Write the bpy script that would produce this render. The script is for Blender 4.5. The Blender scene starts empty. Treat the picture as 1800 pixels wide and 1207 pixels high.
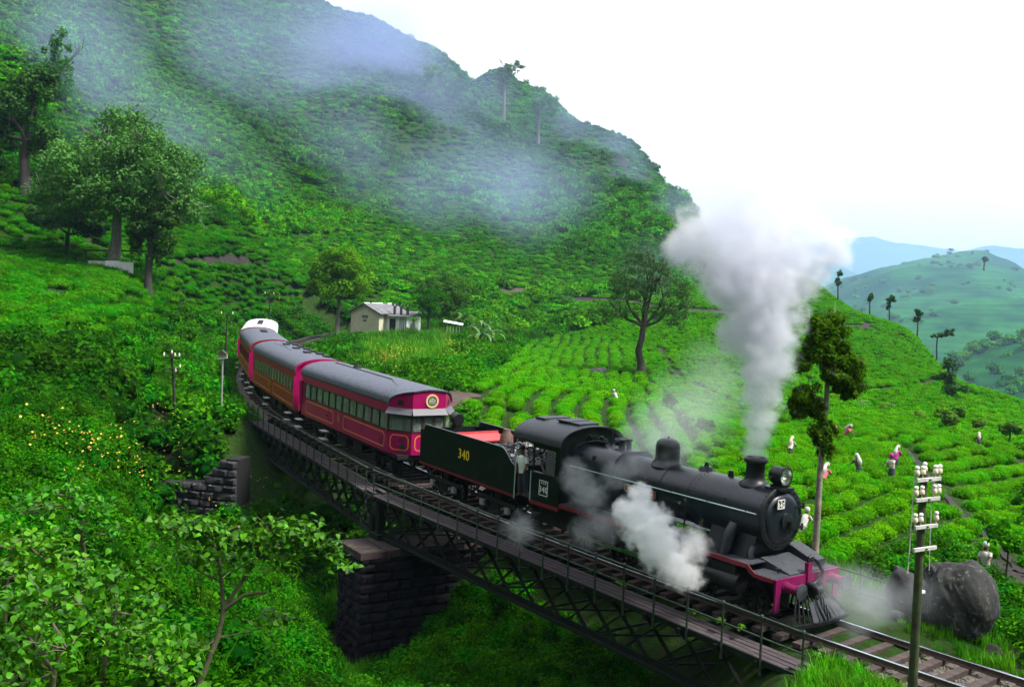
import bpy, math, random
import numpy as np
from mathutils import Vector, Matrix, Euler

scene = bpy.context.scene
COL = scene.collection
rnd = random.Random(11)
RNG = np.random.default_rng(7)

# ------------------------------------------------------------------ camera
FPX, PITCH, ROLL, YAW = 1787.0, .042, .036, .861
CAM = np.array([11.586, -24.206, 8.442])
FW = np.array([-math.sin(YAW)*math.cos(PITCH), math.cos(YAW)*math.cos(PITCH), -math.sin(PITCH)])
RT = np.cross(FW, [0, 0, 1.]); RT /= np.linalg.norm(RT); UP = np.cross(RT, FW)
R2 = RT*math.cos(ROLL)+UP*math.sin(ROLL); U2 = -RT*math.sin(ROLL)+UP*math.cos(ROLL)
cam = bpy.data.cameras.new('camera'); camo = bpy.data.objects.new('camera', cam); COL.objects.link(camo)
cam.sensor_width = 36.0; cam.lens = 36.0*FPX/1800.0; cam.clip_start = .1; cam.clip_end = 30000
camo.matrix_world = Matrix(((R2[0], U2[0], -FW[0], CAM[0]), (R2[1], U2[1], -FW[1], CAM[1]), (R2[2], U2[2], -FW[2], CAM[2]), (0, 0, 0, 1)))
scene.camera = camo

# ------------------------------------------------------------------ light
SUN_AZ = math.radians(60)      # compass direction the light comes from, from +y towards +x
SUN_EL = math.radians(56)
world = bpy.data.worlds.new('World'); scene.world = world; world.use_nodes = True
wt = world.node_tree; wt.nodes.clear()
wo = wt.nodes.new('ShaderNodeOutputWorld'); wb = wt.nodes.new('ShaderNodeBackground')
sk = wt.nodes.new('ShaderNodeTexSky'); sk.sky_type = 'NISHITA'; sk.sun_disc = False
sk.sun_elevation = SUN_EL; sk.sun_rotation = SUN_AZ
tc = wt.nodes.new('ShaderNodeTexCoord')
mp = wt.nodes.new('ShaderNodeMapping'); mp.inputs['Scale'].default_value = (1, 1, 6)
nz = wt.nodes.new('ShaderNodeTexNoise'); nz.inputs['Scale'].default_value = 1.3; nz.inputs['Detail'].default_value = 6
rp = wt.nodes.new('ShaderNodeValToRGB'); rp.color_ramp.elements[0].position = .36; rp.color_ramp.elements[1].position = .52
rp.color_ramp.elements[0].color = (.50, .50, .50, 1); rp.color_ramp.elements[1].color = (1, 1, 1, 1)
mx = wt.nodes.new('ShaderNodeMix'); mx.data_type = 'RGBA'
mx.inputs['B'].default_value = (5.2, 5.25, 5.35, 1)      # overcast cloud sheet
wt.links.new(tc.outputs['Generated'], mp.inputs['Vector']); wt.links.new(mp.outputs['Vector'], nz.inputs['Vector'])
wt.links.new(nz.outputs['Fac'], rp.inputs['Fac']); wt.links.new(rp.outputs['Color'], mx.inputs['Factor'])
wt.links.new(sk.outputs['Color'], mx.inputs['A']); wt.links.new(mx.outputs['Result'], wb.inputs['Color'])
wb.inputs['Strength'].default_value = .10
wt.links.new(wb.outputs['Background'], wo.inputs['Surface'])
sun = bpy.data.lights.new('sun', 'SUN'); sun.energy = 3.0; sun.angle = math.radians(11); sun.color = (1, .96, .88)
suno = bpy.data.objects.new('sun', sun); COL.objects.link(suno)
sdir = Vector((math.sin(SUN_AZ)*math.cos(SUN_EL), math.cos(SUN_AZ)*math.cos(SUN_EL), math.sin(SUN_EL)))
suno.rotation_euler = sdir.to_track_quat('Z', 'Y').to_euler(); suno.location = (0, 0, 300)

vs = scene.view_settings
vs.view_transform = 'Standard'; vs.look = 'None'; vs.exposure = 1.55; vs.gamma = 1; vs.use_curve_mapping = False
scene.render.engine = 'CYCLES'
cy = scene.cycles
cy.use_denoising = True; cy.max_bounces = 8; cy.diffuse_bounces = 2; cy.glossy_bounces = 2; cy.transmission_bounces = 3
cy.transparent_max_bounces = 6; cy.volume_bounces = 6; cy.volume_step_rate = 1.0; cy.volume_max_steps = 256
cy.use_adaptive_sampling = True; cy.adaptive_threshold = .015

# ------------------------------------------------------------------ projection helpers (survey of the place)
def ray(u, v): return FW+R2*(u-900)/FPX-U2*(v-603.5)/FPX
def at(u, v, D):
    d = ray(u, v); return CAM+d*(D/math.hypot(d[0], d[1]))
def proj(P):
    d = np.asarray(P)-CAM; z = d@FW; z = np.where(z < .1, .1, z)
    return 900+FPX*(d@R2)/z, 603.5-FPX*(d@U2)/z
def dist(P): return np.hypot(P[..., 0]-CAM[0], P[..., 1]-CAM[1])

# track: one long curve falling gently towards the front
R, S0, G = 154.55, -3.894, .023
def track(s, lat=0., z=0.):
    th = (s-S0)/R; r = R+lat
    return np.array([-math.sin(th)*r, R-math.cos(th)*r, z+G*s])
def inv(x, y):
    dx, dy = x, y-R
    return np.arctan2(-dx, -dy)*R+S0, np.hypot(dx, dy)-R
def frame(sa, sb, s):
    A, B = track(sa), track(sb); d = (A-B)/np.linalg.norm(A-B)
    l = np.cross([0, 0, 1.], d); l /= np.linalg.norm(l); u = np.cross(d, l)
    p = A+d*(sa-s)
    return Matrix(((d[0], l[0], u[0], p[0]), (d[1], l[1], u[1], p[1]), (d[2], l[2], u[2], p[2]), (0, 0, 0, 1)))

# ------------------------------------------------------------------ materials
MATS = {}
def nodes(name):
    m = bpy.data.materials.new(name); m.use_nodes = True; t = m.node_tree
    b = t.nodes['Principled BSDF']
    return m, t, b
def M(name, col, rough=.6, var=.2, scale=6., metal=0., bump=.15, spec=.4, col2=None, spots=None, emit=None):
    """plain worn surface: base colour mottled by two noises, roughness varied, fine bump"""
    if name in MATS: return MATS[name]
    m, t, b = nodes(name); N = t.nodes.new; L = t.links.new
    tc = N('ShaderNodeTexCoord'); n1 = N('ShaderNodeTexNoise'); n1.inputs['Scale'].default_value = scale; n1.inputs['Detail'].default_value = 7
    n1.inputs['Roughness'].default_value = .65
    L(tc.outputs['Object'], n1.inputs['Vector'])
    r = N('ShaderNodeValToRGB'); e = r.color_ramp.elements
    c2 = col2 or [c*(1+var) for c in col]; c1 = [c*(1-var) for c in col]
    e[0].position = .32; e[1].position = .68; e[0].color = (*c1, 1); e[1].color = (*c2, 1)
    L(n1.outputs['Fac'], r.inputs['Fac']); out = r.outputs['Color']
    if spots:
        n2 = N('ShaderNodeTexNoise'); n2.inputs['Scale'].default_value = spots[1]; n2.inputs['Detail'].default_value = 4
        L(tc.outputs['Object'], n2.inputs['Vector'])
        r2 = N('ShaderNodeValToRGB'); r2.color_ramp.elements[0].position = spots[2]; r2.color_ramp.elements[1].position = min(1, spots[2]+.06)
        L(n2.outputs['Fac'], r2.inputs['Fac'])
        mxx = N('ShaderNodeMix'); mxx.data_type = 'RGBA'; mxx.inputs['B'].default_value = (*spots[0], 1)
        L(r2.outputs['Color'], mxx.inputs['Factor']); L(out, mxx.inputs['A']); out = mxx.outputs['Result']
    L(out, b.inputs['Base Color'])
    b.inputs['Metallic'].default_value = metal; b.inputs['Specular IOR Level'].default_value = spec
    mr = N('ShaderNodeMapRange'); mr.inputs['To Min'].default_value = max(.05, rough-.12); mr.inputs['To Max'].default_value = min(1, rough+.12)
    L(n1.outputs['Fac'], mr.inputs['Value']); L(mr.outputs['Result'], b.inputs['Roughness'])
    if bump:
        bp = N('ShaderNodeBump'); bp.inputs['Strength'].default_value = bump; bp.inputs['Distance'].default_value = .02
        n3 = N('ShaderNodeTexNoise'); n3.inputs['Scale'].default_value = scale*4; n3.inputs['Detail'].default_value = 4
        L(tc.outputs['Object'], n3.inputs['Vector']); L(n3.outputs['Fac'], bp.inputs['Height']); L(bp.outputs['Normal'], b.inputs['Normal'])
    if emit:
        b.inputs['Emission Color'].default_value = (*emit[0], 1); b.inputs['Emission Strength'].default_value = emit[1]
    MATS[name] = m; return m
def FM(name, ca, cb, transl=.3, rough=.5, spec=.3, ivar=.5):
    """leaves: two leaf colours mixed by the per-leaf attribute 'tint', scaled a little per plant"""
    if name in MATS: return MATS[name]
    m, t, b = nodes(name); N = t.nodes.new; L = t.links.new
    at_ = N('ShaderNodeAttribute'); at_.attribute_name = 'tint'
    mxx = N('ShaderNodeMix'); mxx.data_type = 'RGBA'; mxx.inputs['A'].default_value = (*ca, 1); mxx.inputs['B'].default_value = (*cb, 1)
    L(at_.outputs['Fac'], mxx.inputs['Factor'])
    oi = N('ShaderNodeObjectInfo'); mr = N('ShaderNodeMapRange'); mr.inputs['To Min'].default_value = 1-ivar; mr.inputs['To Max'].default_value = 1+ivar*.7
    L(oi.outputs['Random'], mr.inputs['Value'])
    pa_ = N('ShaderNodeAttribute'); pa_.attribute_type = 'INSTANCER'; pa_.attribute_name = 'patch'      # stands of older, drier or fresher growth
    pr_ = N('ShaderNodeValToRGB'); pe = pr_.color_ramp.elements; pe[0].position = .0; pe[0].color = (.85, .62, .8, 1); pe[1].position = 1.; pe[1].color = (1.25, 1.3, .8, 1)
    q_ = pe.new(.35); q_.color = (.62, .72, 1., 1); q_ = pe.new(.6); q_.color = (1, 1, 1, 1)
    L(pa_.outputs['Fac'], pr_.inputs['Fac']); pm_ = N('ShaderNodeMix'); pm_.data_type = 'RGBA'; pm_.blend_type = 'MULTIPLY'; pm_.inputs['Factor'].default_value = 1
    L(mxx.outputs['Result'], pm_.inputs['A']); L(pr_.outputs['Color'], pm_.inputs['B'])
    hs = N('ShaderNodeHueSaturation'); L(pm_.outputs['Result'], hs.inputs['Color']); L(mr.outputs['Result'], hs.inputs['Value'])
    mh = N('ShaderNodeMapRange'); mh.inputs['To Min'].default_value = .485; mh.inputs['To Max'].default_value = .515
    mm = N('ShaderNodeMath'); mm.operation = 'FRACT'; m7 = N('ShaderNodeMath'); m7.operation = 'MULTIPLY'; m7.inputs[1].default_value = 7.31
    L(oi.outputs['Random'], m7.inputs[0]); L(m7.outputs[0], mm.inputs[0]); L(mm.outputs[0], mh.inputs['Value']); L(mh.outputs['Result'], hs.inputs['Hue'])
    L(hs.outputs['Color'], b.inputs['Base Color']); b.inputs['Roughness'].default_value = rough; b.inputs['Specular IOR Level'].default_value = spec
    tr = N('ShaderNodeBsdfTranslucent'); L(hs.outputs['Color'], tr.inputs['Color'])
    ms = N('ShaderNodeMixShader'); ms.inputs['Fac'].default_value = transl
    L(b.outputs['BSDF'], ms.inputs[1]); L(tr.outputs['BSDF'], ms.inputs[2]); L(ms.outputs['Shader'], t.nodes['Material Output'].inputs['Surface'])
    MATS[name] = m; return m

# ------------------------------------------------------------------ mesh helpers
class MB:
    def __init__(s): s.v = []; s.f = []; s.t = []
    def add(s, vs_, fs):
        o = len(s.v); s.v += [tuple(map(float, p)) for p in vs_]; s.f += [tuple(o+i for i in f) for f in fs]; return s
    def box(s, c, d, rot=None, taper=1.):
        x, y, z = d[0]/2, d[1]/2, d[2]/2
        P = [(-x, -y, -z), (x, -y, -z), (x, y, -z), (-x, y, -z), (-x*taper, -y*taper, z), (x*taper, -y*taper, z), (x*taper, y*taper, z), (-x*taper, y*taper, z)]
        if rot is not None:
            mt = rot if isinstance(rot, Matrix) else Euler(rot).to_matrix()
            P = [tuple(mt @ Vector(p)) for p in P]
        P = [(p[0]+c[0], p[1]+c[1], p[2]+c[2]) for p in P]
        return s.add(P, [(0, 3, 2, 1), (4, 5, 6, 7), (0, 1, 5, 4), (1, 2, 6, 5), (2, 3, 7, 6), (3, 0, 4, 7)])
    def b2(s, a, b):  # box from two corners
        return s.box([(a[i]+b[i])/2 for i in range(3)], [abs(b[i]-a[i]) for i in range(3)])
    def bar(s, p, q, w, h, upv=(0, 0, 1)):
        p, q = Vector(p), Vector(q); d = q-p; L = d.length
        x = d.normalized(); upv = Vector(upv)
        if abs(x.dot(upv)) > .98: upv = Vector((1, 0, 0))
        y = upv.cross(x).normalized(); z = x.cross(y)
        return s.box((p+q)/2, (L, w, h), Matrix((x, y, z)).transposed())
    def tube(s, pts, rad, n=8, cap=True):
        pts = [Vector(p) for p in pts]
        if not hasattr(rad, '__len__'): rad = [rad]*len(pts)
        rings = []; ref = Vector((0, 0, 1))
        d0 = (pts[1]-pts[0]).normalized()
        if abs(d0.dot(ref)) > .9: ref = Vector((1, 0, 0))
        o = len(s.v)
        for i, p in enumerate(pts):
            d = (pts[min(i+1, len(pts)-1)]-pts[max(i-1, 0)]).normalized()
            a = (ref-d*ref.dot(d)).normalized(); b = d.cross(a); ref = a
            for k in range(n):
                t = 2*math.pi*k/n
                s.v.append(tuple(p+(a*math.cos(t)+b*math.sin(t))*rad[i]))
        for i in range(len(pts)-1):
            for k in range(n):
                s.f.append((o+i*n+k, o+i*n+(k+1) % n, o+(i+1)*n+(k+1) % n, o+(i+1)*n+k))
        if cap:
            s.f.append(tuple(o+k for k in range(n))[::-1]); s.f.append(tuple(o+(len(pts)-1)*n+k for k in range(n)))
        return s
    def cyl(s, p, q, r, r1=None, n=20): return s.tube([p, q], [r, r if r1 is None else r1], n)
    def lathe(s, prof, n=24, o3=(0, 0, 0), axis='z', cap=True):
        o = len(s.v)
        for r, h in prof:
            for k in range(n):
                t = 2*math.pi*k/n; a, b = r*math.cos(t), r*math.sin(t)
                p = {'z': (a, b, h), 'x': (h, a, b), 'y': (b, h, a)}[axis]
                s.v.append((p[0]+o3[0], p[1]+o3[1], p[2]+o3[2]))
        for i in range(len(prof)-1):
            for k in range(n): s.f.append((o+i*n+k, o+i*n+(k+1) % n, o+(i+1)*n+(k+1) % n, o+(i+1)*n+k))
        if cap:
            s.f.append(tuple(o+k for k in range(n))[::-1]); s.f.append(tuple(o+(len(prof)-1)*n+k for k in range(n)))
        return s
    def prism(s, poly, a, b, axis='x'):
        """closed polygon extruded from a to b along an axis (poly given in the other two axes in cyclic order)"""
        n = len(poly); mk = {'x': lambda p, h: (h, p[0], p[1]), 'y': lambda p, h: (p[0], h, p[1]), 'z': lambda p, h: (p[0], p[1], h)}[axis]
        P = [mk(p, a) for p in poly]+[mk(p, b) for p in poly]
        F = [tuple(range(n))[::-1], tuple(range(n, 2*n))]+[(i, (i+1) % n, n+(i+1) % n, n+i) for i in range(n)]
        return s.add(P, F)
    def xf(s, mt):
        s.v = [tuple(mt @ Vector(p)) for p in s.v]; return s
    def mesh(s, name, mat, smooth=None, tint=None):
        me = bpy.data.meshes.new(name); me.from_pydata(s.v, [], s.f)
        for m_ in (mat if isinstance(mat, (list, tuple)) else [mat]): me.materials.append(m_)
        if smooth is not None:
            me.shade_smooth(); me.set_sharp_from_angle(angle=math.radians(smooth))
        if tint is not None:
            a = me.attributes.new('tint', 'FLOAT', 'POINT'); a.data.foreach_set('value', np.asarray(tint, dtype=np.float32))
        me.update(); return me
    def sides(s, name, mat, parent=None, smooth=None):
        """one object for each side of the vehicle (split at y = 0)"""
        for sg in (-1, 1):
            q = MB(); mp_ = {}
            for f in s.f:
                if sum(s.v[i][1] for i in f)*sg > 0:
                    for i in f:
                        if i not in mp_: mp_[i] = len(q.v); q.v.append(s.v[i])
                    q.f.append(tuple(mp_[i] for i in f))
            if q.f: last = q.obj(name, mat, parent, smooth)
        return last
    def each(s, name, mat, parent=None, smooth=None):
        """one object for each separate piece"""
        par = list(range(len(s.v)))
        def fd(i):
            while par[i] != i: par[i] = par[par[i]]; i = par[i]
            return i
        for f in s.f:
            for i in f[1:]: par[fd(i)] = fd(f[0])
        gr = {}
        for f in s.f: gr.setdefault(fd(f[0]), []).append(f)
        for fs in gr.values():
            q = MB(); mp_ = {}
            for f in fs:
                for i in f:
                    if i not in mp_: mp_[i] = len(q.v); q.v.append(s.v[i])
                q.f.append(tuple(mp_[i] for i in f))
            q.obj(name, mat, parent, smooth)
    def stuff(s, *a, **k):
        o = s.obj(*a, **k); o['kind'] = 'stuff'; return o
    def obj(s, name, mat, parent=None, smooth=None, bevel=0, label=None):
        o = link(name, s.mesh(name, mat, smooth), parent)
        if bevel:
            bm_ = o.modifiers.new('bevel', 'BEVEL'); bm_.width = bevel; bm_.segments = 2; bm_.limit_method = 'ANGLE'
        if label: o['label'] = label
        return o
def link(name, data, parent=None, loc=None, rot=None, scl=None):
    o = bpy.data.objects.new(name, data); COL.objects.link(o)
    if parent is not None: o.parent = parent
    if loc is not None: o.location = loc
    if rot is not None: o.rotation_euler = rot
    if data is not None and name in ('crown', 'leaf', 'leaves', 'creeper', 'tea_bush'): o['patch'] = .62
    if scl is not None: o.scale = scl if hasattr(scl, '__len__') else (scl,)*3
    return o
def tag(o, label=None, cat=None, group=None, kind=None):
    if label: o['label'] = label
    if cat: o['category'] = cat
    if group: o['group'] = group
    if kind: o['kind'] = kind
    return o
def thing(name, label, cat, mat=None, group=None, loc=(0, 0, 0), rotz=0):
    o = bpy.data.objects.new(name, None); COL.objects.link(o); o.empty_display_size = .3
    if mat is not None: o.matrix_world = mat
    else: o.location = tuple(loc); o.rotation_euler = (0, 0, rotz)
    return tag(o, label, cat, group)
def fastmesh(name, V, F4, mat, tint=None, smooth=False):
    """numpy quads -> mesh"""
    me = bpy.data.meshes.new(name); V = np.asarray(V, dtype=np.float32); F4 = np.asarray(F4, dtype=np.int32); k = F4.shape[1]
    me.vertices.add(len(V)); me.vertices.foreach_set('co', V.ravel())
    me.loops.add(F4.size); me.loops.foreach_set('vertex_index', F4.ravel())
    me.polygons.add(len(F4)); me.polygons.foreach_set('loop_start', np.arange(0, F4.size, k, dtype=np.int32))
    if smooth: me.polygons.foreach_set('use_smooth', np.ones(len(F4), dtype=bool))
    me.materials.append(mat); me.update(calc_edges=True); me.validate()
    if tint is not None:
        a = me.attributes.new('tint', 'FLOAT', 'POINT'); a.data.foreach_set('value', np.asarray(tint, dtype=np.float32))
    return me
def leaves(P, Nn, ln, wd, rng, droop=.0, axis=None):
    """kite-shaped leaf quads (bent along the midrib as two triangles-pairs) at P facing Nn -> V,F"""
    n = len(P); Nn = Nn/(np.linalg.norm(Nn, axis=1, keepdims=True)+1e-9)
    r = rng.normal(size=(n, 3)) if axis is None else axis
    A = r-(r*Nn).sum(1, keepdims=True)*Nn; A /= (np.linalg.norm(A, axis=1, keepdims=True)+1e-9)
    B = np.cross(Nn, A)
    ln = np.broadcast_to(ln, (n,))[:, None]; wd = np.broadcast_to(wd, (n,))[:, None]
    v0 = P-A*ln*.5; v1 = P+B*wd*.5-A*ln*.08+Nn*wd*.12; v2 = P+A*ln*.5-Nn*ln*droop; v3 = P-B*wd*.5-A*ln*.08+Nn*wd*.12
    V = np.stack([v0, v1, v2, v3], 1).reshape(-1, 3)
    F = np.arange(n*4).reshape(n, 4)
    return V, F
def vnoise(x, y, seed=0):
    """cheap smooth value noise, numpy"""
    xi = np.floor(x).astype(np.int64); yi = np.floor(y).astype(np.int64); xf = x-xi; yf = y-yi
    def h(a, b):
        k = (a*374761393+b*668265263+seed*974711) & 0x7fffffff; k = ((k ^ (k >> 13))*1274126177) & 0x7fffffff
        return ((k ^ (k >> 16)) & 0xffff)/65535.
    u = xf*xf*(3-2*xf); w = yf*yf*(3-2*yf)
    return (h(xi, yi)*(1-u)+h(xi+1, yi)*u)*(1-w)+(h(xi, yi+1)*(1-u)+h(xi+1, yi+1)*u)*w
def fbm(x, y, o=4, seed=0):
    r = 0; a = .5
    for i in range(o): r = r+a*(vnoise(x, y, seed+i)-.5); x = x*2.03+3.1; y = y*2.03+1.7; a *= .5
    return r

# ================================================================== TERRAIN
COLS = {  # surveyed ground profiles: bearing (photo column) -> (distance, height)
 -250: [(0,5),(8,4.3),(16,3.6),(28,3.2),(45,3.8),(60,5.5),(80,8),(105,11),(150,28),(250,75),(400,150),(600,230),(900,255)],
 0:   [(0,4.9),(8,4.2),(16,3.5),(28,3.0),(45,3.4),(60,5.2),(80,7.6),(105,10.2),(125,19),(200,52),(300,98),(450,170),(600,215),(900,235)],
 200: [(0,4.8),(8,4.1),(16,3.3),(30,2.5),(45,3.3),(60,5),(80,7.4),(105,9.8),(120,12.5),(135,17),(200,38),(300,75),(450,135),(600,190),(850,210)],
 268: [(0,4.8),(8,4.0),(16,3.0),(28,.6),(38,-1.6),(45,-3.0),(55,-4.3),(58,-4.0),(59.5,-.4),(64,2.4),(80,5.6),(105,9.2),(125,12.4),(180,29),(300,69),(450,128),(600,184),(800,205)],
 330: [(0,4.8),(8,3.9),(16,2.8),(28,.2),(38,-2),(45,-3.2),(54,-4.2),(57,-3.8),(58.5,-.5),(64,2.0),(80,5),(105,8.8),(125,12.2),(180,26.5),(300,64),(450,122),(600,177),(780,200)],
 400: [(0,4.8),(8,3.8),(16,2.5),(25,.8),(35,-.6),(45,-2.6),(53,-3.6),(55.5,-3.4),(57.5,-.8),(64,1.6),(80,4.4),(100,8.6),(125,12),(180,24.5),(300,60),(450,115),(600,170),(720,192),(900,180)],
 500: [(0,4.8),(8,3.4),(16,1.3),(25,-.6),(34,-2.6),(42,-4.2),(48,-4.6),(55,-3.8),(62,-1),(70,.9),(85,1.8),(105,2.4),(125,3.6),(140,8),(170,12.6),(250,30),(400,78),(550,148),(680,198),(800,180),(1000,150)],
 640: [(0,4.8),(8,3.0),(16,.6),(25,-2),(33,-4.8),(40,-6.6),(46,-6.2),(55,-3),(62,.5),(70,2.5),(90,3),(120,3.2),(150,3.4),(165,4.5),(180,10),(220,18),(300,40),(400,78),(500,125),(600,172),(750,150),(1000,120)],
 760: [(0,4.8),(8,2.8),(16,.2),(25,-2.4),(33,-4.4),(40,-5.6),(46,-4.5),(52,.5),(58,2.4),(70,2.8),(100,2.8),(150,3.2),(175,6),(200,10),(260,22),(350,52),(450,95),(560,143),(700,112),(800,140),(1000,120)],
 850: [(0,4.8),(8,2.6),(16,0),(25,-2.8),(32,-4.6),(38,-4.8),(44,-1.8),(50,.6),(60,1.8),(80,2.4),(110,2.6),(150,3),(180,5),(210,10.9),(260,20),(350,48),(450,85),(550,112),(650,128),(800,191),(950,180)],
 960: [(0,4.8),(8,2.5),(16,-.2),(24,-2.8),(30,-4.4),(36,-4.3),(42,-1.6),(48,.4),(60,1.4),(75,1.8),(100,1.0),(130,.5),(160,2),(200,6),(230,11),(300,28),(400,62),(500,95),(600,125),(700,151),(850,130)],
 1100:[(0,4.7),(8,2.2),(16,-.3),(22,-2.8),(28,-4.1),(34,-3.5),(40,-.9),(46,.5),(60,1.2),(80,.8),(105,.4),(115,.9),(150,3),(190,9),(230,12.3),(300,28),(400,58),(520,91),(650,75),(800,60)],
 1200:[(0,4.6),(8,2),(16,-.9),(22,-2.8),(27,-3.7),(32,-2.8),(38,-.2),(45,.7),(60,1.1),(80,.8),(115,1),(150,3.5),(190,8),(230,13.4),(300,27),(360,42),(420,54),(520,45),(700,20)],
 1260:[(0,4.5),(8,1.8),(16,-.6),(22,-2.0),(27,-2.7),(32,-2.0),(38,.1),(45,.7),(60,1.1),(80,.8),(115,1.2),(150,4),(190,8.5),(230,13),(280,17),(330,19.7),(400,14),(500,0),(700,-40)],
 1400:[(0,4),(8,1.5),(14,.2),(20,-.5),(26,-.5),(32,.1),(38,.6),(50,.8),(70,.6),(90,.65),(120,1.8),(150,3.9),(170,6.1),(200,11.5),(240,17.5),(300,8),(400,-20),(600,-50),(900,-90)],
 1600:[(0,3),(8,.8),(14,.1),(20,-.4),(26,-.4),(31,0),(36,.5),(45,.8),(60,.7),(90,.2),(115,.7),(140,1.6),(165,3.8),(190,6.1),(230,0),(300,-25),(500,-70),(900,-95)],
 1800:[(0,2.5),(8,.5),(14,0),(20,-.4),(26,-.5),(31,-.2),(36,-.1),(45,0),(52,-.2),(80,-.5),(105,-1),(130,-1.1),(160,-7),(220,-28),(400,-70),(900,-100)],
 2080:[(0,2),(8,0),(20,-.5),(31,-.5),(45,-.5),(80,-2),(110,-4),(160,-16),(300,-50),(500,-80),(900,-105)],
}
_ck = sorted(COLS)
def _bear(u):
    d = ray(u, 560); return math.atan2(d[0]*RT[0]+d[1]*RT[1], d[0]*FW[0]+d[1]*FW[1])
_cb = np.array([_bear(u) for u in _ck])
_lg = lambda D: np.log(np.asarray(D, float)+12.)
def _pchip(x, y, xi):
    h = np.diff(x); dl = np.diff(y)/h; n = len(x); m = np.zeros(n)
    for i in range(1, n-1):
        if dl[i-1]*dl[i] > 0:
            w1 = 2*h[i]+h[i-1]; w2 = h[i]+2*h[i-1]; m[i] = (w1+w2)/(w1/dl[i-1]+w2/dl[i])
    m[0] = dl[0]; m[-1] = dl[-1]
    xi = np.clip(xi, x[0], x[-1]); k = np.clip(np.searchsorted(x, xi)-1, 0, n-2); t = (xi-x[k])/h[k]
    return (2*t**3-3*t**2+1)*y[k]+(t**3-2*t**2+t)*h[k]*m[k]+(-2*t**3+3*t**2)*y[k+1]+(t**3-t**2)*h[k]*m[k+1]
_LD = np.linspace(math.log(12), math.log(1212), 600)
_tab = np.array([_pchip(_lg([p[0] for p in COLS[u]]), np.array([p[1] for p in COLS[u]], float), _LD) for u in _ck])
# smooth a little across bearings so ridges do not show the survey lines
_nb = 161; _bb = np.linspace(_cb[0], _cb[-1], _nb)
_tb = np.array([[np.interp(b, _cb, _tab[:, j]) for j in range(0, 600, 2)] for b in _bb])
_ker = np.exp(-np.linspace(-2, 2, 9)**2); _ker /= _ker.sum()
_tp = np.pad(_tb, ((4, 4), (0, 0)), mode='edge'); _tb = sum(_ker[i]*_tp[i:i+_nb] for i in range(9))
_LD2 = _LD[::2]
def _raw(x, y):
    dx, dy = x-CAM[0], y-CAM[1]; D = np.hypot(dx, dy)
    b = np.arctan2(dx*RT[0]+dy*RT[1], dx*FW[0]+dy*FW[1])
    fb = np.clip((b-_bb[0])/(_bb[1]-_bb[0]), 0, _nb-1.001); fl = np.clip((_lg(D)-_LD2[0])/(_LD2[1]-_LD2[0]), 0, len(_LD2)-1.001)
    i = fb.astype(int); j = fl.astype(int); p = fb-i; q = fl-j
    return (_tb[i, j]*(1-q)+_tb[i, j+1]*q)*(1-p)+(_tb[i+1, j]*(1-q)+_tb[i+1, j+1]*q)*p, D
def height(x, y):
    x = np.asarray(x, float); y = np.asarray(y, float)
    z, D = _raw(x, y)
    # unseen hillside carried on behind the camera, added to darken the train's near side
    dx, dy = x-CAM[0], y-CAM[1]; b = np.abs(np.arctan2(dx*RT[0]+dy*RT[1], dx*FW[0]+dy*FW[1]))
    _, lt = inv(x, y); wb_ = np.clip((b-.72)/.55, 0, 1); wb_ = wb_*wb_*(3-2*wb_)*np.clip(D/6, 0, 1)
    zb = np.where(lt < 22, -.4+np.clip(lt-3, 0, 30)*.26-.03*np.clip(-lt-3, 0, 400), 4.54+np.minimum((lt-22)*.72, 150))
    zl = np.where(np.arctan2(dx*RT[0]+dy*RT[1], dx*FW[0]+dy*FW[1]) < 0, np.maximum(zb, z*np.clip(1.9-b, 0, 1)), zb)
    z = z*(1-wb_)+zl*wb_
    far = np.clip((D-120)/250, 0, 1)
    z = z+fbm(x/14, y/14, 4, 3)*1.0*np.clip(D/60, .15, 1)+far*fbm(x/70, y/70, 5, 9)*19*np.clip((z-8)/60, 0, 1)
    s, lat = inv(x, y); al = np.abs(lat)
    # railway formation cut into / built on the slope, except across the gully that the bridge spans
    w = np.where(s > 40, np.clip((13-al)/10, 0, 1), np.clip((6.5-al)/3.6, 0, 1)); w = w*w*(3-2*w)
    on = np.clip((s-40.5)/2.5, 0, 1)*(s < 135)+np.clip((-2.6-s)/.8, 0, 1)
    bed = G*s-.42
    z = z*(1-w*on)+bed*w*on
    return z
def hz(x, y): return float(height(np.array([x]), np.array([y]))[0])
def ground(u, D):
    d = ray(u, 560); k = D/math.hypot(d[0], d[1]); x, y = CAM[0]+d[0]*k, CAM[1]+d[1]*k
    return np.array([x, y, hz(x, y)])

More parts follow.
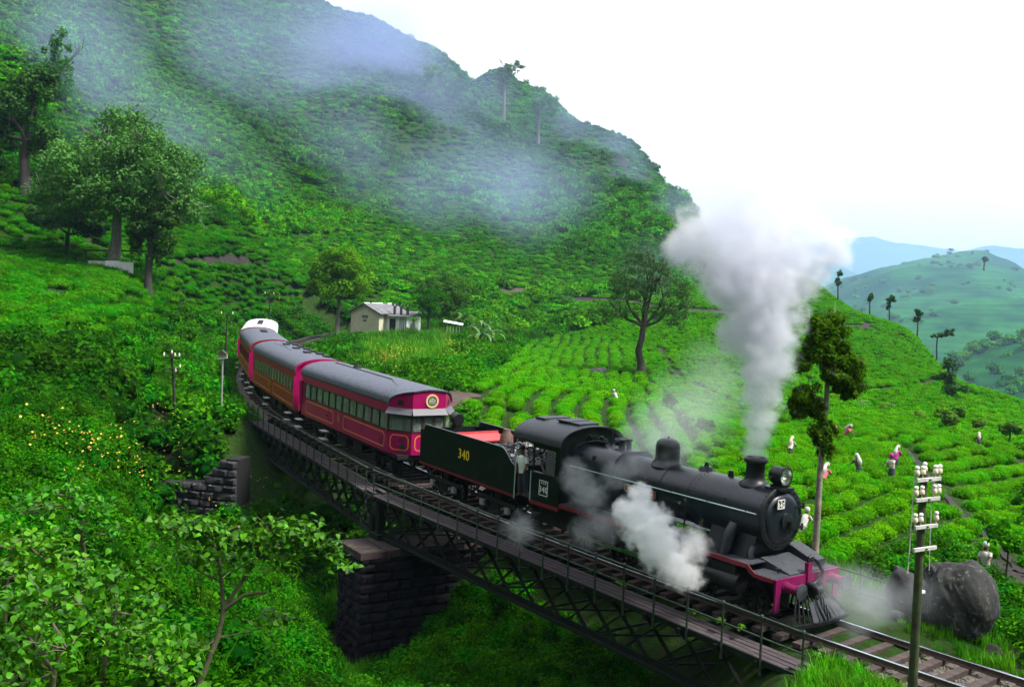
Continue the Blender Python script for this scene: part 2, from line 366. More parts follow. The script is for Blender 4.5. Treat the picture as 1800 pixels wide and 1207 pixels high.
def ground_material():
    m, t, b = nodes('ground_cover'); N = t.nodes.new; L = t.links.new
    geo = N('ShaderNodeNewGeometry')
    n1 = N('ShaderNodeTexNoise'); n1.inputs['Scale'].default_value = .35; n1.inputs['Detail'].default_value = 8
    n2 = N('ShaderNodeTexNoise'); n2.inputs['Scale'].default_value = 3.2; n2.inputs['Detail'].default_value = 8; n2.inputs['Roughness'].default_value = .7
    L(geo.outputs['Position'], n1.inputs['Vector']); L(geo.outputs['Position'], n2.inputs['Vector'])
    r1 = N('ShaderNodeValToRGB'); e = r1.color_ramp.elements
    e[0].position = .36; e[0].color = (.022, .026, .008, 1); e[1].position = .6; e[1].color = (.016, .06, .005, 1)
    x = e.new(.75); x.color = (.03, .09, .006, 1)
    L(n2.outputs['Fac'], r1.inputs['Fac'])
    mxx = N('ShaderNodeMix'); mxx.data_type = 'RGBA'; mxx.blend_type = 'MULTIPLY'; mxx.inputs['Factor'].default_value = .6
    L(r1.outputs['Color'], mxx.inputs['A']); r2 = N('ShaderNodeValToRGB'); r2.color_ramp.elements[0].color = (.45, .45, .45, 1); r2.color_ramp.elements[1].color = (1.3, 1.3, 1.1, 1)
    L(n1.outputs['Fac'], r2.inputs['Fac']); L(r2.outputs['Color'], mxx.inputs['B'])
    L(mxx.outputs['Result'], b.inputs['Base Color']); b.inputs['Roughness'].default_value = .95; b.inputs['Specular IOR Level'].default_value = .1
    bp = N('ShaderNodeBump'); bp.inputs['Strength'].default_value = .8; bp.inputs['Distance'].default_value = .3
    L(n2.outputs['Fac'], bp.inputs['Height']); L(bp.outputs['Normal'], b.inputs['Normal'])
    return m
GM = ground_material()
bs = np.concatenate([np.linspace(-.85, .85, 320), np.linspace(.85, 2*math.pi-.85, 90)[1:]]); nb, nd = len(bs), 330
bs = bs; ds = np.exp(np.linspace(math.log(1.5), math.log(1300), nd))
BB, DD = np.meshgrid(bs, ds, indexing='ij')
XX = CAM[0]+DD*(np.cos(BB)*FW[0]/math.hypot(FW[0], FW[1])+np.sin(BB)*RT[0]); YY = CAM[1]+DD*(np.cos(BB)*FW[1]/math.hypot(FW[0], FW[1])+np.sin(BB)*RT[1])
ZZ = height(XX, YY)
ZZ = np.where(DD > 900, ZZ-(DD-900)*.6, ZZ)
ii, jj = np.meshgrid(np.arange(nb-1), np.arange(nd-1), indexing='ij'); k0 = (ii*nd+jj).ravel()
ground_o = link('ground', fastmesh('ground', np.stack([XX, YY, ZZ], -1).reshape(-1, 3), np.stack([k0, k0+1, k0+nd+1, k0+nd], 1)[:, ::-1], GM, smooth=True))
tag(ground_o, kind='structure')

# distant hills, each a real ridge with its own slopes
def hill_mat(name, ca, cb, sc):
    m, t, b = nodes(name); N = t.nodes.new; L = t.links.new
    geo = N('ShaderNodeNewGeometry'); n = N('ShaderNodeTexNoise'); n.inputs['Scale'].default_value = sc; n.inputs['Detail'].default_value = 10; n.inputs['Roughness'].default_value = .65
    L(geo.outputs['Position'], n.inputs['Vector']); r = N('ShaderNodeValToRGB'); r.color_ramp.elements[0].position = .4; r.color_ramp.elements[1].position = .62
    r.color_ramp.elements[0].color = (*ca, 1); r.color_ramp.elements[1].color = (*cb, 1)
    L(n.outputs['Fac'], r.inputs['Fac'])
    # terraces of tea rows that follow the contours
    sp = N('ShaderNodeSeparateXYZ'); L(geo.outputs['Position'], sp.inputs['Vector'])
    ad = N('ShaderNodeMath'); ad.operation = 'MULTIPLY_ADD'; ad.inputs[1].default_value = 14; L(n.outputs['Fac'], ad.inputs[0]); L(sp.outputs['Z'], ad.inputs[2])
    sn = N('ShaderNodeMath'); sn.operation = 'MULTIPLY'; sn.inputs[1].default_value = .9; L(ad.outputs[0], sn.inputs[0])
    s2 = N('ShaderNodeMath'); s2.operation = 'SINE'; L(sn.outputs[0], s2.inputs[0])
    mr = N('ShaderNodeMapRange'); mr.inputs['From Min'].default_value = -1; mr.inputs['To Min'].default_value = .82; mr.inputs['To Max'].default_value = 1.08; L(s2.outputs[0], mr.inputs['Value'])
    mm = N('ShaderNodeMix'); mm.data_type = 'RGBA'; mm.blend_type = 'MULTIPLY'; mm.inputs['Factor'].default_value = 1
    L(r.outputs['Color'], mm.inputs['A']); L(mr.outputs['Result'], mm.inputs['B'])
    L(mm.outputs['Result'], b.inputs['Base Color']); b.inputs['Roughness'].default_value = 1; b.inputs['Specular IOR Level'].default_value = 0
    return m
def hill(ridge, Df, Dr, zf, mat, nz_, seed):
    us = np.linspace(ridge[0][0], ridge[-1][0], 120); vr = np.interp(us, [p[0] for p in ridge], [p[1] for p in ridge])
    dr = np.interp(us, [p[0] for p in ridge], [p[2] if len(p) > 2 else Dr for p in ridge])
    V = []; nq = 60
    for u, v, d_ in zip(us, vr, dr):
        top = at(u, v, d_)
        for q in range(nq):
            t = q/(nq-1)*1.6
            D = Df+(d_-Df)*t
            p = at(u, v, D)
            z = zf+(top[2]-zf)*(math.sin(min(t, 1)*math.pi/2)**1.3 if t <= 1 else 1-(t-1)**1.5*1.6)
            V.append((p[0], p[1], z))
    V = np.array(V); t = np.tile(np.linspace(0, 1.6, nq), len(us)); fade = np.clip(1.05-np.abs(t-1)*0, 0, 1)*np.where(np.abs(t-1) < .05, .25, 1)
    V[:, 2] += fbm(V[:, 0]/nz_, V[:, 1]/nz_, 6, seed)*nz_*.34*fade
    i, j = np.meshgrid(np.arange(len(us)-1), np.arange(nq-1), indexing='ij'); k = (i*nq+j).ravel()
    o = link('hill', fastmesh('hill', V, np.stack([k, k+nq, k+nq+1, k+1], 1)[:, ::-1], mat, smooth=True)); tag(o, kind='structure'); HILLV.append(V); return o
HILLV = []
HA = hill_mat('far_tea_slopes', (.006, .046, .018), (.022, .115, .026), .010); HB = hill_mat('far_forest_hills', (.015, .075, .035), (.03, .12, .05), .003)  # bluish base colours carry part of the distance haze
hill([(1300,560),(1430,530),(1490,503),(1560,482),(1640,467),(1690,464),(1730,461),(1770,470),(1850,490),(2000,520),(2200,560)], 900, 2500, -120, HA, 290, 5)
hill([(1540,700),(1620,660),(1700,628),(1760,606),(1830,590),(1950,590),(2150,610)], 420, 1050, -118, HA, 110, 8)
hill([(1150,520),(1300,470),(1390,452),(1450,447),(1512,443),(1580,450),(1630,459),(1680,468),(1760,490),(1900,530)], 4000, 8200, -220, HB, 1300, 21)
hill([(1560,520),(1640,480),(1700,462),(1745,450),(1790,455),(1850,462),(1950,470),(2200,480)], 3600, 6600, -220, HB, 900, 34)
hill([(1200,540),(1320,500),(1400,478),(1450,474),(1520,492),(1620,510),(1750,540)], 2200, 4600, -200, HB, 600, 55)
# valley floor out to the horizon
vb = MB(); nn = 64
vb.add([(CAM[0]+9800*math.cos(2*math.pi*k/nn), CAM[1]+9800*math.sin(2*math.pi*k/nn), -240) for k in range(nn)], [tuple(range(nn))])
tag(vb.obj('valley_floor', HB), kind='structure')

# ================================================================== MATERIALS FOR THE RAILWAY
m_blk = M('black_paint', (.006, .007, .009), .42, .4, 5, bump=.08, spec=.35, spots=((.016, .016, .019), 9, .6))
m_boil = M('sooty_boiler_plate', (.006, .0085, .014), .34, .3, 3.5, bump=.12, spec=.5, col2=(.008, .012, .023), spots=((.018, .020, .028), 2.6, .60))
m_grn = M('dark_green_black_paint', (.0025, .006, .005), .4, .3, 3, bump=.05, spec=.28, spots=((.009, .012, .011), 1.6, .56))
m_plate = M('dusty_footplate', (.028, .032, .040), .6, .35, 8, bump=.2, spots=((.06, .065, .072), 14, .62))
m_bufred = M('magenta_red_paint', (.15, .002, .058), .45, .25, 6, bump=.05, spec=.3)
m_redline = M('red_edge_paint', (.16, .006, .02), .45, .2, 6)
m_steel = M('bright_steel', (.35, .37, .40), .3, .2, 8, metal=1)
m_pipe = M('pale_handrail_steel', (.42, .55, .56), .35, .15, 8, metal=.4)
m_under = M('oily_underframe', (.006, .006, .007), .65, .4, 6, bump=.2)
m_glassd = M('dark_window_glass', (.012, .016, .018), .12, .2, 2, bump=0, spec=.6)
m_white = M('white_paint', (.75, .75, .72), .5, .08, 6)
m_yel = M('yellow_lettering', (.75, .55, .02), .5, .1, 20)
m_coal = M('coal_lumps', (.02, .021, .024), .35, .6, 14, bump=.5, spec=.6)
m_roofblk = M('cab_roof', (.020, .023, .032), .5, .35, 5, bump=.15, spots=((.009, .009, .012), 7, .62))
m_mag = M('carriage_magenta', (.29, .002, .078), .36, .16, 2.2, bump=.03, spec=.3, spots=((.17, .002, .045), 1.1, .60))
m_mag2 = M('carriage_faded_red', (.22, .003, .05), .45, .2, 3, bump=.03, spec=.25, col2=(.24, .010, .045))
m_org = M('carriage_orange_panel', (.21, .016, .022), .45, .25, 3, bump=.03, spec=.25)
m_roofg = M('mottled_grey_roof', (.075, .084, .115), .55, .25, 3.5, bump=.2, spots=((.035, .04, .055), 9, .56))
m_roofw = M('white_roof', (.62, .64, .68), .55, .1, 3)
m_lin = M('yellow_lining', (.62, .26, .03), .45, .1, 20)
m_wood = M('varnished_window_frame', (.045, .022, .014), .45, .3, 8)
m_cur = M('pale_curtain', (.30, .36, .26), .8, .3, 9)
m_grey = M('grey_visor', (.085, .08, .10), .55, .25, 6)
m_crm = M('cream_paint', (.6, .45, .22), .5, .12, 10)
m_board = M('worn_step_board', (.33, .33, .31), .7, .25, 8)
m_skin = M('brown_skin', (.11, .05, .03), .55, .1, 8, bump=0)
m_hair = M('black_hair', (.012, .010, .009), .6, .2, 20)

def rivets(mb, pts, r=.016, ax='z'):
    for p in pts:
        d = {'z': (0, 0, .012), 'x': (.012, 0, 0), 'y': (0, -.012, 0)}[ax]
        q = [p[i]+d[i] for i in range(3)]; mb.cyl(p, q, r, r*.7, 6)
def rsolid(y0, y1, z0, z1, r, n=4):
    pts = []
    for cx_, cz_, a0 in ((y1-r, z1-r, 0), (y0+r, z1-r, 90), (y0+r, z0+r, 180), (y1-r, z0+r, 270)):
        for k in range(n+1):
            a = math.radians(a0+90*k/n); pts.append((cx_+r*math.cos(a), cz_+r*math.sin(a)))
    return pts
def text(name, body, mat, parent, size, loc, rot, ext=.006, label=None):
    cu = bpy.data.curves.new(name, 'FONT'); cu.body = body; cu.size = size; cu.align_x = 'CENTER'; cu.align_y = 'CENTER'; cu.extrude = ext; cu.space_character = 1.05
    cu.materials.append(mat); cu.resolution_u = 3
    o = bpy.data.objects.new(name, cu); COL.objects.link(o); bpy.context.view_layer.update()
    me = bpy.data.meshes.new_from_object(o.evaluated_get(bpy.context.evaluated_depsgraph_get())); me.name = name
    bpy.data.objects.remove(o); return link(name, me, parent, loc, rot)
NEAR = (math.pi/2, 0, 0)       # text that reads from the near (-y) side
FRONT = (math.pi/2, 0, math.pi/2)  # text that reads from the front (+x)

def wheel_meshes(r, spokes, cw=False):
    mb = MB()
    mb.lathe([(r*.86, -.05), (r, -.06), (r, .05), (r*1.03, .06), (r*1.03, .085), (r*.86, .085), (r*.86, -.05)], 32, axis='y', cap=False)
    mb.lathe([(0.001, -.09), (r*.16, -.09), (r*.18, .05), (.001, .05)], 16, axis='y', cap=False)
    for k in range(spokes):
        a = 2*math.pi*k/spokes
        mb.bar((r*.14*math.cos(a), 0, r*.14*math.sin(a)), (r*.89*math.cos(a), 0, r*.89*math.sin(a)), .05, .05, (0, 1, 0))
    if cw: mb.prism([(r*.87*math.cos(a), r*.87*math.sin(a)) for a in np.linspace(-.6, .6, 9)], -.04, .05, 'y')
    return mb
def arcroof(y, ze, zc, n=16):
    """half-ellipse-like crown from (-y, ze) over (0, zc) to (y, ze)"""
    return [(y*math.sin(a), ze+(zc-ze)*math.cos(a)**.8) for a in np.linspace(-math.pi/2, math.pi/2, n)]

# ================================================================== LOCOMOTIVE
loco = thing('steam_locomotive', 'sooty black steam engine numbered 340 with magenta buffer beam leading the train', 'locomotive', frame(2.5, 8.5, 0))
BZ = 2.62
b = MB().lathe([(.80, -3.75), (.80, -9.0)], 40, (0, 0, BZ), 'x'); boiler = b.obj('boiler', m_boil, loco, 40)
b = MB().lathe([(.83, -3.70), (.835, -3.76), (.83, -3.82)], 40, (0, 0, BZ), 'x', cap=False)
for xx in (-5.0, -6.4): b.lathe([(.81, xx+.03), (.815, xx), (.81, xx-.03)], 40, (0, 0, BZ), 'x', cap=False)
b.each('boiler_band', m_blk, boiler, 40)
b = MB().prism(rsolid(-.98, .98, 1.5, 3.52, .62, 6), -9.05, -6.9, 'x'); firebox = b.obj('firebox', m_boil, loco, 40)
b = MB()
for xx, zz in ((-7.9, 3.30), (-8.5, 3.3)):
    c_ = Vector((xx, -.86, zz-.09)); nrm = Vector((0, -.72, .69)); b.cyl(c_, c_+nrm*.06, .10, .09, 14); b.cyl(c_+nrm*.05, c_+nrm*.10, .05, .04, 10)
b.each('washout_plug', m_blk, firebox, 40)
b = MB().lathe([(.84, -3.75), (.84, -1.05)], 40, (0, 0, BZ), 'x'); smokebox = b.obj('smokebox', m_boil, loco, 40)
b = MB()
for k in range(36):
    a = 2*math.pi*k/36
    for xx in (-1.12, -3.62): 
        p = Vector((xx, .84*math.sin(a), BZ+.84*math.cos(a))); b.cyl(p, p+Vector((0, .014*math.sin(a), .014*math.cos(a))), .018, .013, 5)
rivets(b, [(-2.4, -.78+.0, BZ+.33+.0)], .05, 'y')
b.stuff('rivet_rows', m_blk, smokebox)
b = MB().lathe([(.70, -1.06), (.90, -1.05), (.905, -.97), (.88, -.95), (.72, -.95)], 44, (0, 0, BZ), 'x', cap=False); ring = b.obj('smokebox_ring', m_blk, loco, 40)
b = MB()
for k in range(30):
    a = 2*math.pi*k/30; b.cyl((-.955, .81*math.sin(a), BZ+.81*math.cos(a)), (-.925, .81*math.sin(a), BZ+.81*math.cos(a)), .028, .022, 6)
b.stuff('ring_bolt', m_blk, ring)
b = MB().lathe([(.001, -.80), (.2, -.805), (.45, -.83), (.62, -.88), (.70, -.93), (.72, -.97)][::-1], 44, (0, 0, BZ), 'x', cap=False); door = b.obj('smokebox_door', m_boil, loco, 50)
b = MB().lathe([(.24, -.80), (.24, -.75), (.20, -.735), (.001, -.73)], 26, (0, 0, BZ-.05), 'x', cap=False)
b.tube([(-.72, 0, BZ-.05), (-.60, 0, BZ-.05)], .035, 10); b.bar((-.64, 0, BZ-.05), (-.64, -.02, BZ-.36), .035, .035); b.bar((-.69, 0, BZ-.05), (-.69, .16, BZ-.30), .035, .035)
b.obj('door_handle', m_blk, door, 40)
b = MB()
for zz in (.30, -.30): b.bar((-.84, -.02, BZ+zz*.9), (-.86, .84, BZ+zz), .07, .03, (1, 0, 0)); b.cyl((-.88, .84, BZ+zz-.09), (-.88, .84, BZ+zz+.09), .035, n=8)
b.each('hinge', m_blk, door)
b = MB().box((-.785, -.30, BZ+.46), (.03, .30, .26)); npl = b.obj('number_plate', m_blk, door)
b = MB()
for d_ in ((.30, .02, 0, .12), (.30, .02, 0, -.12), (.02, .26, .14, 0), (.02, .26, -.14, 0)): b.box((-.768, -.30+d_[2], BZ+.46+d_[3]), (.012, d_[0], d_[1]))
b.obj('plate_border', m_white, npl)
text('plate_number', '340', m_white, npl, .205, (-.768, -.30, BZ+.425), FRONT); text('plate_number', 'B1', m_white, npl, .08, (-.768, -.30, BZ+.535), FRONT)
# the saddle and the front steam pipes
b = MB().prism([(-.95, 1.42), (.95, 1.42), (.62, 2.2), (-.62, 2.2)], -2.9, -1.25, 'x'); b.obj('saddle', m_blk, loco, 30, .02)
b = MB()
for sgn in (-1, 1):
    b.tube([(-2.0, sgn*.72, 2.30), (-2.02, sgn*.95, 1.95), (-2.05, sgn*1.05, 1.48)], [.17, .19, .2], 18)
    b.tube([(-1.32, sgn*.62, 1.86), (-1.30, sgn*.80, 1.70), (-1.28, sgn*.86, 1.48)], [.09, .1, .11], 14)
b.sides('steam_pipe', m_boil, loco, 40)
# chimney, dome, headlamp, valves
b = MB().lathe([(.46, 3.36), (.44, 3.42), (.33, 3.50), (.275, 3.62), (.265, 3.98), (.30, 4.02), (.345, 4.05), (.345, 4.12), (.30, 4.17), (.25, 4.18), (.23, 4.10), (.22, 3.6)], 32, (-1.98, 0, 0), cap=False); b.obj('chimney', m_blk, loco, 50)
b = MB().lathe([(.52, 3.32), (.46, 3.42), (.40, 3.50), (.385, 3.62), (.385, 3.92), (.36, 4.05), (.28, 4.14), (.14, 4.185), (.001, 4.19)], 32, (-5.45, 0, 0), cap=False); b.cyl((-5.45, 0, 4.17), (-5.45, 0, 4.24), .025, n=8); b.obj('dome', m_boil, loco, 50)
b = MB().lathe([(.001, -1.33), (.23, -1.33), (.25, -1.29), (.25, -.93), (.27, -.92), (.27, -.88), (.245, -.88), (.245, -.90)], 30, (0, 0, 3.80), 'x', cap=False); b.box((-1.1, 0, 3.50), (.36, .36, .10)); b.box((-1.1, 0, 3.45), (.55, .6, .06)); hl = b.obj('headlamp', m_blk, loco, 40)
b = MB().lathe([(.238, -.90), (.16, -1.02), (.06, -1.10), (.001, -1.11)], 28, (0, 0, 3.80), 'x', cap=False); b.obj('reflector', M('lamp_reflector', (.75, .80, .74), .12, .1, 3, metal=.85, bump=0), hl, 60)
b = MB().lathe([(.236, -.895), (.12, -.87), (.001, -.862)], 28, (0, 0, 3.80), 'x', cap=False)
gl, t_, bb_ = nodes('lamp_glass'); bb_.inputs['Transmission Weight'].default_value = 1; bb_.inputs['Roughness'].default_value = .03; bb_.inputs['Base Color'].default_value = (.9, .97, .93, 1)
b.obj('lens', gl, hl, 60)
b = MB().cyl((-2.9, .05, 3.44), (-2.9, .05, 3.62), .10, .07, 12); b.cyl((-3.95, .15, 3.4), (-3.95, .15, 3.55), .26, .16, 12); b.cyl((-3.95, .15, 3.55), (-3.95, .15, 3.68), .08, .05, 10); b.each('valve_cover', m_blk, loco, 40)
b = MB()
for yy in (-.15, .15): b.cyl((-7.35, yy, 3.45), (-7.35, yy, 3.78), .10, .08, 12); b.cyl((-7.35, yy, 3.78), (-7.35, yy, 3.86), .11, .11, 12)
b.each('safety_valve', m_blk, loco, 40)
b = MB().cyl((-7.75, -.05, 3.72), (-7.75, .35, 3.72), .13, n=16); b.cyl((-7.75, -.12, 3.72), (-7.75, -.05, 3.72), .09, .13, 14); b.cyl((-7.75, .12, 3.5), (-7.75, .12, 3.66), .05, n=8); b.obj('generator', m_plate, loco, 40)
b = MB()
b.tube([(-9.0, -.75, 2.9), (-8.9, -.78, 3.3), (-8.75, -.6, 3.56), (-8.4, -.35, 3.66), (-8.0, -.2, 3.66)], .04, 8)
b.tube([(-9.0, -.3, 3.6), (-8.5, -.25, 3.68), (-8.2, -.05, 3.70)], .05, 8)
for k in range(7): b.cyl((-8.85+k*.11, -.42+k*.04, 3.5), (-8.85+k*.11, -.42+k*.04, 3.76+(k % 2)*.06), .05+(k % 3)*.012, n=8)
b.cyl((-8.3, .25, 3.5), (-8.3, .25, 4.0), .035, n=6)
b.obj('fittings', m_blk, loco, 40)
b = MB()
for sgn in (-1, 1):
    b.tube([(-1.15, sgn*.89, BZ+.16), (-8.95, sgn*.99, BZ+.16)], .019, 8)
b.sides('handrail', m_pipe, loco, 40)
b = MB()
for sgn in (-1, 1):
    for k in range(6): b.cyl((-1.5-k*1.4, sgn*.80, BZ+.16), (-1.5-k*1.4, sgn*(.91+k*.017), BZ+.16), .022, .03, 6)
    b.tube([(-3.78, sgn*.80, BZ-.15), (-3.8, sgn*.84, BZ-.6), (-3.82, sgn*.86, 1.5)], .028, 6)
b.stuff('handrail_bracket', m_blk, loco)
b = MB().box((-5.75, -.815, BZ-.10), (1.35, .03, .20)); nm = b.obj('name_plate', m_redline, loco)
b = MB()
for d_ in ((1.35, .02, 0, .10), (1.35, .02, 0, -.10), (.02, .2, .68, 0), (.02, .2, -.68, 0)): b.box((-5.75+d_[2], -.835, BZ-.10+d_[3]), (d_[0], .012, d_[1]))
for k in range(13): b.box((-6.28+k*.09, -.833, BZ-.10), (.04+.02*(k % 3), .008, .09))
b.obj('plate_border', M('brass', (.5, .36, .16), .35, .1, 9, metal=.7), nm)
# running plates
b = MB()
for sgn in (-1, 1):
    b.b2((-9.0, sgn*.55, 1.47), (-.92, sgn*1.36, 1.50))
b.b2((-10.6, -1.36, 1.30), (-9.0, 1.36, 1.33))
run = b.obj('running_plate', m_plate, loco)
b = MB()
for sgn in (-1, 1):
    b.b2((-8.98, sgn*1.362, 1.38), (-.92, sgn*1.385, 1.505)); b.b2((-10.55, sgn*1.362, 1.22), (-9.0, sgn*1.385, 1.34)); b.bar((-.93, sgn*1.374, 1.44), (-.70, sgn*1.374, 1.27), .022, .12)
    b.b2((-.72, sgn*1.362, 1.2), (-.03, sgn*1.385, 1.31))
b.sides('valance', m_redline, run)
b = MB().b2((-.92, -1.36, 1.275), (0, 1.36, 1.305)); b.add([(-1.1, -.62, 1.56), (-1.1, .62, 1.56), (-.08, .62, 1.325), (-.08, -.62, 1.325), (-1.1, -.62, 1.3), (-1.1, .62, 1.3), (-.08, .62, 1.3), (-.08, -.62, 1.3)], [(0, 3, 2, 1), (0, 1, 5, 4), (0, 4, 7, 3), (1, 2, 6, 5), (2, 3, 7, 6)])
b.add([(-1.2, .66, 1.80), (-1.2, 1.2, 1.80), (-.3, 1.2, 1.50), (-.3, .66, 1.50), (-1.2, .66, 1.3), (-1.2, 1.2, 1.3), (-.3, 1.2, 1.3), (-.3, .66, 1.3)], [(0, 3, 2, 1), (0, 1, 5, 4), (0, 4, 7, 3), (1, 2, 6, 5), (2, 3, 7, 6)])
fdk = b.obj('front_deck', m_plate, loco)
b = MB(); rivets(b, [(-.06, -1.28+k*.12, 1.307) for k in range(22)]+[(-.2-k*.14, -1.32, 1.307) for k in range(5)]+[(-.35-k*.14, .72, 1.53+k*.046) for k in range(6)]); b.tube([(-.35, -.78, 1.3), (-.35, -.78, 1.44)], .02, 6); b.tube([(-.4, -.86, 1.44), (-.3, -.72, 1.44)], .02, 6); b.stuff('rivet_rows', m_blk, fdk)
# buffer beam, buffers, coupling, pilot (cow-catcher)
b = MB().b2((0, -1.375, .93), (.06, 1.375, 1.31))
for sgn in (-1, 1): b.prism([(0, .93), (0, .42), (.16*0+.03, .40), (.06, .46), (.06, .93)], sgn*1.375, sgn*1.16, 'y'); b.b2((.0, sgn*1.16, .62), (.058, sgn*1.37, .94))
beam = b.obj('buffer_beam', m_bufred, loco)
b = MB(); b.b2((-.02, -.09, 1.0), (.10, .09, 1.62)); b.obj('lamp_iron', m_bufred, beam)
b = MB().tube([(.03, .12, 1.66), (.06, .16, 1.72), (.12, .28, 1.62), (.16, .48, 1.34), (.16, .44, 1.16), (.12, .2, 1.04), (.10, .08, 1.0)], .055, 10); b.tube([(.02, 0, 1.6), (.02, .02, 1.74), (.03, .14, 1.76)], .055, 10); b.obj('vacuum_hose', m_blk, beam, 50)
for sgn in (-1, 1):
    bu = MB().lathe([(.16, .06), (.16, .09), (.13, .10), (.125, .42), (.14, .43), (.14, .46)], 24, (0, sgn*.978, 1.08), 'x').obj('buffer', m_bufred, loco, 40)
    MB().lathe([(.08, .44), (.08, .56), (.225, .57), (.22, .60), (.12, .615), (.001, .62)], 26, (0, sgn*.978, 1.08), 'x').obj('buffer_head', m_plate, bu, 40)
b = MB()
def pil(t, w):  # point on the pilot face: t 0 top..1 bottom, w -1..1 across
    hw_ = .55+.62*t; x0 = .10+.62*t-.16*abs(w)*t; return Vector((x0, w*hw_, .98-.83*t))
for k in range(13):
    w = -1+k/6; b.bar(pil(0, w), pil(1, w), .05, .03, (1, 0, 0))
b.bar(pil(1, -1), pil(1, 0), .09, .09); b.bar(pil(1, 0), pil(1, 1), .09, .09); b.bar(pil(0, -1), pil(0, 1), .07, .07)
for sgn in (-1, 1): b.bar(pil(1, sgn), (-.3, sgn*1.1, .16), .07, .08)
pilot = b.obj('cowcatcher', m_blk, loco)
b = MB(); q0, q1, q2, q3 = pil(.42, -.42), pil(.42, .85), pil(.97, .95), pil(.97, -.42); off = Vector((.035, 0, .02))
b.add([q0+off, q1+off, q2+off, q3+off, q0, q1, q2, q3], [(0, 3, 2, 1), (0, 1, 5, 4), (1, 2, 6, 5), (2, 3, 7, 6), (3, 0, 4, 7)])
for i in range(7):
    for (a_, c_) in ((q0, q1), (q3, q2), (q0, q3), (q1, q2)):
        p = a_.lerp(c_, .06+.147*i)+off; b.cyl(p, p+Vector((.02, 0, .01)), .022, n=6)
b.obj('pilot_plate', m_plate, pilot)
b = MB().tube([(.06, 0, 1.02), (.26, 0, 1.02), (.34, 0, .98)], [.1, .09, .1], 12); b.cyl((.36, -.12, .93), (.36, .12, .93), .13, n=14)
for k in range(4):
    p = Vector((.40+.10*k, .02+.02*k, .84-.17*k)); b.tube([p+Vector((0, -.05, .1)), p+Vector((0, .05, .1)), p+Vector((.05, .05, -.1)), p+Vector((.05, -.05, -.1)), p+Vector((0, -.05, .1))], .022, 6)
b.obj('coupling', m_blk, beam, 40)
# cylinders, motion, wheels, frame
b = MB()
for sgn in (-1, 1):
    b.lathe([(.001, -2.75), (.28, -2.75), (.30, -2.72), (.30, -1.32), (.28, -1.28), (.001, -1.26)], 26, (0, sgn*1.12, .82), 'x', cap=False); b.cyl((-2.6, sgn*1.08, 1.22), (-1.4, sgn*1.08, 1.22), .15, n=16)
    b.b2((-2.65, sgn*.84, .62), (-1.4, sgn*1.3, 1.3))
b.sides('cylinder', m_blk, loco, 40)
b = MB()
for sgn in (-1, 1): b.b2((-11.3, sgn*.62, .45), (-.05, sgn*.66, 1.28))
b.b2((-11.2, -.6, .95), (-.3, .6, 1.05)); b.obj('frame', m_under, loco)
wm = wheel_meshes(.76, 14, True).mesh('driving_wheel', m_blk, 40); wm2 = wheel_meshes(.45, 9).mesh('bogie_wheel', m_blk, 40)
for xx in (-4.4, -6.3, -8.2):
    for sgn in (-1, 1): link('driving_wheel', wm, loco, (xx, sgn*.84, .76), (0, .6, 0 if sgn < 0 else math.pi))
for xx in (-1.0, -2.9):
    for sgn in (-1, 1): link('bogie_wheel', wm2, loco, (xx, sgn*.84, .45), (0, 0, 0 if sgn < 0 else math.pi))
b = MB()
for sgn in (-1, 1):
    b.bar((-4.2, sgn*1.02, .55), (-8.4, sgn*1.02, .55), .05, .10); b.bar((-2.75, sgn*1.1, .82), (-6.3, sgn*1.1, .6), .05, .1); b.bar((-2.9, sgn*1.1, 1.02), (-4.3, sgn*1.1, 1.02), .06, .08); b.bar((-3.3, sgn*1.12, .84), (-3.5, sgn*1.12, .84), .1, .26)
    b.bar((-4.3, sgn*1.1, 1.1), (-6.1, sgn*1.12, .95), .04, .06)
b.sides('connecting_rod', m_steel, loco)
b = MB()
for sgn in (-1, 1):
    b.b2((-10.4, sgn*1.2, .5), (-10.0, sgn*1.4, .54)); b.b2((-10.4, sgn*1.2, .9), (-10.0, sgn*1.4, .94)); b.bar((-10.38, sgn*1.22, .5), (-10.38, sgn*1.22, 1.3), .04, .04); b.bar((-10.02, sgn*1.22, .5), (-10.02, sgn*1.22, 1.3), .04, .04)
b.sides('step', m_under, loco)
# cab
CW = 1.36
b = MB()
for sgn in (-1, 1):
    y0, y1 = sgn*(CW-.02), sgn*CW
    b.b2((-10.5, y0, 1.34), (-9.05, y1, 2.38)); b.b2((-9.28, y0, 2.38), (-9.05, y1, 3.36)); b.b2((-10.5, y0, 2.38), (-10.40, y1, 3.36)); b.b2((-10.4, y0, 3.2), (-9.28, y1, 3.36))
cab = b.sides('cab_side', m_grn, loco); cab = [o for o in loco.children if o.name.startswith('cab_side')][0]
pr = [(-CW+.02, 1.34)]+[(y, z-.03) for y, z in arcroof(CW-.02, 3.42, 4.02)]+[(CW-.02, 1.34)]
b = MB().prism(pr, -9.09, -9.06, 'x'); fr = b.obj('cab_front', m_grn, loco)
b = MB().prism(rsolid(-1.27, -1.0, 2.5, 3.32, .07), -9.062, -9.045, 'x'); b.obj('front_window', m_glassd, fr)
ar = arcroof(CW+.10, 3.40, 4.06, 20); th = [(y*.985, z-.035) for y, z in ar]
b = MB().prism(ar+th[::-1], -11.55, -8.92, 'x'); roof = b.obj('cab_roof', m_roofblk, loco, 30)
b = MB().b2((-10.3, -.45, 4.03), (-9.2, .45, 4.12)); b.b2((-10.35, -.5, 4.1), (-9.75, .5, 4.14)); b.b2((-11.4, -.6, 4.0), (-10.9, .6, 4.09)); b.obj('roof_vent', m_roofblk, roof)
b = MB()
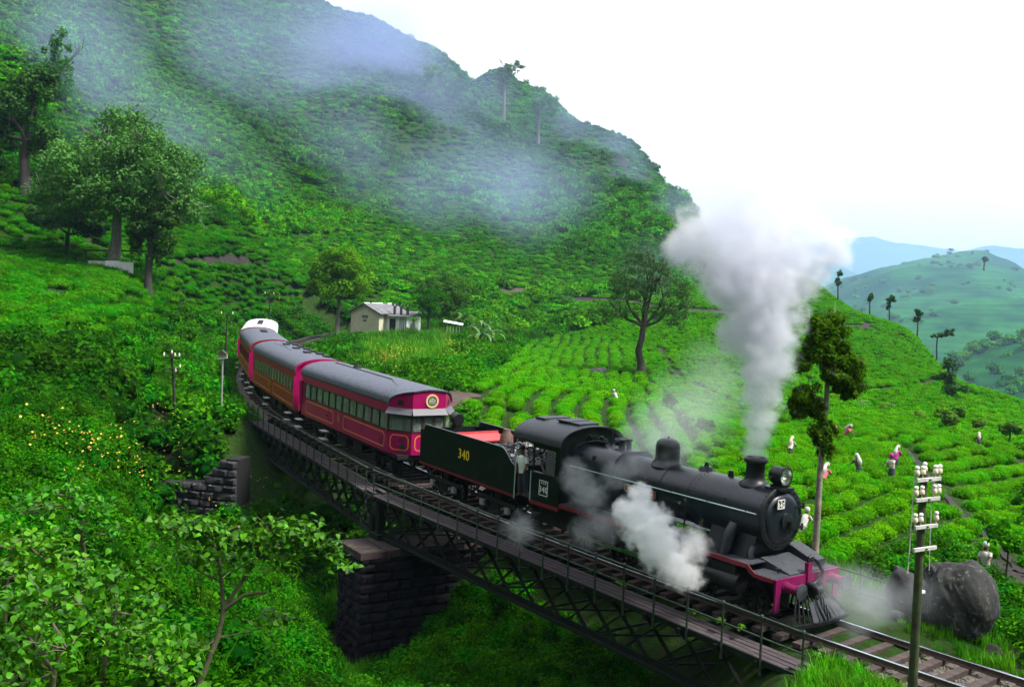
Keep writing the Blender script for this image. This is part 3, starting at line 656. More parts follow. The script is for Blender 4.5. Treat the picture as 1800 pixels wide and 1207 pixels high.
for sgn in (-1, 1):
    b.tube([(-11.5, sgn*1.34, 1.2), (-11.48, sgn*1.34, 2.9)], .02, 6); b.tube([(-10.56, sgn*1.37, 1.3), (-10.56, sgn*1.37, 2.35)], .018, 6); b.tube([(-11.5, sgn*1.3, 3.4), (-11.5, sgn*1.3, 2.9)], .025, 6)
b.sides('grab_rail', m_pipe, cab)
b = MB().b2((-9.72, -CW-.035, 2.36), (-9.30, -CW-.005, 3.2))
for k in range(14): b.box((-9.51, -CW-.045, 2.42+k*.055), (.40, .012, .035), (.5, 0, 0))
b.obj('louvre_shutter', M('grey_louvre', (.10, .11, .12), .5, .2, 9), cab)
b = MB().b2((-10.42, -CW-.09, 2.34), (-9.73, -CW+.04, 2.38)); b.obj('arm_rest', m_plate, cab)
b = MB().box((-9.82, -CW-.012, 1.87), (.46, .02, .52)); pl = b.obj('number_plate', m_blk, cab)
b = MB()
for d_ in ((.46, .022, 0, .25), (.46, .022, 0, -.25), (.022, .52, .22, 0), (.022, .52, -.22, 0)): b.box((-9.82+d_[2], -CW-.026, 1.87+d_[3]), (d_[0], .012, d_[1]))
b.obj('plate_border', m_white, pl)
text('plate_number', '340', m_white, pl, .30, (-9.82, -CW-.024, 1.81), NEAR); text('plate_number', 'C G R', m_white, pl, .11, (-9.82, -CW-.024, 2.045), NEAR)
b = MB().b2((-11.4, -1.2, 1.30), (-9.1, 1.2, 1.36)); b.b2((-9.4, -.8, 1.4), (-9.1, .8, 3.3)); b.obj('backhead', m_under, loco)

# ================================================================== TENDER
TS = 11.52
ten = thing('tender', 'black coal tender with yellow number 340 coupled behind the engine cab', 'tender', frame(TS+1.2, TS+5.6, TS))
sideP = [(0, 1.27), (-7.05, 1.27), (-7.05, 2.62), (-6.78, 2.62), (-6.66, 2.84), (-.95, 2.84)]
for k in range(9): t = k/8; sideP.append((-.95+.95*t, 2.84-.52*(t-math.sin(2*math.pi*t)/9)))
for sgn in (-1, 1):
    b = MB().prism(sideP[::-1] if sgn < 0 else sideP[::-1], sgn*1.30, sgn*1.325, 'y'); sd = b.obj('side_panel', m_grn, ten)
    b = MB(); tp = sideP[3:]; b.tube([(p[0], sgn*1.3125, p[1]+.01) for p in tp], .022, 6); b.obj('beading', M('worn_edge', (.12, .15, .15), .4, .2, 9, metal=.3), sd, 40)
    if sgn < 0:
        for tx in ('340',): text('number', tx, m_yel, sd, .54, (-3.55, -1.333, 2.10), NEAR)
b = MB().b2((-7.05, -1.3, 1.27), (-7.02, 1.3, 2.62)); b.b2((-5.0, -1.29, 1.9), (-.6, 1.29, 1.93)); b.b2((-7.0, -1.29, 2.34), (-5.1, 1.29, 2.37)); b.b2((-.35, -1.29, 1.27), (-.32, 1.29, 2.2)); b.obj('tank', m_blk, ten)
b = MB().b2((-5.12, -1.2, 1.9), (-5.06, 1.2, 2.72)); b.obj('coal_bulkhead', M('red_oxide', (.42, .045, .05), .5, .2, 5), ten)
b = MB().add([(-5.06, -1.15, 2.66), (-5.06, 1.15, 2.66), (-4.2, 1.15, 2.50), (-4.2, -1.15, 2.50), (-5.06, -1.15, 2.60), (-5.06, 1.15, 2.60), (-4.2, 1.15, 2.44), (-4.2, -1.15, 2.44)], [(0, 3, 2, 1), (4, 5, 6, 7), (2, 3, 7, 6), (0, 4, 7, 3), (1, 2, 6, 5)]); b.obj('sloping_plate', MATS['red_oxide'], ten)
b = MB().lathe([(.30, 2.3), (.26, 2.75), (.16, 2.85), (.14, 3.0)], 16, (-3.75, .75, 0)); b.obj('vent_pipe', M('rust_brown', (.09, .05, .035), .7, .3, 8), ten, 40)
b = MB().lathe([(.001, 0), (.23, 0), (.25, .04), (.25, .36), (.24, .40), (.001, .41)], 24, (-6.95, .2, 3.0), 'x', cap=False); b.box((-6.75, .2, 2.72), (.3, .3, .2)); b.obj('rear_lamp', m_blk, ten, 40)
b = MB().b2((-7.0, -1.33, 1.17), (.1, 1.33, 1.27)); fr = b.obj('frame', m_under, ten)
b = MB()
for sgn in (-1, 1): b.b2((-7.06, sgn*1.332, 1.20), (.1, sgn*1.35, 1.275))
b.obj('edge_stripe', m_redline, fr)
wt_ = wheel_meshes(.5, 10).mesh('tender_wheel', m_blk, 40)
for xc in (-1.55, -5.4):
    b = MB()
    for sgn in (-1, 1):
        b.bar((xc-1.3, sgn*1.05, .72), (xc+1.3, sgn*1.05, .72), .07, .14); b.bar((xc-1.0, sgn*1.06, .66), (xc-.3, sgn*1.06, .3), .05, .09); b.bar((xc+1.0, sgn*1.06, .66), (xc+.3, sgn*1.06, .3), .05, .09); b.bar((xc-.35, sgn*1.06, .3), (xc+.35, sgn*1.06, .3), .06, .1)
        for k in range(5): b.cyl((xc-.22+k*.11, sgn*1.06, .34), (xc-.22+k*.11, sgn*1.06, .68), .05, n=8)
    b.b2((xc-.2, -1, .5), (xc+.2, 1, 1.17))
    bg = b.obj('bogie', m_under, ten)
    b = MB()
    for dx in (-.85, .85):
        for sgn in (-1, 1): link('tender_wheel', wt_, bg, (xc+dx, sgn*.84, .5), (0, 0, 0 if sgn < 0 else math.pi)); b.box((xc+dx, sgn*1.11, .52), (.24, .12, .22))
    b.each('axle_box', M('pale_axle_box', (.30, .32, .33), .4, .2, 9, metal=.3), bg)
# coal lying in the bunker
cm = MB(); r_ = random.Random(4)
for k in range(520):
    x = -r_.uniform(.25, 4.9); y = r_.uniform(-1.2, 1.2); top = 2.28+.50*math.exp(-((x+1.7)/1.5)**2)*(1-(y/1.5)**2)
    q = r_.uniform(.07, .16); z = top-r_.uniform(0, .10)
    cm.box((x, y, z), (q*r_.uniform(.8, 1.5), q, q*r_.uniform(.6, 1)), (r_.uniform(0, 3), r_.uniform(0, 3), r_.uniform(0, 3)), r_.uniform(.5, .95))
cm.b2((-4.95, -1.22, 1.95), (-.36, 1.22, 2.22))
co = cm.obj('coal', m_coal, None); co.matrix_world = ten.matrix_world; tag(co, 'heap of glinting black coal lying in the tender bunker', 'coal', kind='stuff')

# ================================================================== CARRIAGES
def strip(mb, pts, w, y, th=.012, closed=True):
    n = len(pts)
    for i in range(n if closed else n-1):
        p, q = pts[i], pts[(i+1) % n]; mb.bar((p[0], y, p[1]), (q[0], y, q[1]), th, w, (0, 0, 1) if abs(q[0]-p[0]) > abs(q[1]-p[1]) else (1, 0, 0))
def notched(x0, x1, z0, z1, c=.10):
    return [(x0+c, z0), (x1-c, z0), (x1-c*.4, z0+c*.4), (x1, z0+c), (x1, z1-c), (x1-c*.4, z1-c*.4), (x1-c, z1), (x0+c, z1), (x0+c*.4, z1-c*.4), (x0, z1-c), (x0, z0+c), (x0+c*.4, z0+c*.4)]
cwm = wheel_meshes(.48, 8).mesh('carriage_wheel', m_under, 40)
def carriage(c1, L, kind, label):
    t = thing('passenger_carriage', label, 'carriage', frame(c1+2.7, c1+L-2.7, c1), 'carriages of the train')
    HW, ZE, ZP = 1.50, 3.36, 4.02
    up, lo, rf = {'obs': (m_mag, m_mag, m_roofg), 'red': (m_mag2, m_org, m_roofg), 'brown': (m_org, m_org, m_roofg), 'white': (m_crm, m_mag2, m_roofw)}[kind]
    xf = -1.0 if kind == 'obs' else -.02
    zs, zw = 2.13, 2.93
    for sgn in (-1, 1):
        a, b_ = sgn*HW, sgn*(HW-.05)
        lp = MB().b2((-L, b_, 1.16), (xf, a, zs)).obj('lower_panel', lo, t)
        MB().b2((-L, b_, zw), (xf, a, ZE-.01)).obj('upper_panel', up, t)
        MB().b2((-L, b_, zs), (-L+.55, a, zw)).obj('corner_panel', up, t)
        if sgn > 0:
            MB().b2((-L+.55, b_, zs), (xf, a-.02, zw)).obj('window_band', m_glassd, t); continue
        n = 12 if kind == 'obs' else 15
        x0, x1 = -L+.55, xf; w = (x1-x0)/n
        fm = MB().b2((-.05, -.022, zs), (.05, .03, zw)).b2((w-.05, -.022, zs), (w+.05, .03, zw)).b2((0.05, -.024, zs), (w-.05, .03, zs+.05)).b2((.05, -.024, zw-.05), (w-.05, .03, zw)).mesh('window', m_wood if kind == 'obs' else lo)
        pm = MB().b2((.05, .012, zs+.05), (w-.05, .018, zw-.05)).mesh('pane', pane_mat)
        cu = MB()
        for side in (0, 1):
            nn = 7; pts = []
            for k in range(nn):
                for zz in (zs+.06, zs+.45, zw-.06):
                    q = (.05+(w*.42-.05)*k/(nn-1))*(1 if zz > zw-.1 else (.72 if zz > zs+.3 else .85)); q = q if side == 0 else w-q
                    pts.append((q, .06+.018*math.sin(k*2.4), zz))
            cu.add(pts, [((k*3+j), (k+1)*3+j, (k+1)*3+j+1, k*3+j+1) for k in range(nn-1) for j in range(2)])
        cmesh = cu.mesh('curtain', m_cur, 60)
        for k in range(n):
            wo_ = link('window', fm, t, (x0+k*w, -HW, 0)); link('pane', pm, wo_)
            if kind == 'obs' or k % 2: link('curtain', cmesh, wo_)
        ln = MB()
        if kind == 'obs':
            segs = [(-L+.75, -L+5.15), (-L+6.6, xf-.35)]
        else: segs = [(-L+.5, -L+L*.47), (-L+L*.53, -.5)]
        for p, q in segs: strip(ln, notched(p, q, 1.36, 1.98, .13), .035, -HW-.004)
        ln.obj('lining', m_lin, lp)
        dr = MB().b2((-L+(4.45 if kind == 'obs' else L*.5)-.012, -HW-.006, 1.16), (-L+(4.45 if kind == 'obs' else L*.5)+.012, -HW+.002, 2.12)); dr.b2((-L+(4.2 if kind == 'obs' else L*.5-.25), -HW-.03, 1.62), (-L+(4.2 if kind == 'obs' else L*.5-.25)+.05, -HW, 1.74)); dr.obj('door_joint', m_under, lp)
        if kind in ('obs', 'red'):
            cr = MB().prism([(.13*math.sin(a_), .17*math.cos(a_)) for a_ in np.linspace(0, 6.283, 13)[:-1]], -.012, 0, 'y'); cr.xf(Matrix.Translation((-L+5.9, -HW, 1.72))); cr.box((-L+5.9, -HW-.016, 1.72), (.10, .01, .16)); cr.box((-L+5.9, -HW-.016, 1.93), (.10, .012, .07)); cr.obj('crest', M('tarnished_gold', (.32, .22, .05), .4, .5, 30, metal=.3), lp)
    # roof
    ar = arcroof(HW+.05, ZE-.02, ZP, 22); th_ = [(y*.98, z-.04) for y, z in ar]
    x_end = .06 if kind != 'obs' else -.98
    rfo = MB().prism(ar+th_[::-1], -L-.05, x_end, 'x').obj('roof', rf, t, 30)
    cd = MB()
    if kind == 'obs':
        cd.tube([(-L+1.0, .0, ZP+.02), (-L+4.4, -.05, ZP+.02), (-L+9.2, -.15, ZP+.015), (-L+10.6, -.55, ZP-.05), (-L+11.5, -.75, ZP-.10)], .028, 6); cd.b2((-L+3.4, .10, ZP-.03), (-L+3.8, .40, ZP+.06)); cd.cyl((-L+3.6, .25, ZP), (-L+3.6, .25, ZP+.2), .12, .06, 10); cd.cyl((-L+3.9, .0, ZP), (-L+3.9, .0, ZP+.16), .05, n=8)
    elif kind == 'red':
        cd.tube([(-L+1.6, -.5, ZP-.05), (-L+5, -.35, ZP-.01), (-L+7.5, -.5, ZP-.05), (-L+9.6, -.85, ZP-.13)], .028, 6)
        for q in range(7): cd.b2((-L+1.2+q*1.75, .45, ZP-.06), (-L+1.85+q*1.75, .75, ZP+.08))
        for q in range(3): cd.b2((-L+3.0+q*3.1, -.15, ZP-.03), (-L+3.75+q*3.1, .2, ZP+.09))
    else:
        cd.tube([(-L+1.5, -.7, ZP-.10), (-L+9.5, -.8, ZP-.12)], .028, 6); cd.tube([(-L+1.5, .6, ZP-.08), (-L+10.5, .7, ZP-.10)], .028, 6)
        for q in range(5 if kind == 'white' else 2): cd.b2((-L+4+q*1.3, -.2, ZP-.03), (-L+4.5+q*1.3, .25, ZP+.10))
    cd.obj('roof_fitting', M('black_conduit', (.015, .016, .018), .5, .2, 9), rfo)
    # arched rim of the end wall
    rim = [(y*1.012, z+.015) for y, z in ar]; inn = [(y*.955, z-.10) for y, z in ar]
    xe = x_end+.005
    if kind != 'obs':
        endp = [(-HW+.02, 1.16)]+[(y, z-.05) for y, z in arcroof(HW-.02, ZE, ZP)]+[(HW-.02, 1.16)]
        MB().prism(endp, -.06, 0, 'x').obj('end_wall', m_mag if kind != 'white' else m_crm, t)
        MB().prism(rim+inn[::-1], 0.005, .10, 'x').obj('roof_rim', m_mag if kind == 'red' else m_org, t, 30)
        gw = MB().b2((.0, -.75, 1.2), (.35, .75, 3.2)); gw.obj('gangway', m_under, t, bevel=.05)
        MB().b2((-.05, -1.62, 1.55), (.10, -1.46, 3.05)).obj('corner_post', m_mag, t)
    endr = [(-HW+.02, 1.16)]+[(y, z-.05) for y, z in arcroof(HW-.02, ZE, ZP)]+[(HW-.02, 1.16)]
    MB().prism(endr, -L, -L+.05, 'x').obj('end_wall', m_mag, t)
    if kind == 'obs':
        MB().prism(rim+inn[::-1], -L-.16, -L-.06, 'x').obj('roof_rim', m_mag, t, 30)
        MB().tube([(-L-.10, -1.60, 1.3), (-L-.10, -1.60, 2.35)], .022, 6).obj('handrail', m_lin, t)
        MB().b2((-L-.08, -1.66, 1.75), (-L+.22, -1.49, 3.02)).obj('door_leaf', m_mag, t, bevel=.04)
        # three-sided glazed front end
        fa = [(-1.0, -HW), (-.02, -.78), (-.02, .78), (-1.0, HW)]
        for k in range(3):
            p, q = Vector((*fa[k], 0)), Vector((*fa[k+1], 0)); d = (q-p).normalized(); nrm = Vector((d.y, -d.x, 0)); Lf = (q-p).length
            mt = Matrix(((d.x, -nrm.x, 0, p.x), (d.y, -nrm.y, 0, p.y), (0, 0, 1, 0), (0, 0, 0, 1)))
            def fb(*args): return MB().b2(*args).xf(mt)
            fl = fb((0, 0, 1.16), (Lf, .05, zs)).obj('front_panel', m_mag, t)
            z_ = MB(); strip(z_, notched(.16, Lf-.16, 1.34, 1.98, .14), .04, -.004); z_.xf(mt); z_.obj('lining', m_lin, fl)
            wf = MB(); nwin = 3 if k == 1 else 1
            for j in range(nwin+1): wf.b2((max(0, Lf*j/nwin-.06), -.02, zs), (min(Lf, Lf*j/nwin+.06), .04, zw))
            wf.b2((.06, -.018, zs), (Lf-.06, .03, zs+.06)); wf.xf(mt); wfo = wf.obj('window', m_wood, t)
            fb((.06, .01, zs+.06), (Lf-.06, .016, zw)).obj('pane', pane_mat, wfo)
            # visor
            vz = MB().add([(-.05, -.20, zw-.02), (Lf+.05, -.20, zw-.02), (Lf+.0, .0, zw+.24), (0, 0, zw+.24), (-.05, -.17, zw-.04), (Lf+.05, -.17, zw-.04), (Lf, .05, zw+.2), (0, .05, zw+.2)], [(0, 1, 2, 3), (4, 7, 6, 5), (0, 4, 5, 1), (1, 5, 6, 2), (3, 7, 4, 0)]); vz.xf(mt); vz.obj('visor', m_grey, t)
            # pediment facets reach up to the curve of the roof
            m_ = 10; yv = [fa[k][1]+(fa[k+1][1]-fa[k][1])*i/m_ for i in range(m_+1)]; xv = [fa[k][0]+(fa[k+1][0]-fa[k][0])*i/m_ for i in range(m_+1)]
            def crown(y): return ZE-.06+(ZP-.04-ZE)*max(0, 1-(y/HW)**2)**.42
            P_ = [(xv[i], yv[i], zw+.2) for i in range(m_+1)]+[(xv[i], yv[i], max(zw+.22, crown(yv[i]))) for i in range(m_+1)]
            pe = MB().add(P_, [(i, i+1, m_+2+i, m_+1+i) for i in range(m_)]); po = pe.obj('pediment', m_mag, t)
            if k != 1: fb((Lf*.5-.14, -.012, 3.28), (Lf*.5+.14, 0, 3.5)).obj('vent_grille', m_under, po)
        # hood of the roof over the front
        hood = []; nn = 22; hy = np.linspace(-HW-.05, HW+.05, nn)
        fx = lambda y: (-1.0+(.98)*min(1, (HW+.05-abs(y))/.72))
        P_ = []
        for i, (y, z) in enumerate(ar):
            P_ += [(-.98, y, z), (max(-.98, fx(y)+.06), y, z-.01), (max(-.98, fx(y)+.06), y*.98, z-.06)]
        MB().add(P_, [(3*i+j, 3*i+3+j, 3*i+4+j, 3*i+1+j) for i in range(len(ar)-1) for j in range(2)]).obj('roof_hood', rf, t, 40)
        em = MB().lathe([(.22, .0), (.30, .0), (.30, .035), (.22, .035), (.22, 0)], 28, (-.02, .12, 3.50), 'x', cap=False).obj('emblem', m_crm, t, 40)
        MB().lathe([(.225, .0), (.225, .02), (.001, .02)], 28, (-.02, .12, 3.50), 'x', cap=False).obj('emblem_disc', M('emblem_green', (.05, .035, .015), .4, .4, 20), em)
        MB().lathe([(.16, .0), (.16, .03), (.001, .035)], 20, (-.02, .12, 3.50), 'x', cap=False).obj('emblem_roundel', M('emblem_silver', (.35, .36, .30), .4, .6, 22, spots=((.05, .05, .03), 18, .5)), em, 40)
        for y_, n_ in ((-1.1, 1), (1.1, 1)): MB().cyl((-.42, y_, 1.55), (-.22, y_-.05*n_, 1.55), .10, .13, 14).obj('lamp', m_blk, t, 40)
        # seats with pale covers behind the front windows
        for y_ in (-.95, -.3, .45, 1.0): MB().b2((-1.35, y_-.22, 1.5), (-1.2, y_+.22, 2.55)).obj('seat', M('pale_seat_cover', (.30, .40, .46), .7, .2, 8), t, bevel=.05)
    # underframe, bogies and step boards
    MB().b2((-L+.1, -1.35, .98), (-.1, 1.35, 1.155)).obj('underframe', m_under, t)
    bx = MB()
    for q in (.36, .52): bx.b2((-L*q-1.2, -1.2, .42), (-L*q, -.7, .98))
    for sgn in (-1, 1): bx.bar((-L*.25, sgn*1.1, .97), (-L*.38, sgn*1.1, .5), .05, .06); bx.bar((-L*.75, sgn*1.1, .97), (-L*.62, sgn*1.1, .5), .05, .06); bx.bar((-L*.38, sgn*1.1, .5), (-L*.62, sgn*1.1, .5), .05, .06)
    bx.obj('battery_box', m_under, t)
    for xc in (-2.3, -L+2.3):
        b = MB()
        for sgn in (-1, 1):
            b.bar((xc-1.5, sgn*1.05, .70), (xc+1.5, sgn*1.05, .70), .08, .16)
            for dx in (-1.0, 0, 1.0): b.box((xc+dx, sgn*1.08, .52), (.26, .16, .34)); b.bar((xc+dx-.4, sgn*1.06, .68), (xc+dx-.12, sgn*1.06, .36), .04, .06); b.bar((xc+dx+.4, sgn*1.06, .68), (xc+dx+.12, sgn*1.06, .36), .04, .06)
        b.b2((xc-.25, -1, .5), (xc+.25, 1, .99)); bg = b.obj('bogie', m_under, t)
        for dx in (-1.0, 1.0):
            for sgn in (-1, 1): link('wheel', cwm, bg, (xc+dx, sgn*.84, .48), (0, 0, 0 if sgn < 0 else math.pi))
    sp = [-L*.66, -L+.35] if kind == 'obs' else ([-L*.55, -.9, -L+.4] if kind == 'red' else [-1.0, -L*.5])
    for q in sp:
        st = MB().b2((q-.65, -1.78, .86), (q, -1.46, .90)).b2((q-.65, -1.82, .46), (q, -1.50, .50)).obj('step_board', m_board, t)
        MB().bar((q-.6, -1.5, .48), (q-.6, -1.4, .99), .03, .03).bar((q-.05, -1.5, .48), (q-.05, -1.4, .99), .03, .03).obj('step_hanger', m_under, st)
    return t
pane_mat, t_, bb_ = nodes('carriage_glass')
bb_.inputs['Base Color'].default_value = (.55, .65, .60, 1); bb_.inputs['Roughness'].default_value = .05; bb_.inputs['Transmission Weight'].default_value = .85; bb_.inputs['IOR'].default_value = 1.2
C1, L1, L2 = 20.244, 13.187, 13.836
carriage(C1, L1, 'obs', 'magenta observation carriage with grey roof and round emblem over its glazed front end')
C2 = C1+L1+1.2
carriage(C2, L2, 'red', 'second carriage, faded red above orange panels, row of vents on its grey roof')
C3 = C2+L2+1.2
carriage(C3, L2, 'brown', 'third carriage seen almost end on, orange sides, plain grey roof')
C4 = C3+L2+1.2
carriage(C4, L2, 'white', 'last carriage of the train, the only one with a white roof')

# ================================================================== TRACK
m_rail = M('rail_steel', (.10, .075, .065), .45, .3, 12, metal=.5)
m_railtop = M('polished_rail_head', (.55, .60, .68), .22, .1, 8, metal=1)
m_sleep = M('weathered_sleeper', (.036, .024, .021), .85, .35, 5, bump=.5, col2=(.068, .048, .043))
m_gird = M('dark_girder_paint', (.005, .007, .006), .6, .5, 4, bump=.15, spec=.25, col2=(.010, .016, .012))
m_hand = M('green_black_handrail', (.02, .034, .024), .45, .4, 6, bump=.1, col2=(.045, .07, .05))
m_plank = M('worn_walkway_plank', (.032, .024, .028), .85, .3, 6, bump=.45, col2=(.062, .048, .054))
m_ball = M('ballast_bed', (.06, .052, .04), .95, .5, 7, bump=.7, col2=(.13, .11, .09))
trk = thing('railway_track', 'single railway line with shining rails and wooden sleepers', 'railway track'); tag(trk, kind='structure')
def sweep(prof, s0, s1, step, lat0, n_=None):
    ss = np.arange(s0, s1+step*.5, step); mb = MB(); k = len(prof)
    for s in ss:
        for l, z in prof: mb.v.append(tuple(track(s, lat0+l, z)))
    for i in range(len(ss)-1):
        for j in range(k): mb.f.append((i*k+j, i*k+(j+1) % k, (i+1)*k+(j+1) % k, (i+1)*k+j))
    return mb
RP = [(-.075, -.155), (-.075, -.14), (-.012, -.12), (-.012, -.05), (-.037, -.035), (-.037, -.006), (.037, -.006), (.037, -.035), (.012, -.05), (.012, -.12), (.075, -.14), (.075, -.155)]
for sgn in (-1, 1):
    rl = sweep(RP, -30, 135, .75, sgn*.873).obj('rail', m_rail, trk)
    sweep([(-.036, -.006), (-.030, .0), (.030, .0), (.036, -.006)], -30, 135, .75, sgn*.873).obj('rail_head', m_railtop, rl)
slm = MB().box((0, 0, 0), (.25, 2.75, .13)).mesh('sleeper', m_sleep)
def yaw_at(s): th = (s-S0)/R; return -th
s = -28.0; r_ = random.Random(2)
while s < 132:
    p = track(s, r_.uniform(-.04, .04), -.222-.012*r_.random())
    o = link('sleeper', slm, trk, p, (r_.uniform(-.01, .01), 0, yaw_at(s)+r_.uniform(-.02, .02)))
    s += .68+r_.uniform(-.03, .03) if s < 30 else 1.36
bed = sweep([(-2.6, -.75), (-1.6, -.30), (1.6, -.30), (2.6, -.75)], -30, -2.7, .8, 0).obj('ballast', m_ball, trk); tag(bed, kind='stuff')
bed = sweep([(-2.4, -.75), (-1.5, -.29), (1.5, -.29), (2.4, -.75)], 41.5, 135, 2, 0).obj('ballast', m_ball, trk); tag(bed, kind='stuff')

# ================================================================== BRIDGE: two straight lattice spans
BN = [track(-2.2), track(20.15), track(42.0)]
bridge = thing('railway_bridge', 'dark lattice girder railway bridge with plank walkway and pipe handrails under the train', 'bridge')
bar_cache = {}
def barobj(name, mat, parent, p, q, w, h, upv=(0, 0, 1)):
    p, q = Vector(p), Vector(q); L = round((q-p).length, 2); k = (name, L, w, h)
    if k not in bar_cache: bar_cache[k] = MB().box((0, 0, 0), (1, w, h)).mesh(name, mat)
    x = (q-p).normalized(); u_ = Vector(upv)
    if abs(x.dot(u_)) > .98: u_ = Vector((1, 0, 0))
    y = u_.cross(x).normalized(); z = x.cross(y); c = (p+q)/2; Ln = (q-p).length
    o = link(name, bar_cache[k], parent)
    mt = Matrix(((x.x*Ln, y.x, z.x, c.x), (x.y*Ln, y.y, z.y, c.y), (x.z*Ln, y.z, z.z, c.z), (0, 0, 0, 1)))
    o.matrix_local = mt
    return o
ZT, ZB = -.50, -2.06
postm = MB().cyl((0, 0, -1.5), (0, 0, .0), .034, .03, 8).lathe([(.001, .07), (.04, .05), (.055, 0), (.03, -.04)], 10, cap=False).box((0, .10, -1.22), (.05, .24, .05)).mesh('handrail_post', m_hand, 40)
for k in range(2):
    A, B = Vector(BN[k]), Vector(BN[k+1]); d = (B-A).normalized(); nl = Vector((0, 0, 1)).cross(d).normalized()
    if nl.y > 0: nl = -nl                                # towards the near side
    up_ = nl.cross(d); up_ = up_ if up_.z > 0 else -up_
    Ln = (B-A).length; g0, g1 = .18, Ln-.18
    P = lambda a, l, z: A+d*a+nl*l+up_*z
    nps = 16 if k == 0 else 16; pw = (g1-g0)/nps
    for gl_ in (2.42, -2.42):
        ch = MB()
        ch.bar(P(g0, gl_, ZT), P(g1, gl_, ZT), .34, .10); ch.bar(P(g0, gl_, ZT-.12), P(g1, gl_, ZT-.12), .04, .16)
        go = ch.obj('girder', m_gird, bridge)
        ch = MB(); ch.bar(P(g0, gl_, ZB), P(g1, gl_, ZB), .40, .06); ch.bar(P(g0, gl_, ZB+.12), P(g1, gl_, ZB+.12), .05, .20)
        ch.bar(P(g0, gl_+.10, ZB+.035), P(g1, gl_+.10, ZB+.035), .09, .012)
        ch.obj('bottom_chord', m_gird, go)
        for e in (g0, g1): barobj('end_post', m_gird, go, P(e, gl_, ZB), P(e, gl_, ZT), .34, .22)
        for i in range(nps):
            a0, a1 = g0+i*pw, g0+(i+1)*pw
            barobj('lattice_bar', m_gird, go, P(a0, gl_+.04, ZB+.05), P(a1+pw*.35, gl_+.04, ZT-.05) if i < nps-1 else P(a1, gl_+.04, ZT-.05), .03, .125, nl)
            barobj('lattice_bar', m_gird, go, P(a1, gl_-.03, ZB+.05), P(a0-pw*.35, gl_-.03, ZT-.05) if i else P(a0, gl_-.03, ZT-.05), .03, .125, nl)
    for i in range(nps+1):
        a0 = g0+i*pw
        barobj('cross_beam', m_gird, bridge, P(a0, -2.9, ZT-.02), P(a0, 2.9, ZT-.02), .12, .16)
        if i % 2 == 0: barobj('cross_brace', m_gird, bridge, P(a0, -2.4, ZB+.06), P(a0, 2.4, ZB+.06), .09, .07)
        if i % 2 == 0 and i < nps: barobj('cross_brace', m_gird, bridge, P(a0, -2.4, ZB+.07), P(a0+2*pw, 2.4, ZB+.07), .08, .06)
    for rl_ in (.873, -.873): barobj('stringer', m_gird, bridge, P(g0, rl_, -.46), P(g1, rl_, -.46), .25, .34)
    # walkways
    for sgn, rows, latb in ((1, 4, 2.02), (-1, 4, -2.22)):
        for j in range(rows):
            l = latb+sgn*j*.225; a = g0-.15+(j % 2)*.7; first = True
            while a < g1+.1:
                e = min(a+2.6, g1+.15)
                if a+.3 < e: barobj('plank', m_plank, bridge, P(a, l, -.385+r_.uniform(-.006, .006)), P(e-.015, l+r_.uniform(-.008, .008), -.385+r_.uniform(-.006, .006)), .185, .05)
                a = e
        lo_ = 2.80 if sgn > 0 else -3.05
        MB().bar(P(g0-.2, lo_, -.44), P(g1+.2, lo_, -.44), .05, .14).obj('walkway_edge', m_gird, bridge)
        for zz, rr in ((.70, .032), (.18, .026)):
            MB().tube([P(g0-.1, lo_, zz), P((g0+g1)/2, lo_+.0, zz), P(g1+.1, lo_, zz)], rr, 8).obj('handrail', m_hand, bridge, 40)
        npost = 18 if k == 0 else 18
        for i in range(npost):
            a = g0+(g1-g0)*i/(npost-1); o = link('handrail_post', postm, bridge); 
            o.location = P(a, lo_+.035*sgn, .72); o.rotation_euler = (r_.uniform(-.012, .012), r_.uniform(-.012, .012), math.atan2(d.y, d.x)+(0 if sgn*nl.dot(Vector((d.y, -d.x, 0))) > 0 else math.pi))
# right-hand bank seat
m_stone = M('dark_pier_stone', (.007, .0065, .009), .9, .45, 3, bump=.9, spec=.12, col2=(.016, .014, .020), spots=((.012, .020, .008), 1.4, .62))
m_stone2 = M('lichened_wall_stone', (.018, .018, .022), .9, .45, 3.5, bump=1, col2=(.045, .044, .05), spots=((.32, .33, .31), 5.5, .66))
m_mort = M('deep_joint', (.005, .005, .005), 1, .3, 6)
m_cap = M('reddish_coping', (.022, .011, .013), .85, .3, 4, bump=.6, col2=(.045, .025, .026), spots=((.04, .06, .02), 2.4, .58))
def rough_stone(w, d_, h, seed, amt=.05):
    """one squared block with a bulging, broken face (about 40 triangles)"""
    r = random.Random(seed); xs = [-.5, -.36, 0, .36, .5]; zs = [-.5, -.3, .3, .5]; V = []; F = []
    for j, z in enumerate(zs):
        for i, x in enumerate(xs):
            edge = i in (0, 4) or j in (0, 3)
            V.append((x*w, -d_/2+(.045 if edge else -r.uniform(0, amt)), z*h+(0 if j in (0, 3) else r.uniform(-.02, .02))))
    nx = len(xs)
    for j in range(3):
        for i in range(nx-1): F.append((j*nx+i, j*nx+i+1, (j+1)*nx+i+1, (j+1)*nx+i))
    bl = [(-.5*w, d_/2, -.5*h), (.5*w, d_/2, -.5*h), (.5*w, d_/2, .5*h), (-.5*w, d_/2, .5*h)]; o = len(V); V += bl
    F += [(o+3, 3*nx, 3*nx+1, 3*nx+2, 3*nx+3, 3*nx+4, o+2), (o, o+1, nx-1, 3, 2, 1, 0), (o, 0, nx, 2*nx, 3*nx, o+3), (o+1, o+2, 4*nx-1, 3*nx-1, 2*nx-1, nx-1)]
    return V, F
SC = {}
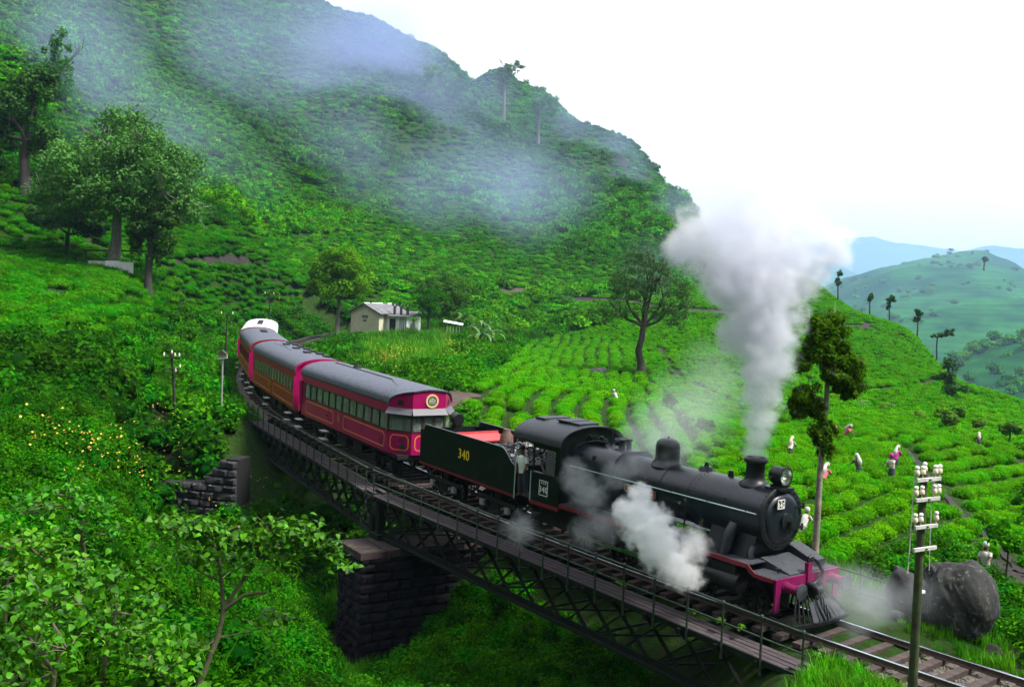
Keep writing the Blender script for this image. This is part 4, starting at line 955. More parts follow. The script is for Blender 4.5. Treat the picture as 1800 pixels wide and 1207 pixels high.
def stone_mesh(w, h, d_, var, mat, amt):
    k = (round(w, 1), round(h, 2), var, mat.name)
    if k not in SC:
        V, F = rough_stone(round(w, 1), d_, h, hash(k[:3]) % 9999 if False else int(w*100)+int(h*1000)*7+var*31, amt); SC[k] = MB().add(V, F).mesh('stone', mat, 35)
    return SC[k]
def masonry(parent, org, dirx, width, z0, z1, course, mat, depth=.3, lmin=.5, lmax=.95, amt=.06, seed=1, maskf=None, batter=0.):
    """wall of separate stones: org = left bottom corner (seen from outside), dirx = unit vector to the right"""
    r = random.Random(seed); dx = Vector((dirx[0], dirx[1], 0)).normalized(); ang = math.atan2(dx.y, dx.x); out = Vector((dx.y, -dx.x, 0)); n = 0; z = z0; row = 0
    while z < z1-.05:
        h = min(course*r.uniform(.9, 1.1), z1-z); x = 0.
        x = 0.; first = True
        while x < width-.02:
            w = r.uniform(lmin, lmax)
            if first and row % 2: w *= .6
            first = False
            if width-x-w < lmin*.6: w = width-x
            c = Vector(org)+dx*(x+w/2)+Vector((0, 0, z+h/2))-out*(depth/2+batter*(z-z0))
            if maskf is None or maskf((x+w/2)/width, (z+h/2-z0)/(z1-z0)):
                me = stone_mesh(w-.035, round(course-.03, 2), depth, r.randrange(4), mat, amt)
                o = link('stone', me, parent, c, (0, 0, ang)); o.scale = ((w-.03)/round(w-.035, 1), 1, (h-.025)/round(course-.03, 2)); n += 1
            x += w
        z += h; row += 1
    return n
# pier: across the track under the joint of the two spans
pa, pb = track(18.6, 4.0), track(21.0, 4.0); ctr = track(18.95)
dS = Vector(BN[2]-BN[0]); dS.z = 0; dS.normalize(); nL = Vector((0, 0, 1)).cross(dS).normalized()
if nL.y > 0: nL = -nL
pier = thing('bridge_pier', 'tall dark squared stone pier standing in the gully under the middle of the bridge', 'bridge pier')
zt, zb_ = ZB+G*20-.42, -8.2; hl_, hn, hf = 1.15, 4.15, 5.0     # half thickness along the line, reach to each side
ctr = Vector((ctr[0], ctr[1], 0))
fwd = -dS                                              # towards the front of the train
cn_f, cn_b = ctr+nL*hn+fwd*hl_, ctr+nL*hn-fwd*hl_
cf_f, cf_b = ctr-nL*hf+fwd*hl_, ctr-nL*hf-fwd*hl_
core = MB(); q = .10
core.add([tuple(ctr+nL*((hn if a_ > 0 else hf)-q)*a_+fwd*(hl_-q)*b_+Vector((0, 0, z))) for z in (zb_, zt) for a_, b_ in ((1, 1), (1, -1), (-1, -1), (-1, 1))], [(0, 1, 2, 3), (7, 6, 5, 4), (0, 4, 5, 1), (1, 5, 6, 2), (2, 6, 7, 3), (3, 7, 4, 0)])
core.obj('core', m_mort, pier)
n1 = masonry(pier, Vector((cn_f.x, cn_f.y, 0)), cf_f-cn_f, (cf_f-cn_f).length, zb_, zt, .40, m_stone, .3, .55, 1.1, .08, 5)
n2 = masonry(pier, Vector((cn_b.x, cn_b.y, 0)), cn_f-cn_b, (cn_f-cn_b).length, zb_, zt, .40, m_stone, .3, .5, .9, .08, 6)
cp = MB(); 
for i in range(8):
    a0, a1 = -hf-.07+i*(hn+hf+.14)/8, -hf-.07+(i+1)*(hn+hf+.14)/8-.03
    cc = ctr+nL*((a0+a1)/2); mt = Matrix(((-nL.x, fwd.x, 0, cc.x), (-nL.y, fwd.y, 0, cc.y), (0, 0, 1, zt+.15), (0, 0, 0, 1)))
    cm_ = MB().box((0, 0, 0), (a1-a0, 2*hl_+.14, .30), taper=.97).xf(mt); cm_.obj('coping_stone', m_cap, pier, bevel=.03)
for k_, gl_ in ((0, 2.42), (1, -2.42)):
    c_ = ctr+nL*gl_+dS*.9; MB().box((c_.x, c_.y, zt+.40), (.9, .6, .22), (0, 0, math.atan2(dS.y, dS.x))).obj('bearing', m_gird, pier)
# abutments
def abut(s, name, label, sgn, zlow):
    t = thing(name, label, 'abutment'); p = track(s, 3.2); q_ = track(s, -3.2)
    a_, b_ = (p, q_) if sgn > 0 else (q_, p)   # the face looks into the gully
    masonry(t, Vector((a_[0], a_[1], 0)), Vector(b_-a_), 6.4, zlow, G*s-2.35, .42, m_stone2 if sgn > 0 else m_stone, .4, .5, 1.1, .08, 12)
    c_ = track(s+sgn*.6, 0); th = -(s-S0)/R
    MB().box((c_[0], c_[1], (zlow+G*s-2.35)/2), (1.0, 6.3, G*s-2.35-zlow), (0, 0, th)).box((track(s+sgn*1.1)[0], track(s+sgn*1.1)[1], G*s-1.5), (.8, 6.0, 2.0), (0, 0, th)).obj('core', m_mort, t)
    return t
ab1 = abut(41.2, 'abutment', 'dark stone abutment under the far end of the bridge', 1, -7)
ab2 = abut(-1.6, 'abutment', 'stone abutment under the near right end of the bridge by the bank', -1, -3.6)
# stepped wing wall on the left of the far abutment
wing = thing('retaining_wall', 'broken stepped rubble retaining wall covered in moss left of the bridge end', 'retaining wall')
wa, wb_ = at(268, 850, 57.5), at(412, 850, 55.0)
wd = Vector((wb_[0]-wa[0], wb_[1]-wa[1], 0)); wl = wd.length
z_lo, z_hi = -4.3, -.55+.15
stepf = lambda x, z: z < (.60 if x < .30 else .66 if x < .62 else .78 if x < .74 else .90 if x < .86 else 1.01)
masonry(wing, Vector((wa[0], wa[1], 0)), wd, wl, z_lo, z_hi, .40, m_stone2, .5, .55, 1.25, .13, 21, stepf, .05)
o2 = Vector((wd.y, -wd.x, 0)).normalized()
bk = MB()
for x0, x1, zz in ((0, .30, .57), (.30, .62, .63), (.62, .74, .75), (.74, .86, .86), (.86, 1, .98)):
    p0 = Vector((wa[0], wa[1], 0))+wd*x0-o2*.3; p1 = Vector((wa[0], wa[1], 0))+wd*x1-o2*.3; h_ = z_lo+(z_hi-z_lo)*zz
    bk.add([tuple(p0+Vector((0, 0, z_lo))), tuple(p1+Vector((0, 0, z_lo))), tuple(p1-o2*1.4+Vector((0, 0, z_lo))), tuple(p0-o2*1.4+Vector((0, 0, z_lo))), tuple(p0+Vector((0, 0, h_))), tuple(p1+Vector((0, 0, h_))), tuple(p1-o2*1.4+Vector((0, 0, h_))), tuple(p0-o2*1.4+Vector((0, 0, h_)))], [(0, 3, 2, 1), (4, 5, 6, 7), (0, 1, 5, 4), (1, 2, 6, 5), (2, 3, 7, 6), (3, 0, 4, 7)])
bk.obj('core', m_mort, wing)

# ================================================================== PLANTS
_HD = np.exp(np.linspace(math.log(9), math.log(1000), 1400))
def hit(u, v, dmin=9.):
    """ground point seen at a bearing and elevation (survey helper)"""
    d = ray(u, v); k = 1/math.hypot(d[0], d[1]); Ds = _HD[_HD >= dmin]
    x = CAM[0]+d[0]*k*Ds; y = CAM[1]+d[1]*k*Ds; z = CAM[2]+d[2]*k*Ds; h = height(x, y)
    i = np.argmax(z < h) if (z < h).any() else len(Ds)-1
    return np.array([x[i], y[i], h[i]])
def inpoly(u, v, poly):
    u = np.asarray(u); v = np.asarray(v); r = np.zeros(u.shape, bool); n = len(poly)
    for i in range(n):
        x1, y1 = poly[i]; x2, y2 = poly[(i+1) % n]
        c = ((y1 > v) != (y2 > v)) & (u < (x2-x1)*(v-y1)/((y2-y1) or 1e-9)+x1); r ^= c
    return r
def clump(name, n, rad, ln, wd, mat, seed, lobes=5, up=.5, core=True, flat=0., spread=.55, inside=.25, droop=.1, tbias=0., base=0.):
    g = np.random.default_rng(seed); rad = np.array(rad, float)
    C = []; Rr = []
    for k in range(lobes):
        a = g.uniform(0, 6.283); q = spread*math.sqrt(g.uniform(0, 1)) if k else 0
        C.append([q*math.cos(a), q*math.sin(a), g.uniform(-.1, .35)*(1-flat)]); Rr.append(g.uniform(.45, .72) if lobes > 1 else 1.)
    C = np.array(C); Rr = np.array(Rr)
    pick = g.choice(lobes, n, p=Rr**2/(Rr**2).sum())
    dv = g.normal(size=(n, 3)); dv[:, 2] = np.abs(dv[:, 2])*1.0-.25*(g.uniform(size=n) < .35)*2; dv /= np.linalg.norm(dv, axis=1, keepdims=True)
    rr = np.where(g.uniform(size=n) < inside, g.uniform(.5, .95, n), g.uniform(.93, 1.07, n))
    P = C[pick]+dv*(Rr[pick]*rr)[:, None]
    if flat: P[:, 2] = np.where(P[:, 2] > .62, .62+(P[:, 2]-.62)*(1-flat), P[:, 2])
    P *= rad; P[:, 2] = np.maximum(P[:, 2]+rad[2]*.35+base, .02)
    N = dv*(1-up)+np.array([0, 0, up])+g.normal(size=(n, 3))*.35
    V, F = leaves(P, N, ln*g.uniform(.7, 1.3, n), wd*g.uniform(.7, 1.3, n), g, droop)
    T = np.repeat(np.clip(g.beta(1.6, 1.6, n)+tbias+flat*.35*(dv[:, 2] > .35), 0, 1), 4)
    if core:
        VV = [V]; FF = [F]; TT = [T]; o = len(V)
        for k in range(lobes):
            m1, m2 = 8, 5; sv = []
            for i in range(m2+1):
                th = math.pi*i/m2
                for j in range(m1):
                    ph = 2*math.pi*j/m1; q = (.80 if flat else .58)*Rr[k]
                    p = (C[k]+np.array([math.sin(th)*math.cos(ph), math.sin(th)*math.sin(ph), math.cos(th)])*q)
                    if flat and p[2] > .5: p[2] = .5
                    p = p*rad; p[2] = p[2]+rad[2]*.35+base; sv.append(p)
            f = [[o+i*m1+j, o+i*m1+(j+1) % m1, o+(i+1)*m1+(j+1) % m1, o+(i+1)*m1+j] for i in range(m2) for j in range(m1)]
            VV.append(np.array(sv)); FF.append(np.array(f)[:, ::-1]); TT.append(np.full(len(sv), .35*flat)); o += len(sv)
        V = np.concatenate(VV); F = np.concatenate(FF); T = np.concatenate(TT)
    return fastmesh(name, V, F, mat, T)
def grass_mesh(name, n, h, r, mat, seed):
    g = np.random.default_rng(seed); a = g.uniform(0, 6.283, n); q = r*np.sqrt(g.uniform(size=n)); x, y = q*np.cos(a), q*np.sin(a)
    hh = h*g.uniform(.5, 1.2, n); la = g.uniform(0, 6.283, n); le = hh*g.uniform(.15, .7, n); w = .010+.006*g.uniform(size=n)
    px, py = -np.sin(la)*w, np.cos(la)*w; dx, dy = np.cos(la)*le, np.sin(la)*le
    V = np.stack([np.stack([x-px, y-py, 0*x], 1), np.stack([x+px, y+py, 0*x], 1), np.stack([x+dx*.4+px*.8, y+dy*.4+py*.8, hh*.65], 1), np.stack([x+dx*.4-px*.8, y+dy*.4-py*.8, hh*.65], 1), np.stack([x+dx+px*.1, y+dy+py*.1, hh], 1), np.stack([x+dx-px*.1, y+dy-py*.1, hh], 1)], 1).reshape(-1, 3)
    b_ = np.arange(n)[:, None]*6; F = np.concatenate([b_+[0, 1, 2, 3], b_+[3, 2, 4, 5]])
    return fastmesh(name, V, F, mat, np.repeat(g.uniform(size=n), 6))
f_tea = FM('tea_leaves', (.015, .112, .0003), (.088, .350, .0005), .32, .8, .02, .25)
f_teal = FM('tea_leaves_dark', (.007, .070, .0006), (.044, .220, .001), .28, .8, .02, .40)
f_scrub = FM('scrub_leaves', (.007, .052, .001), (.038, .175, .0015), .28, .8, .02, .55)
f_lush = FM('lush_leaves', (.007, .064, .0006), (.044, .220, .001), .30, .75, .03, .45)
f_mtn = FM('mountain_scrub_leaves', (.012, .088, .001), (.068, .270, .002), .25, .8, .02, .55)
f_yel = FM('yellow_green_leaves', (.035, .14, .002), (.13, .32, .003), .3, .55, .15, .3)
f_dark = FM('dark_tree_leaves', (.010, .055, .004), (.034, .135, .008), .25, .55, .15, .3)
f_grey = FM('grey_green_leaves', (.030, .11, .015), (.085, .24, .035), .3, .55, .15, .25)
f_grass = FM('grass_blades', (.022, .13, .002), (.085, .30, .004), .3, .6, .08, .4)
f_fore = FM('broad_leaves', (.012, .085, .001), (.085, .31, .004), .36, .50, .22, .25)
m_bark = M('grey_bark', (.10, .09, .08), .9, .4, 5, bump=.6, col2=(.20, .19, .175))
m_barkd = M('dark_bark', (.035, .03, .026), .9, .4, 6, bump=.6)
m_stem = M('green_brown_stem', (.09, .085, .045), .8, .4, 9, bump=.3)

def scatter(name, meshes, P, RZ, SC_, idx, label=None, tilt=None):
    """one object: plants set out on points (geometry nodes)"""
    n = len(P); me = bpy.data.meshes.new(name); me.vertices.add(n); me.vertices.foreach_set('co', np.asarray(P, np.float32).ravel())
    R_ = np.zeros((n, 3), np.float32); R_[:, 2] = RZ
    if tilt is not None: R_[:, :2] = tilt
    a = me.attributes.new('rot', 'FLOAT_VECTOR', 'POINT'); a.data.foreach_set('vector', R_.ravel())
    S_ = np.asarray(SC_, np.float32); S_ = np.repeat(S_[:, None], 3, 1) if S_.ndim == 1 else S_
    a = me.attributes.new('scl', 'FLOAT_VECTOR', 'POINT'); a.data.foreach_set('vector', S_.ravel())
    a = me.attributes.new('idx', 'INT', 'POINT'); a.data.foreach_set('value', np.asarray(idx, np.int32))
    P_ = np.asarray(P); D_ = dist(P_); q_ = np.where(D_ < 60, 9., np.where(D_ < 165, 22., 60.)); tea_ = name.startswith('tea'); pt = .60+fbm(P_[:, 0]/q_, P_[:, 1]/q_, 4, 91)*(.55 if tea_ else 1.5)+RNG.normal(0, .05, n)
    a = me.attributes.new('patch', 'FLOAT', 'POINT'); a.data.foreach_set('value', np.clip(pt, .03, 1).astype(np.float32))
    me.update(); o = link(name, me); tag(o, label, kind='stuff')
    c = bpy.data.collections.new(name+'_kinds')
    for k, m_ in enumerate(meshes): c.objects.link(bpy.data.objects.new('%s_kind_%d' % (name, k), m_))
    ng = bpy.data.node_groups.new(name, 'GeometryNodeTree'); ng.interface.new_socket('Geometry', in_out='INPUT', socket_type='NodeSocketGeometry'); ng.interface.new_socket('Geometry', in_out='OUTPUT', socket_type='NodeSocketGeometry')
    N = ng.nodes.new; L = ng.links.new
    gi, go = N('NodeGroupInput'), N('NodeGroupOutput'); ci = N('GeometryNodeCollectionInfo'); ci.inputs['Collection'].default_value = c; ci.inputs['Separate Children'].default_value = True; ci.inputs['Reset Children'].default_value = True
    ip = N('GeometryNodeInstanceOnPoints'); ip.inputs['Pick Instance'].default_value = True
    def na(nm, ty):
        x = N('GeometryNodeInputNamedAttribute'); x.data_type = ty; x.inputs['Name'].default_value = nm; return x.outputs['Attribute']
    er = N('FunctionNodeEulerToRotation'); L(na('rot', 'FLOAT_VECTOR'), er.inputs[0])
    L(gi.outputs[0], ip.inputs['Points']); L(ci.outputs[0], ip.inputs['Instance']); L(na('idx', 'INT'), ip.inputs['Instance Index']); L(er.outputs[0], ip.inputs['Rotation']); L(na('scl', 'FLOAT_VECTOR'), ip.inputs['Scale'])
    L(ip.outputs[0], go.inputs[0]); md = o.modifiers.new('scatter', 'NODES'); md.node_group = ng
    return o
def chordline(u): return np.interp(u, [380, 440, 480, 690, 867, 1185, 1260], [640, 742, 800, 968, 1062, 1212, 1300])
def clear_of_works(P, h, r):
    """true where a plant of height h, radius r would not stand in the railway, in a building or in front of the bridge"""
    s, lat = inv(P[:, 0], P[:, 1]); al = np.abs(lat)
    ok = ~((al < 2.7+r*.8) & ((s < -2.0) | (s > 41)) & (s < 136))
    onb = (s > -2.6) & (s < 41.5) & (al < 3.6+r)
    ok &= ~(onb & (P[:, 2]+h > -2.5+G*s))
    ok &= ~((s > 17.0) & (s < 21.4) & (al < 4.9+r*.6))
    D = dist(P); T = P.copy(); T[:, 2] += h; u, v = proj(T)
    front = (lat > 2.8) & (s < 43) & (D < 62)
    ok &= ~(front & (u > 400) & (v < chordline(u)+8))
    ok &= ~((lat > 2.8) & (s < -2) & (v < 1188) & (u > 1380))
    ok &= ~((lat > 0) & (s >= 41) & (s < 80) & (u > np.interp(v, [560, 620, 680, 740], [418, 408, 418, 436])) & (al < 14))
    # in front of the wing wall
    ok &= ~((D < 57.5) & (u > 262) & (u < 425) & (v < 868) & (v > 770))
    for (c, rr) in NOGO: ok &= ~(np.hypot(P[:, 0]-c[0], P[:, 1]-c[1]) < rr+r)
    return ok
NOGO = []
HOUSE = ground(664, 150.); NOGO.append((HOUSE, 7.5))
BOULD = [ground(1592, 31.), ground(1640, 32.5), ground(1694, 29.)]
NOGO += [(BOULD[0], .9), (BOULD[1], .6), (BOULD[2], 1.4)]

# ---- paths: bare earth strips that follow the ground
m_earth = M('bare_red_earth', (.045, .026, .018), 1, .4, 1.2, bump=.8, col2=(.075, .05, .036)); m_earthd = M('dark_earth_bank', (.014, .010, .009), 1, .4, 1.2, bump=.8)
PATHS = []
def path(pix, w, mat, dmin=40, seg=26):
    pts = [hit(u, v, dmin) for u, v in pix]; L_ = []
    for i in range(len(pts)-1):
        for k in range(seg): L_.append(pts[i]+(pts[i+1]-pts[i])*k/seg)
    L_.append(pts[-1]); L_ = np.array(L_)[:, :2]
    for _ in range(3): L_[1:-1] = (L_[:-2]+L_[1:-1]*2+L_[2:])/4
    d = np.gradient(L_, axis=0); d /= np.linalg.norm(d, axis=1, keepdims=True)+1e-9; nrm = np.stack([-d[:, 1], d[:, 0]], 1); V = []; F = []
    m = 5
    for i in range(len(L_)):
        for k in range(m):
            o_ = (k/(m-1)-.5)*w*(1+.25*math.sin(i*.7)); p = L_[i]+nrm[i]*o_; V.append((p[0], p[1], hz(p[0], p[1])+.06))
    for i in range(len(L_)-1):
        for k in range(m-1): F.append((i*m+k, i*m+k+1, (i+1)*m+k+1, (i+1)*m+k))
    o = link('path', fastmesh('path', V, F, mat, smooth=True)); tag(o, kind='structure'); PATHS.append((L_, w*.5))
def off_paths(P, r):
    ok = np.ones(len(P), bool)
    for L_, w in PATHS:
        lo, hi = L_.min(0)-w-2, L_.max(0)+w+2
        c = np.where((P[:, 0] > lo[0]) & (P[:, 0] < hi[0]) & (P[:, 1] > lo[1]) & (P[:, 1] < hi[1]))[0]
        if len(c): 
            dd = np.sqrt(((P[c, None, :2]-L_[None])**2).sum(-1)).min(1); ok[c] &= dd > w+r
    return ok
path([(1392,566),(1450,571),(1530,577),(1612,583)], 2.2, m_earthd, 90)
path([(985,521),(1060,528),(1130,536),(1200,543),(1282,551)], 3.0, m_earthd, 120)
path([(880,512),(960,508),(1040,505),(1120,502),(1250,500)], 2.0, m_earth, 150)
path([(1590,790),(1640,850),(1690,905),(1745,955),(1800,1010)], .35, m_earthd, 36)
path([(1700,780),(1760,800),(1830,830)], .3, m_earthd, 50)
path([(1500,690),(1580,683),(1660,668),(1730,650)], .4, m_earthd, 80)
path([(1480,625),(1560,627),(1640,632)], .4, m_earthd, 100)
path([(1160,612),(1180,650),(1240,690),(1300,712)], .35, m_earthd, 70)
path([(1730,985),(1775,1015),(1830,1050)], 1.1, m_earthd, 30)
path([(300,462),(360,461),(440,462)], .6, m_earthd, 90)
path([(60,585),(150,600),(230,640),(270,690)], 1.4, m_earthd, 40)
path([(640,600),(700,596),(760,606)], 3.0, m_earth, 100)
path([(820,690),(770,720),(740,745)], 1.8, m_earth, 48)

# ---- tea in rows, one bush after the other
TEA_R = [(812,770),(830,690),(900,612),(985,590),(1050,575),(1000,528),(1120,512),(1240,500),(1300,470),(1395,478),(1500,520),(1612,578),(1700,632),(1830,700),(1830,1060),(1740,1010),(1690,975),(1640,960),(1560,968),(1520,1010),(1440,985),(1390,985),(1300,960),(1100,900),(900,830)]
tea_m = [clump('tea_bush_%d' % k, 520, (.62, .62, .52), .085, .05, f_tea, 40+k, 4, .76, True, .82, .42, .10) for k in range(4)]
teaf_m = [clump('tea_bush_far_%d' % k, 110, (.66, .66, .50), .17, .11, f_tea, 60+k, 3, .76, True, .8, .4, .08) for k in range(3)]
def rows(poly, pa, pb, dmin, dmax, gap, step, dm, excl=()):
    A, B = hit(*pa, dm), hit(*pb, dm); e1 = (B-A)[:2]; e1 /= np.linalg.norm(e1); e2 = np.array([-e1[1], e1[0]])
    w = 190; I, J = np.meshgrid(np.arange(-w/gap, w/gap), np.arange(-w/step, w/step), indexing='ij')
    I = I.ravel(); J = J.ravel(); x = A[0]+e2[0]*I*gap+e1[0]*J*step; y = A[1]+e2[1]*I*gap+e1[1]*J*step
    wob = fbm(x/18, y/18, 2, 4)*3.0; x = x+e2[0]*wob+RNG.normal(0, .10, len(x)); y = y+e2[1]*wob+RNG.normal(0, .10, len(y))
    D = np.hypot(x-CAM[0], y-CAM[1]); k = (D > dmin) & (D < dmax); x, y = x[k], y[k]
    P = np.stack([x, y, height(x, y)], 1); u, v = proj(P); k = inpoly(u, v, poly) & (RNG.uniform(size=len(u)) > .05)
    for e in excl: k &= ~inpoly(u, v, e)
    return P[k]
f1 = [(812,775),(830,690),(900,612),(985,590),(1080,600),(1180,700),(1240,800),(1240,930),(900,830)]
f2 = [(1240,930),(1240,800),(1300,760),(1450,740),(1560,770),(1700,790),(1830,840),(1830,1060),(1740,1010),(1690,975),(1640,960),(1560,968),(1520,1010),(1440,985),(1390,985),(1300,960)]
f3 = [(1180,690),(1085,598),(1050,575),(1000,528),(1120,512),(1240,500),(1300,470),(1395,478),(1500,520),(1612,578),(1700,632),(1830,700),(1830,840),(1700,790),(1560,770),(1450,740),(1300,760),(1240,800)]
tp = np.concatenate([rows(f1, (880,760), (985,640), 30, 175, 1.50, .62, 40), rows(f2, (1450,950), (1650,880), 24, 85, 1.50, .62, 30, [f1]), rows(TEA_R, (1430,600), (1560,604), 26, 250, 1.62, .56, 80, [f1, f2])])
print('bare', int(inpoly(*proj(tp), [(1480,915),(1635,915),(1635,960),(1480,985)]).sum()))
k = clear_of_works(tp, .9, .6) & off_paths(tp, .35); tp = tp[k]
o_ = np.argsort(dist(tp)); tp = tp[o_]
inv_u, inv_v = proj(tp); vis = (inv_u > -20) & (inv_u < 1820) & (inv_v < 1230)
hidden = (inv_v > np.interp(inv_u, [800, 900, 1000, 1100, 1290, 1400, 1401, 1830], [740, 740, 745, 760, 800, 830, 1000, 1200]))
cand = np.where(vis & ~hidden)[0][:300]; isb = np.zeros(len(tp), bool); isb[cand] = True
for q in cand:
    p = tp[q]; o = link('tea_bush', tea_m[rnd.randrange(4)], None, (p[0], p[1], p[2]-.12), (0, 0, rnd.uniform(0, 6.28)), (rnd.uniform(.92, 1.15), rnd.uniform(.92, 1.15), rnd.uniform(1.0, 1.35)))
    tag(o, 'knee high bright green tea bush in the planted rows behind the engine', 'tea bush', 'tea bushes in rows beyond the railway')
rest = tp[~isb]; D = dist(rest); near = D < 75
def go(name, P, meshes, s0, s1, sink=.1, zj=.2, label=None, tl=0.):
    n = len(P); 
    if not n: return
    S_ = RNG.uniform(s0, s1, n); P = P.copy(); P[:, 2] -= sink*S_
    scatter(name, meshes, P, RNG.uniform(0, 6.283, n), np.stack([S_, S_, S_*RNG.uniform(1-zj, 1+zj, n)], 1), RNG.integers(0, len(meshes), n), label, RNG.normal(0, tl, (n, 2)) if tl else None)
ru_, rv_ = proj(rest); up3 = ~near & ~inpoly(ru_, rv_, f1); go('tea_field', rest[near], tea_m, .92, 1.15, .0, .2); go('tea_field', rest[~near & ~up3], teaf_m, .95, 1.2, .0, .2); go('tea_field', rest[up3], teaf_m, .80, .98, .0, .2)
print('tea', len(tp), int(near.sum()))

# ---- random cover over the rest of the slopes
def cover(dmin, dmax, gap, pad=140):
    ds_ = []; d_ = dmin
    P = []
    while d_ < dmax:
        n = max(2, int(1.24*d_/gap)); b_ = np.linspace(-.62, .62, n)+RNG.uniform(-.5, .5, n)*gap/d_; dd = d_+RNG.uniform(-.5, .5, n)*gap
        x = CAM[0]+dd*(np.cos(b_)*FW[0]+np.sin(b_)*RT[0]); y = CAM[1]+dd*(np.cos(b_)*FW[1]+np.sin(b_)*RT[1]); P.append(np.stack([x, y], 1)); d_ += gap
    P = np.concatenate(P); P = np.concatenate([P, height(P[:, 0], P[:, 1])[:, None]], 1); u, v = proj(P)
    k = (u > -pad) & (u < 1800+pad) & (v > -160) & (v < 1207+pad*2.2); return P[k], u[k], v[k]
GRASSY = [[(600,1010),(650,1000),(650,1230),(560,1230)],[(640,590),(800,585),(800,640),(700,660),(620,640)],[(1430,1150),(1600,1180),(1830,1230),(1830,1300),(1380,1300)],[(1440,985),(1520,1010),(1560,1040),(1480,1020)]]
def grassy(u, v):
    r = np.zeros(len(u), bool)
    for g_ in GRASSY: r |= inpoly(u, v, g_)
    return r
TEA_L = [(-200,330),(60,330),(300,395),(420,400),(560,415),(600,470),(560,530),(440,560),(300,560),(150,600),(-200,600)]
TEA_M = [(540,430),(700,360),(830,400),(1000,470),(1150,490),(900,506),(700,500),(620,480),(600,450)]
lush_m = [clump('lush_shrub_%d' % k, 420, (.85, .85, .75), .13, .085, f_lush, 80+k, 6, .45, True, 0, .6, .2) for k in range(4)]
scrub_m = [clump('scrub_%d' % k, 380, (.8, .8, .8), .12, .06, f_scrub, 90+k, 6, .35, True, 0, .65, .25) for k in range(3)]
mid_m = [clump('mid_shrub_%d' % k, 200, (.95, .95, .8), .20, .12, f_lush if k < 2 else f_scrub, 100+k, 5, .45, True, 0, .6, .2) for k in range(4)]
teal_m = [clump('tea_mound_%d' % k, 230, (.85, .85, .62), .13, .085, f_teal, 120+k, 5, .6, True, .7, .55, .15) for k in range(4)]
mtn_m = [clump('mountain_scrub_%d' % k, 130, (1, 1, .8), .34, .22, f_mtn, 140+k, 5, .4, True, .0, .6, .2) for k in range(4)]
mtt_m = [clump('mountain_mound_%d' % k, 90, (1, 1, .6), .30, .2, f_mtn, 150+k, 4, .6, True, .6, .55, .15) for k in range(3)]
grs_m = [grass_mesh('grass_tuft_%d' % k, 90, .42, .32, f_grass, 160+k) for k in range(3)]
wt_m = [grass_mesh('weed_tuft_%d' % k, 60, .6, .35, f_lush, 170+k) for k in range(2)]
def take(P, k): return P[k]
NOFILL = []
def slope_ok(P, r, h): return clear_of_works(P, h, r) & off_paths(P, r*.4)
# gully and near slopes
P, u, v = cover(10, 46, .52); g_ = grassy(u, v); D = dist(P); dens = np.where(D < 20, .62, .85)
k = slope_ok(P, .5, 1.0) & ~inpoly(u, v, TEA_R) & ~g_ & (RNG.uniform(size=len(u)) < dens); sel = P[k]; c_ = fbm(sel[:, 0]/4, sel[:, 1]/4, 3, 12)
go('undergrowth', sel[c_ > -.06], lush_m, .45, 1.0, .12, .25); go('undergrowth', sel[c_ <= -.06], scrub_m+wt_m[:1], .45, .95, .12, .25)
P2, u2, v2 = cover(10, 40, .26); s_, lt_ = inv(P2[:, 0], P2[:, 1]); k = (grassy(u2, v2) | ((s_ < -2) & (np.abs(lt_) > 1.55) & (np.abs(lt_) < 6) & (RNG.uniform(size=len(u2)) < .30))) & ~((np.abs(lt_) < 1.5) & (s_ > -30)) & ~((s_ > -2) & (np.abs(lt_) < 3.2))
for (c, rr) in NOGO: k &= np.hypot(P2[:, 0]-c[0], P2[:, 1]-c[1]) > rr*.8
go('grass', P2[k], grs_m, .5, 1.1, .03, .3)
P2, u2, v2 = cover(10, 60, .9); k = slope_ok(P2, .2, .5) & ~inpoly(u2, v2, TEA_R) & (fbm(P2[:, 0]/3, P2[:, 1]/3, 3, 77) > .05); go('grass', P2[k], grs_m+wt_m, .6, 1.3, .03, .3)
n_ = 2600; s_ = RNG.uniform(41, 84, n_); l_ = RNG.uniform(2.2, 11, n_); Pv = np.array([track(a_, b_)[:2] for a_, b_ in zip(s_, l_)]); Pv = np.concatenate([Pv, height(Pv[:, 0], Pv[:, 1])[:, None]], 1); go('grass', Pv, grs_m[:2]+wt_m[:1], .7, 1.25, .03, .3)
n_ = 900; s_ = RNG.uniform(-26, -1.5, n_); l_ = -RNG.uniform(1.6, 7, n_); Pv = np.array([track(a_, b_)[:2] for a_, b_ in zip(s_, l_)]); Pv = np.concatenate([Pv, height(Pv[:, 0], Pv[:, 1])[:, None]], 1); k = fbm(Pv[:, 0]/1.5, Pv[:, 1]/1.5, 3, 41) > -.02; go('grass', Pv[k], grs_m+wt_m, .3, .75, .03, .3)
k = (RNG.uniform(size=n_) < .16) & (l_ < -3.2); go('undergrowth', Pv[k], lush_m, .25, .5, .1, .2)
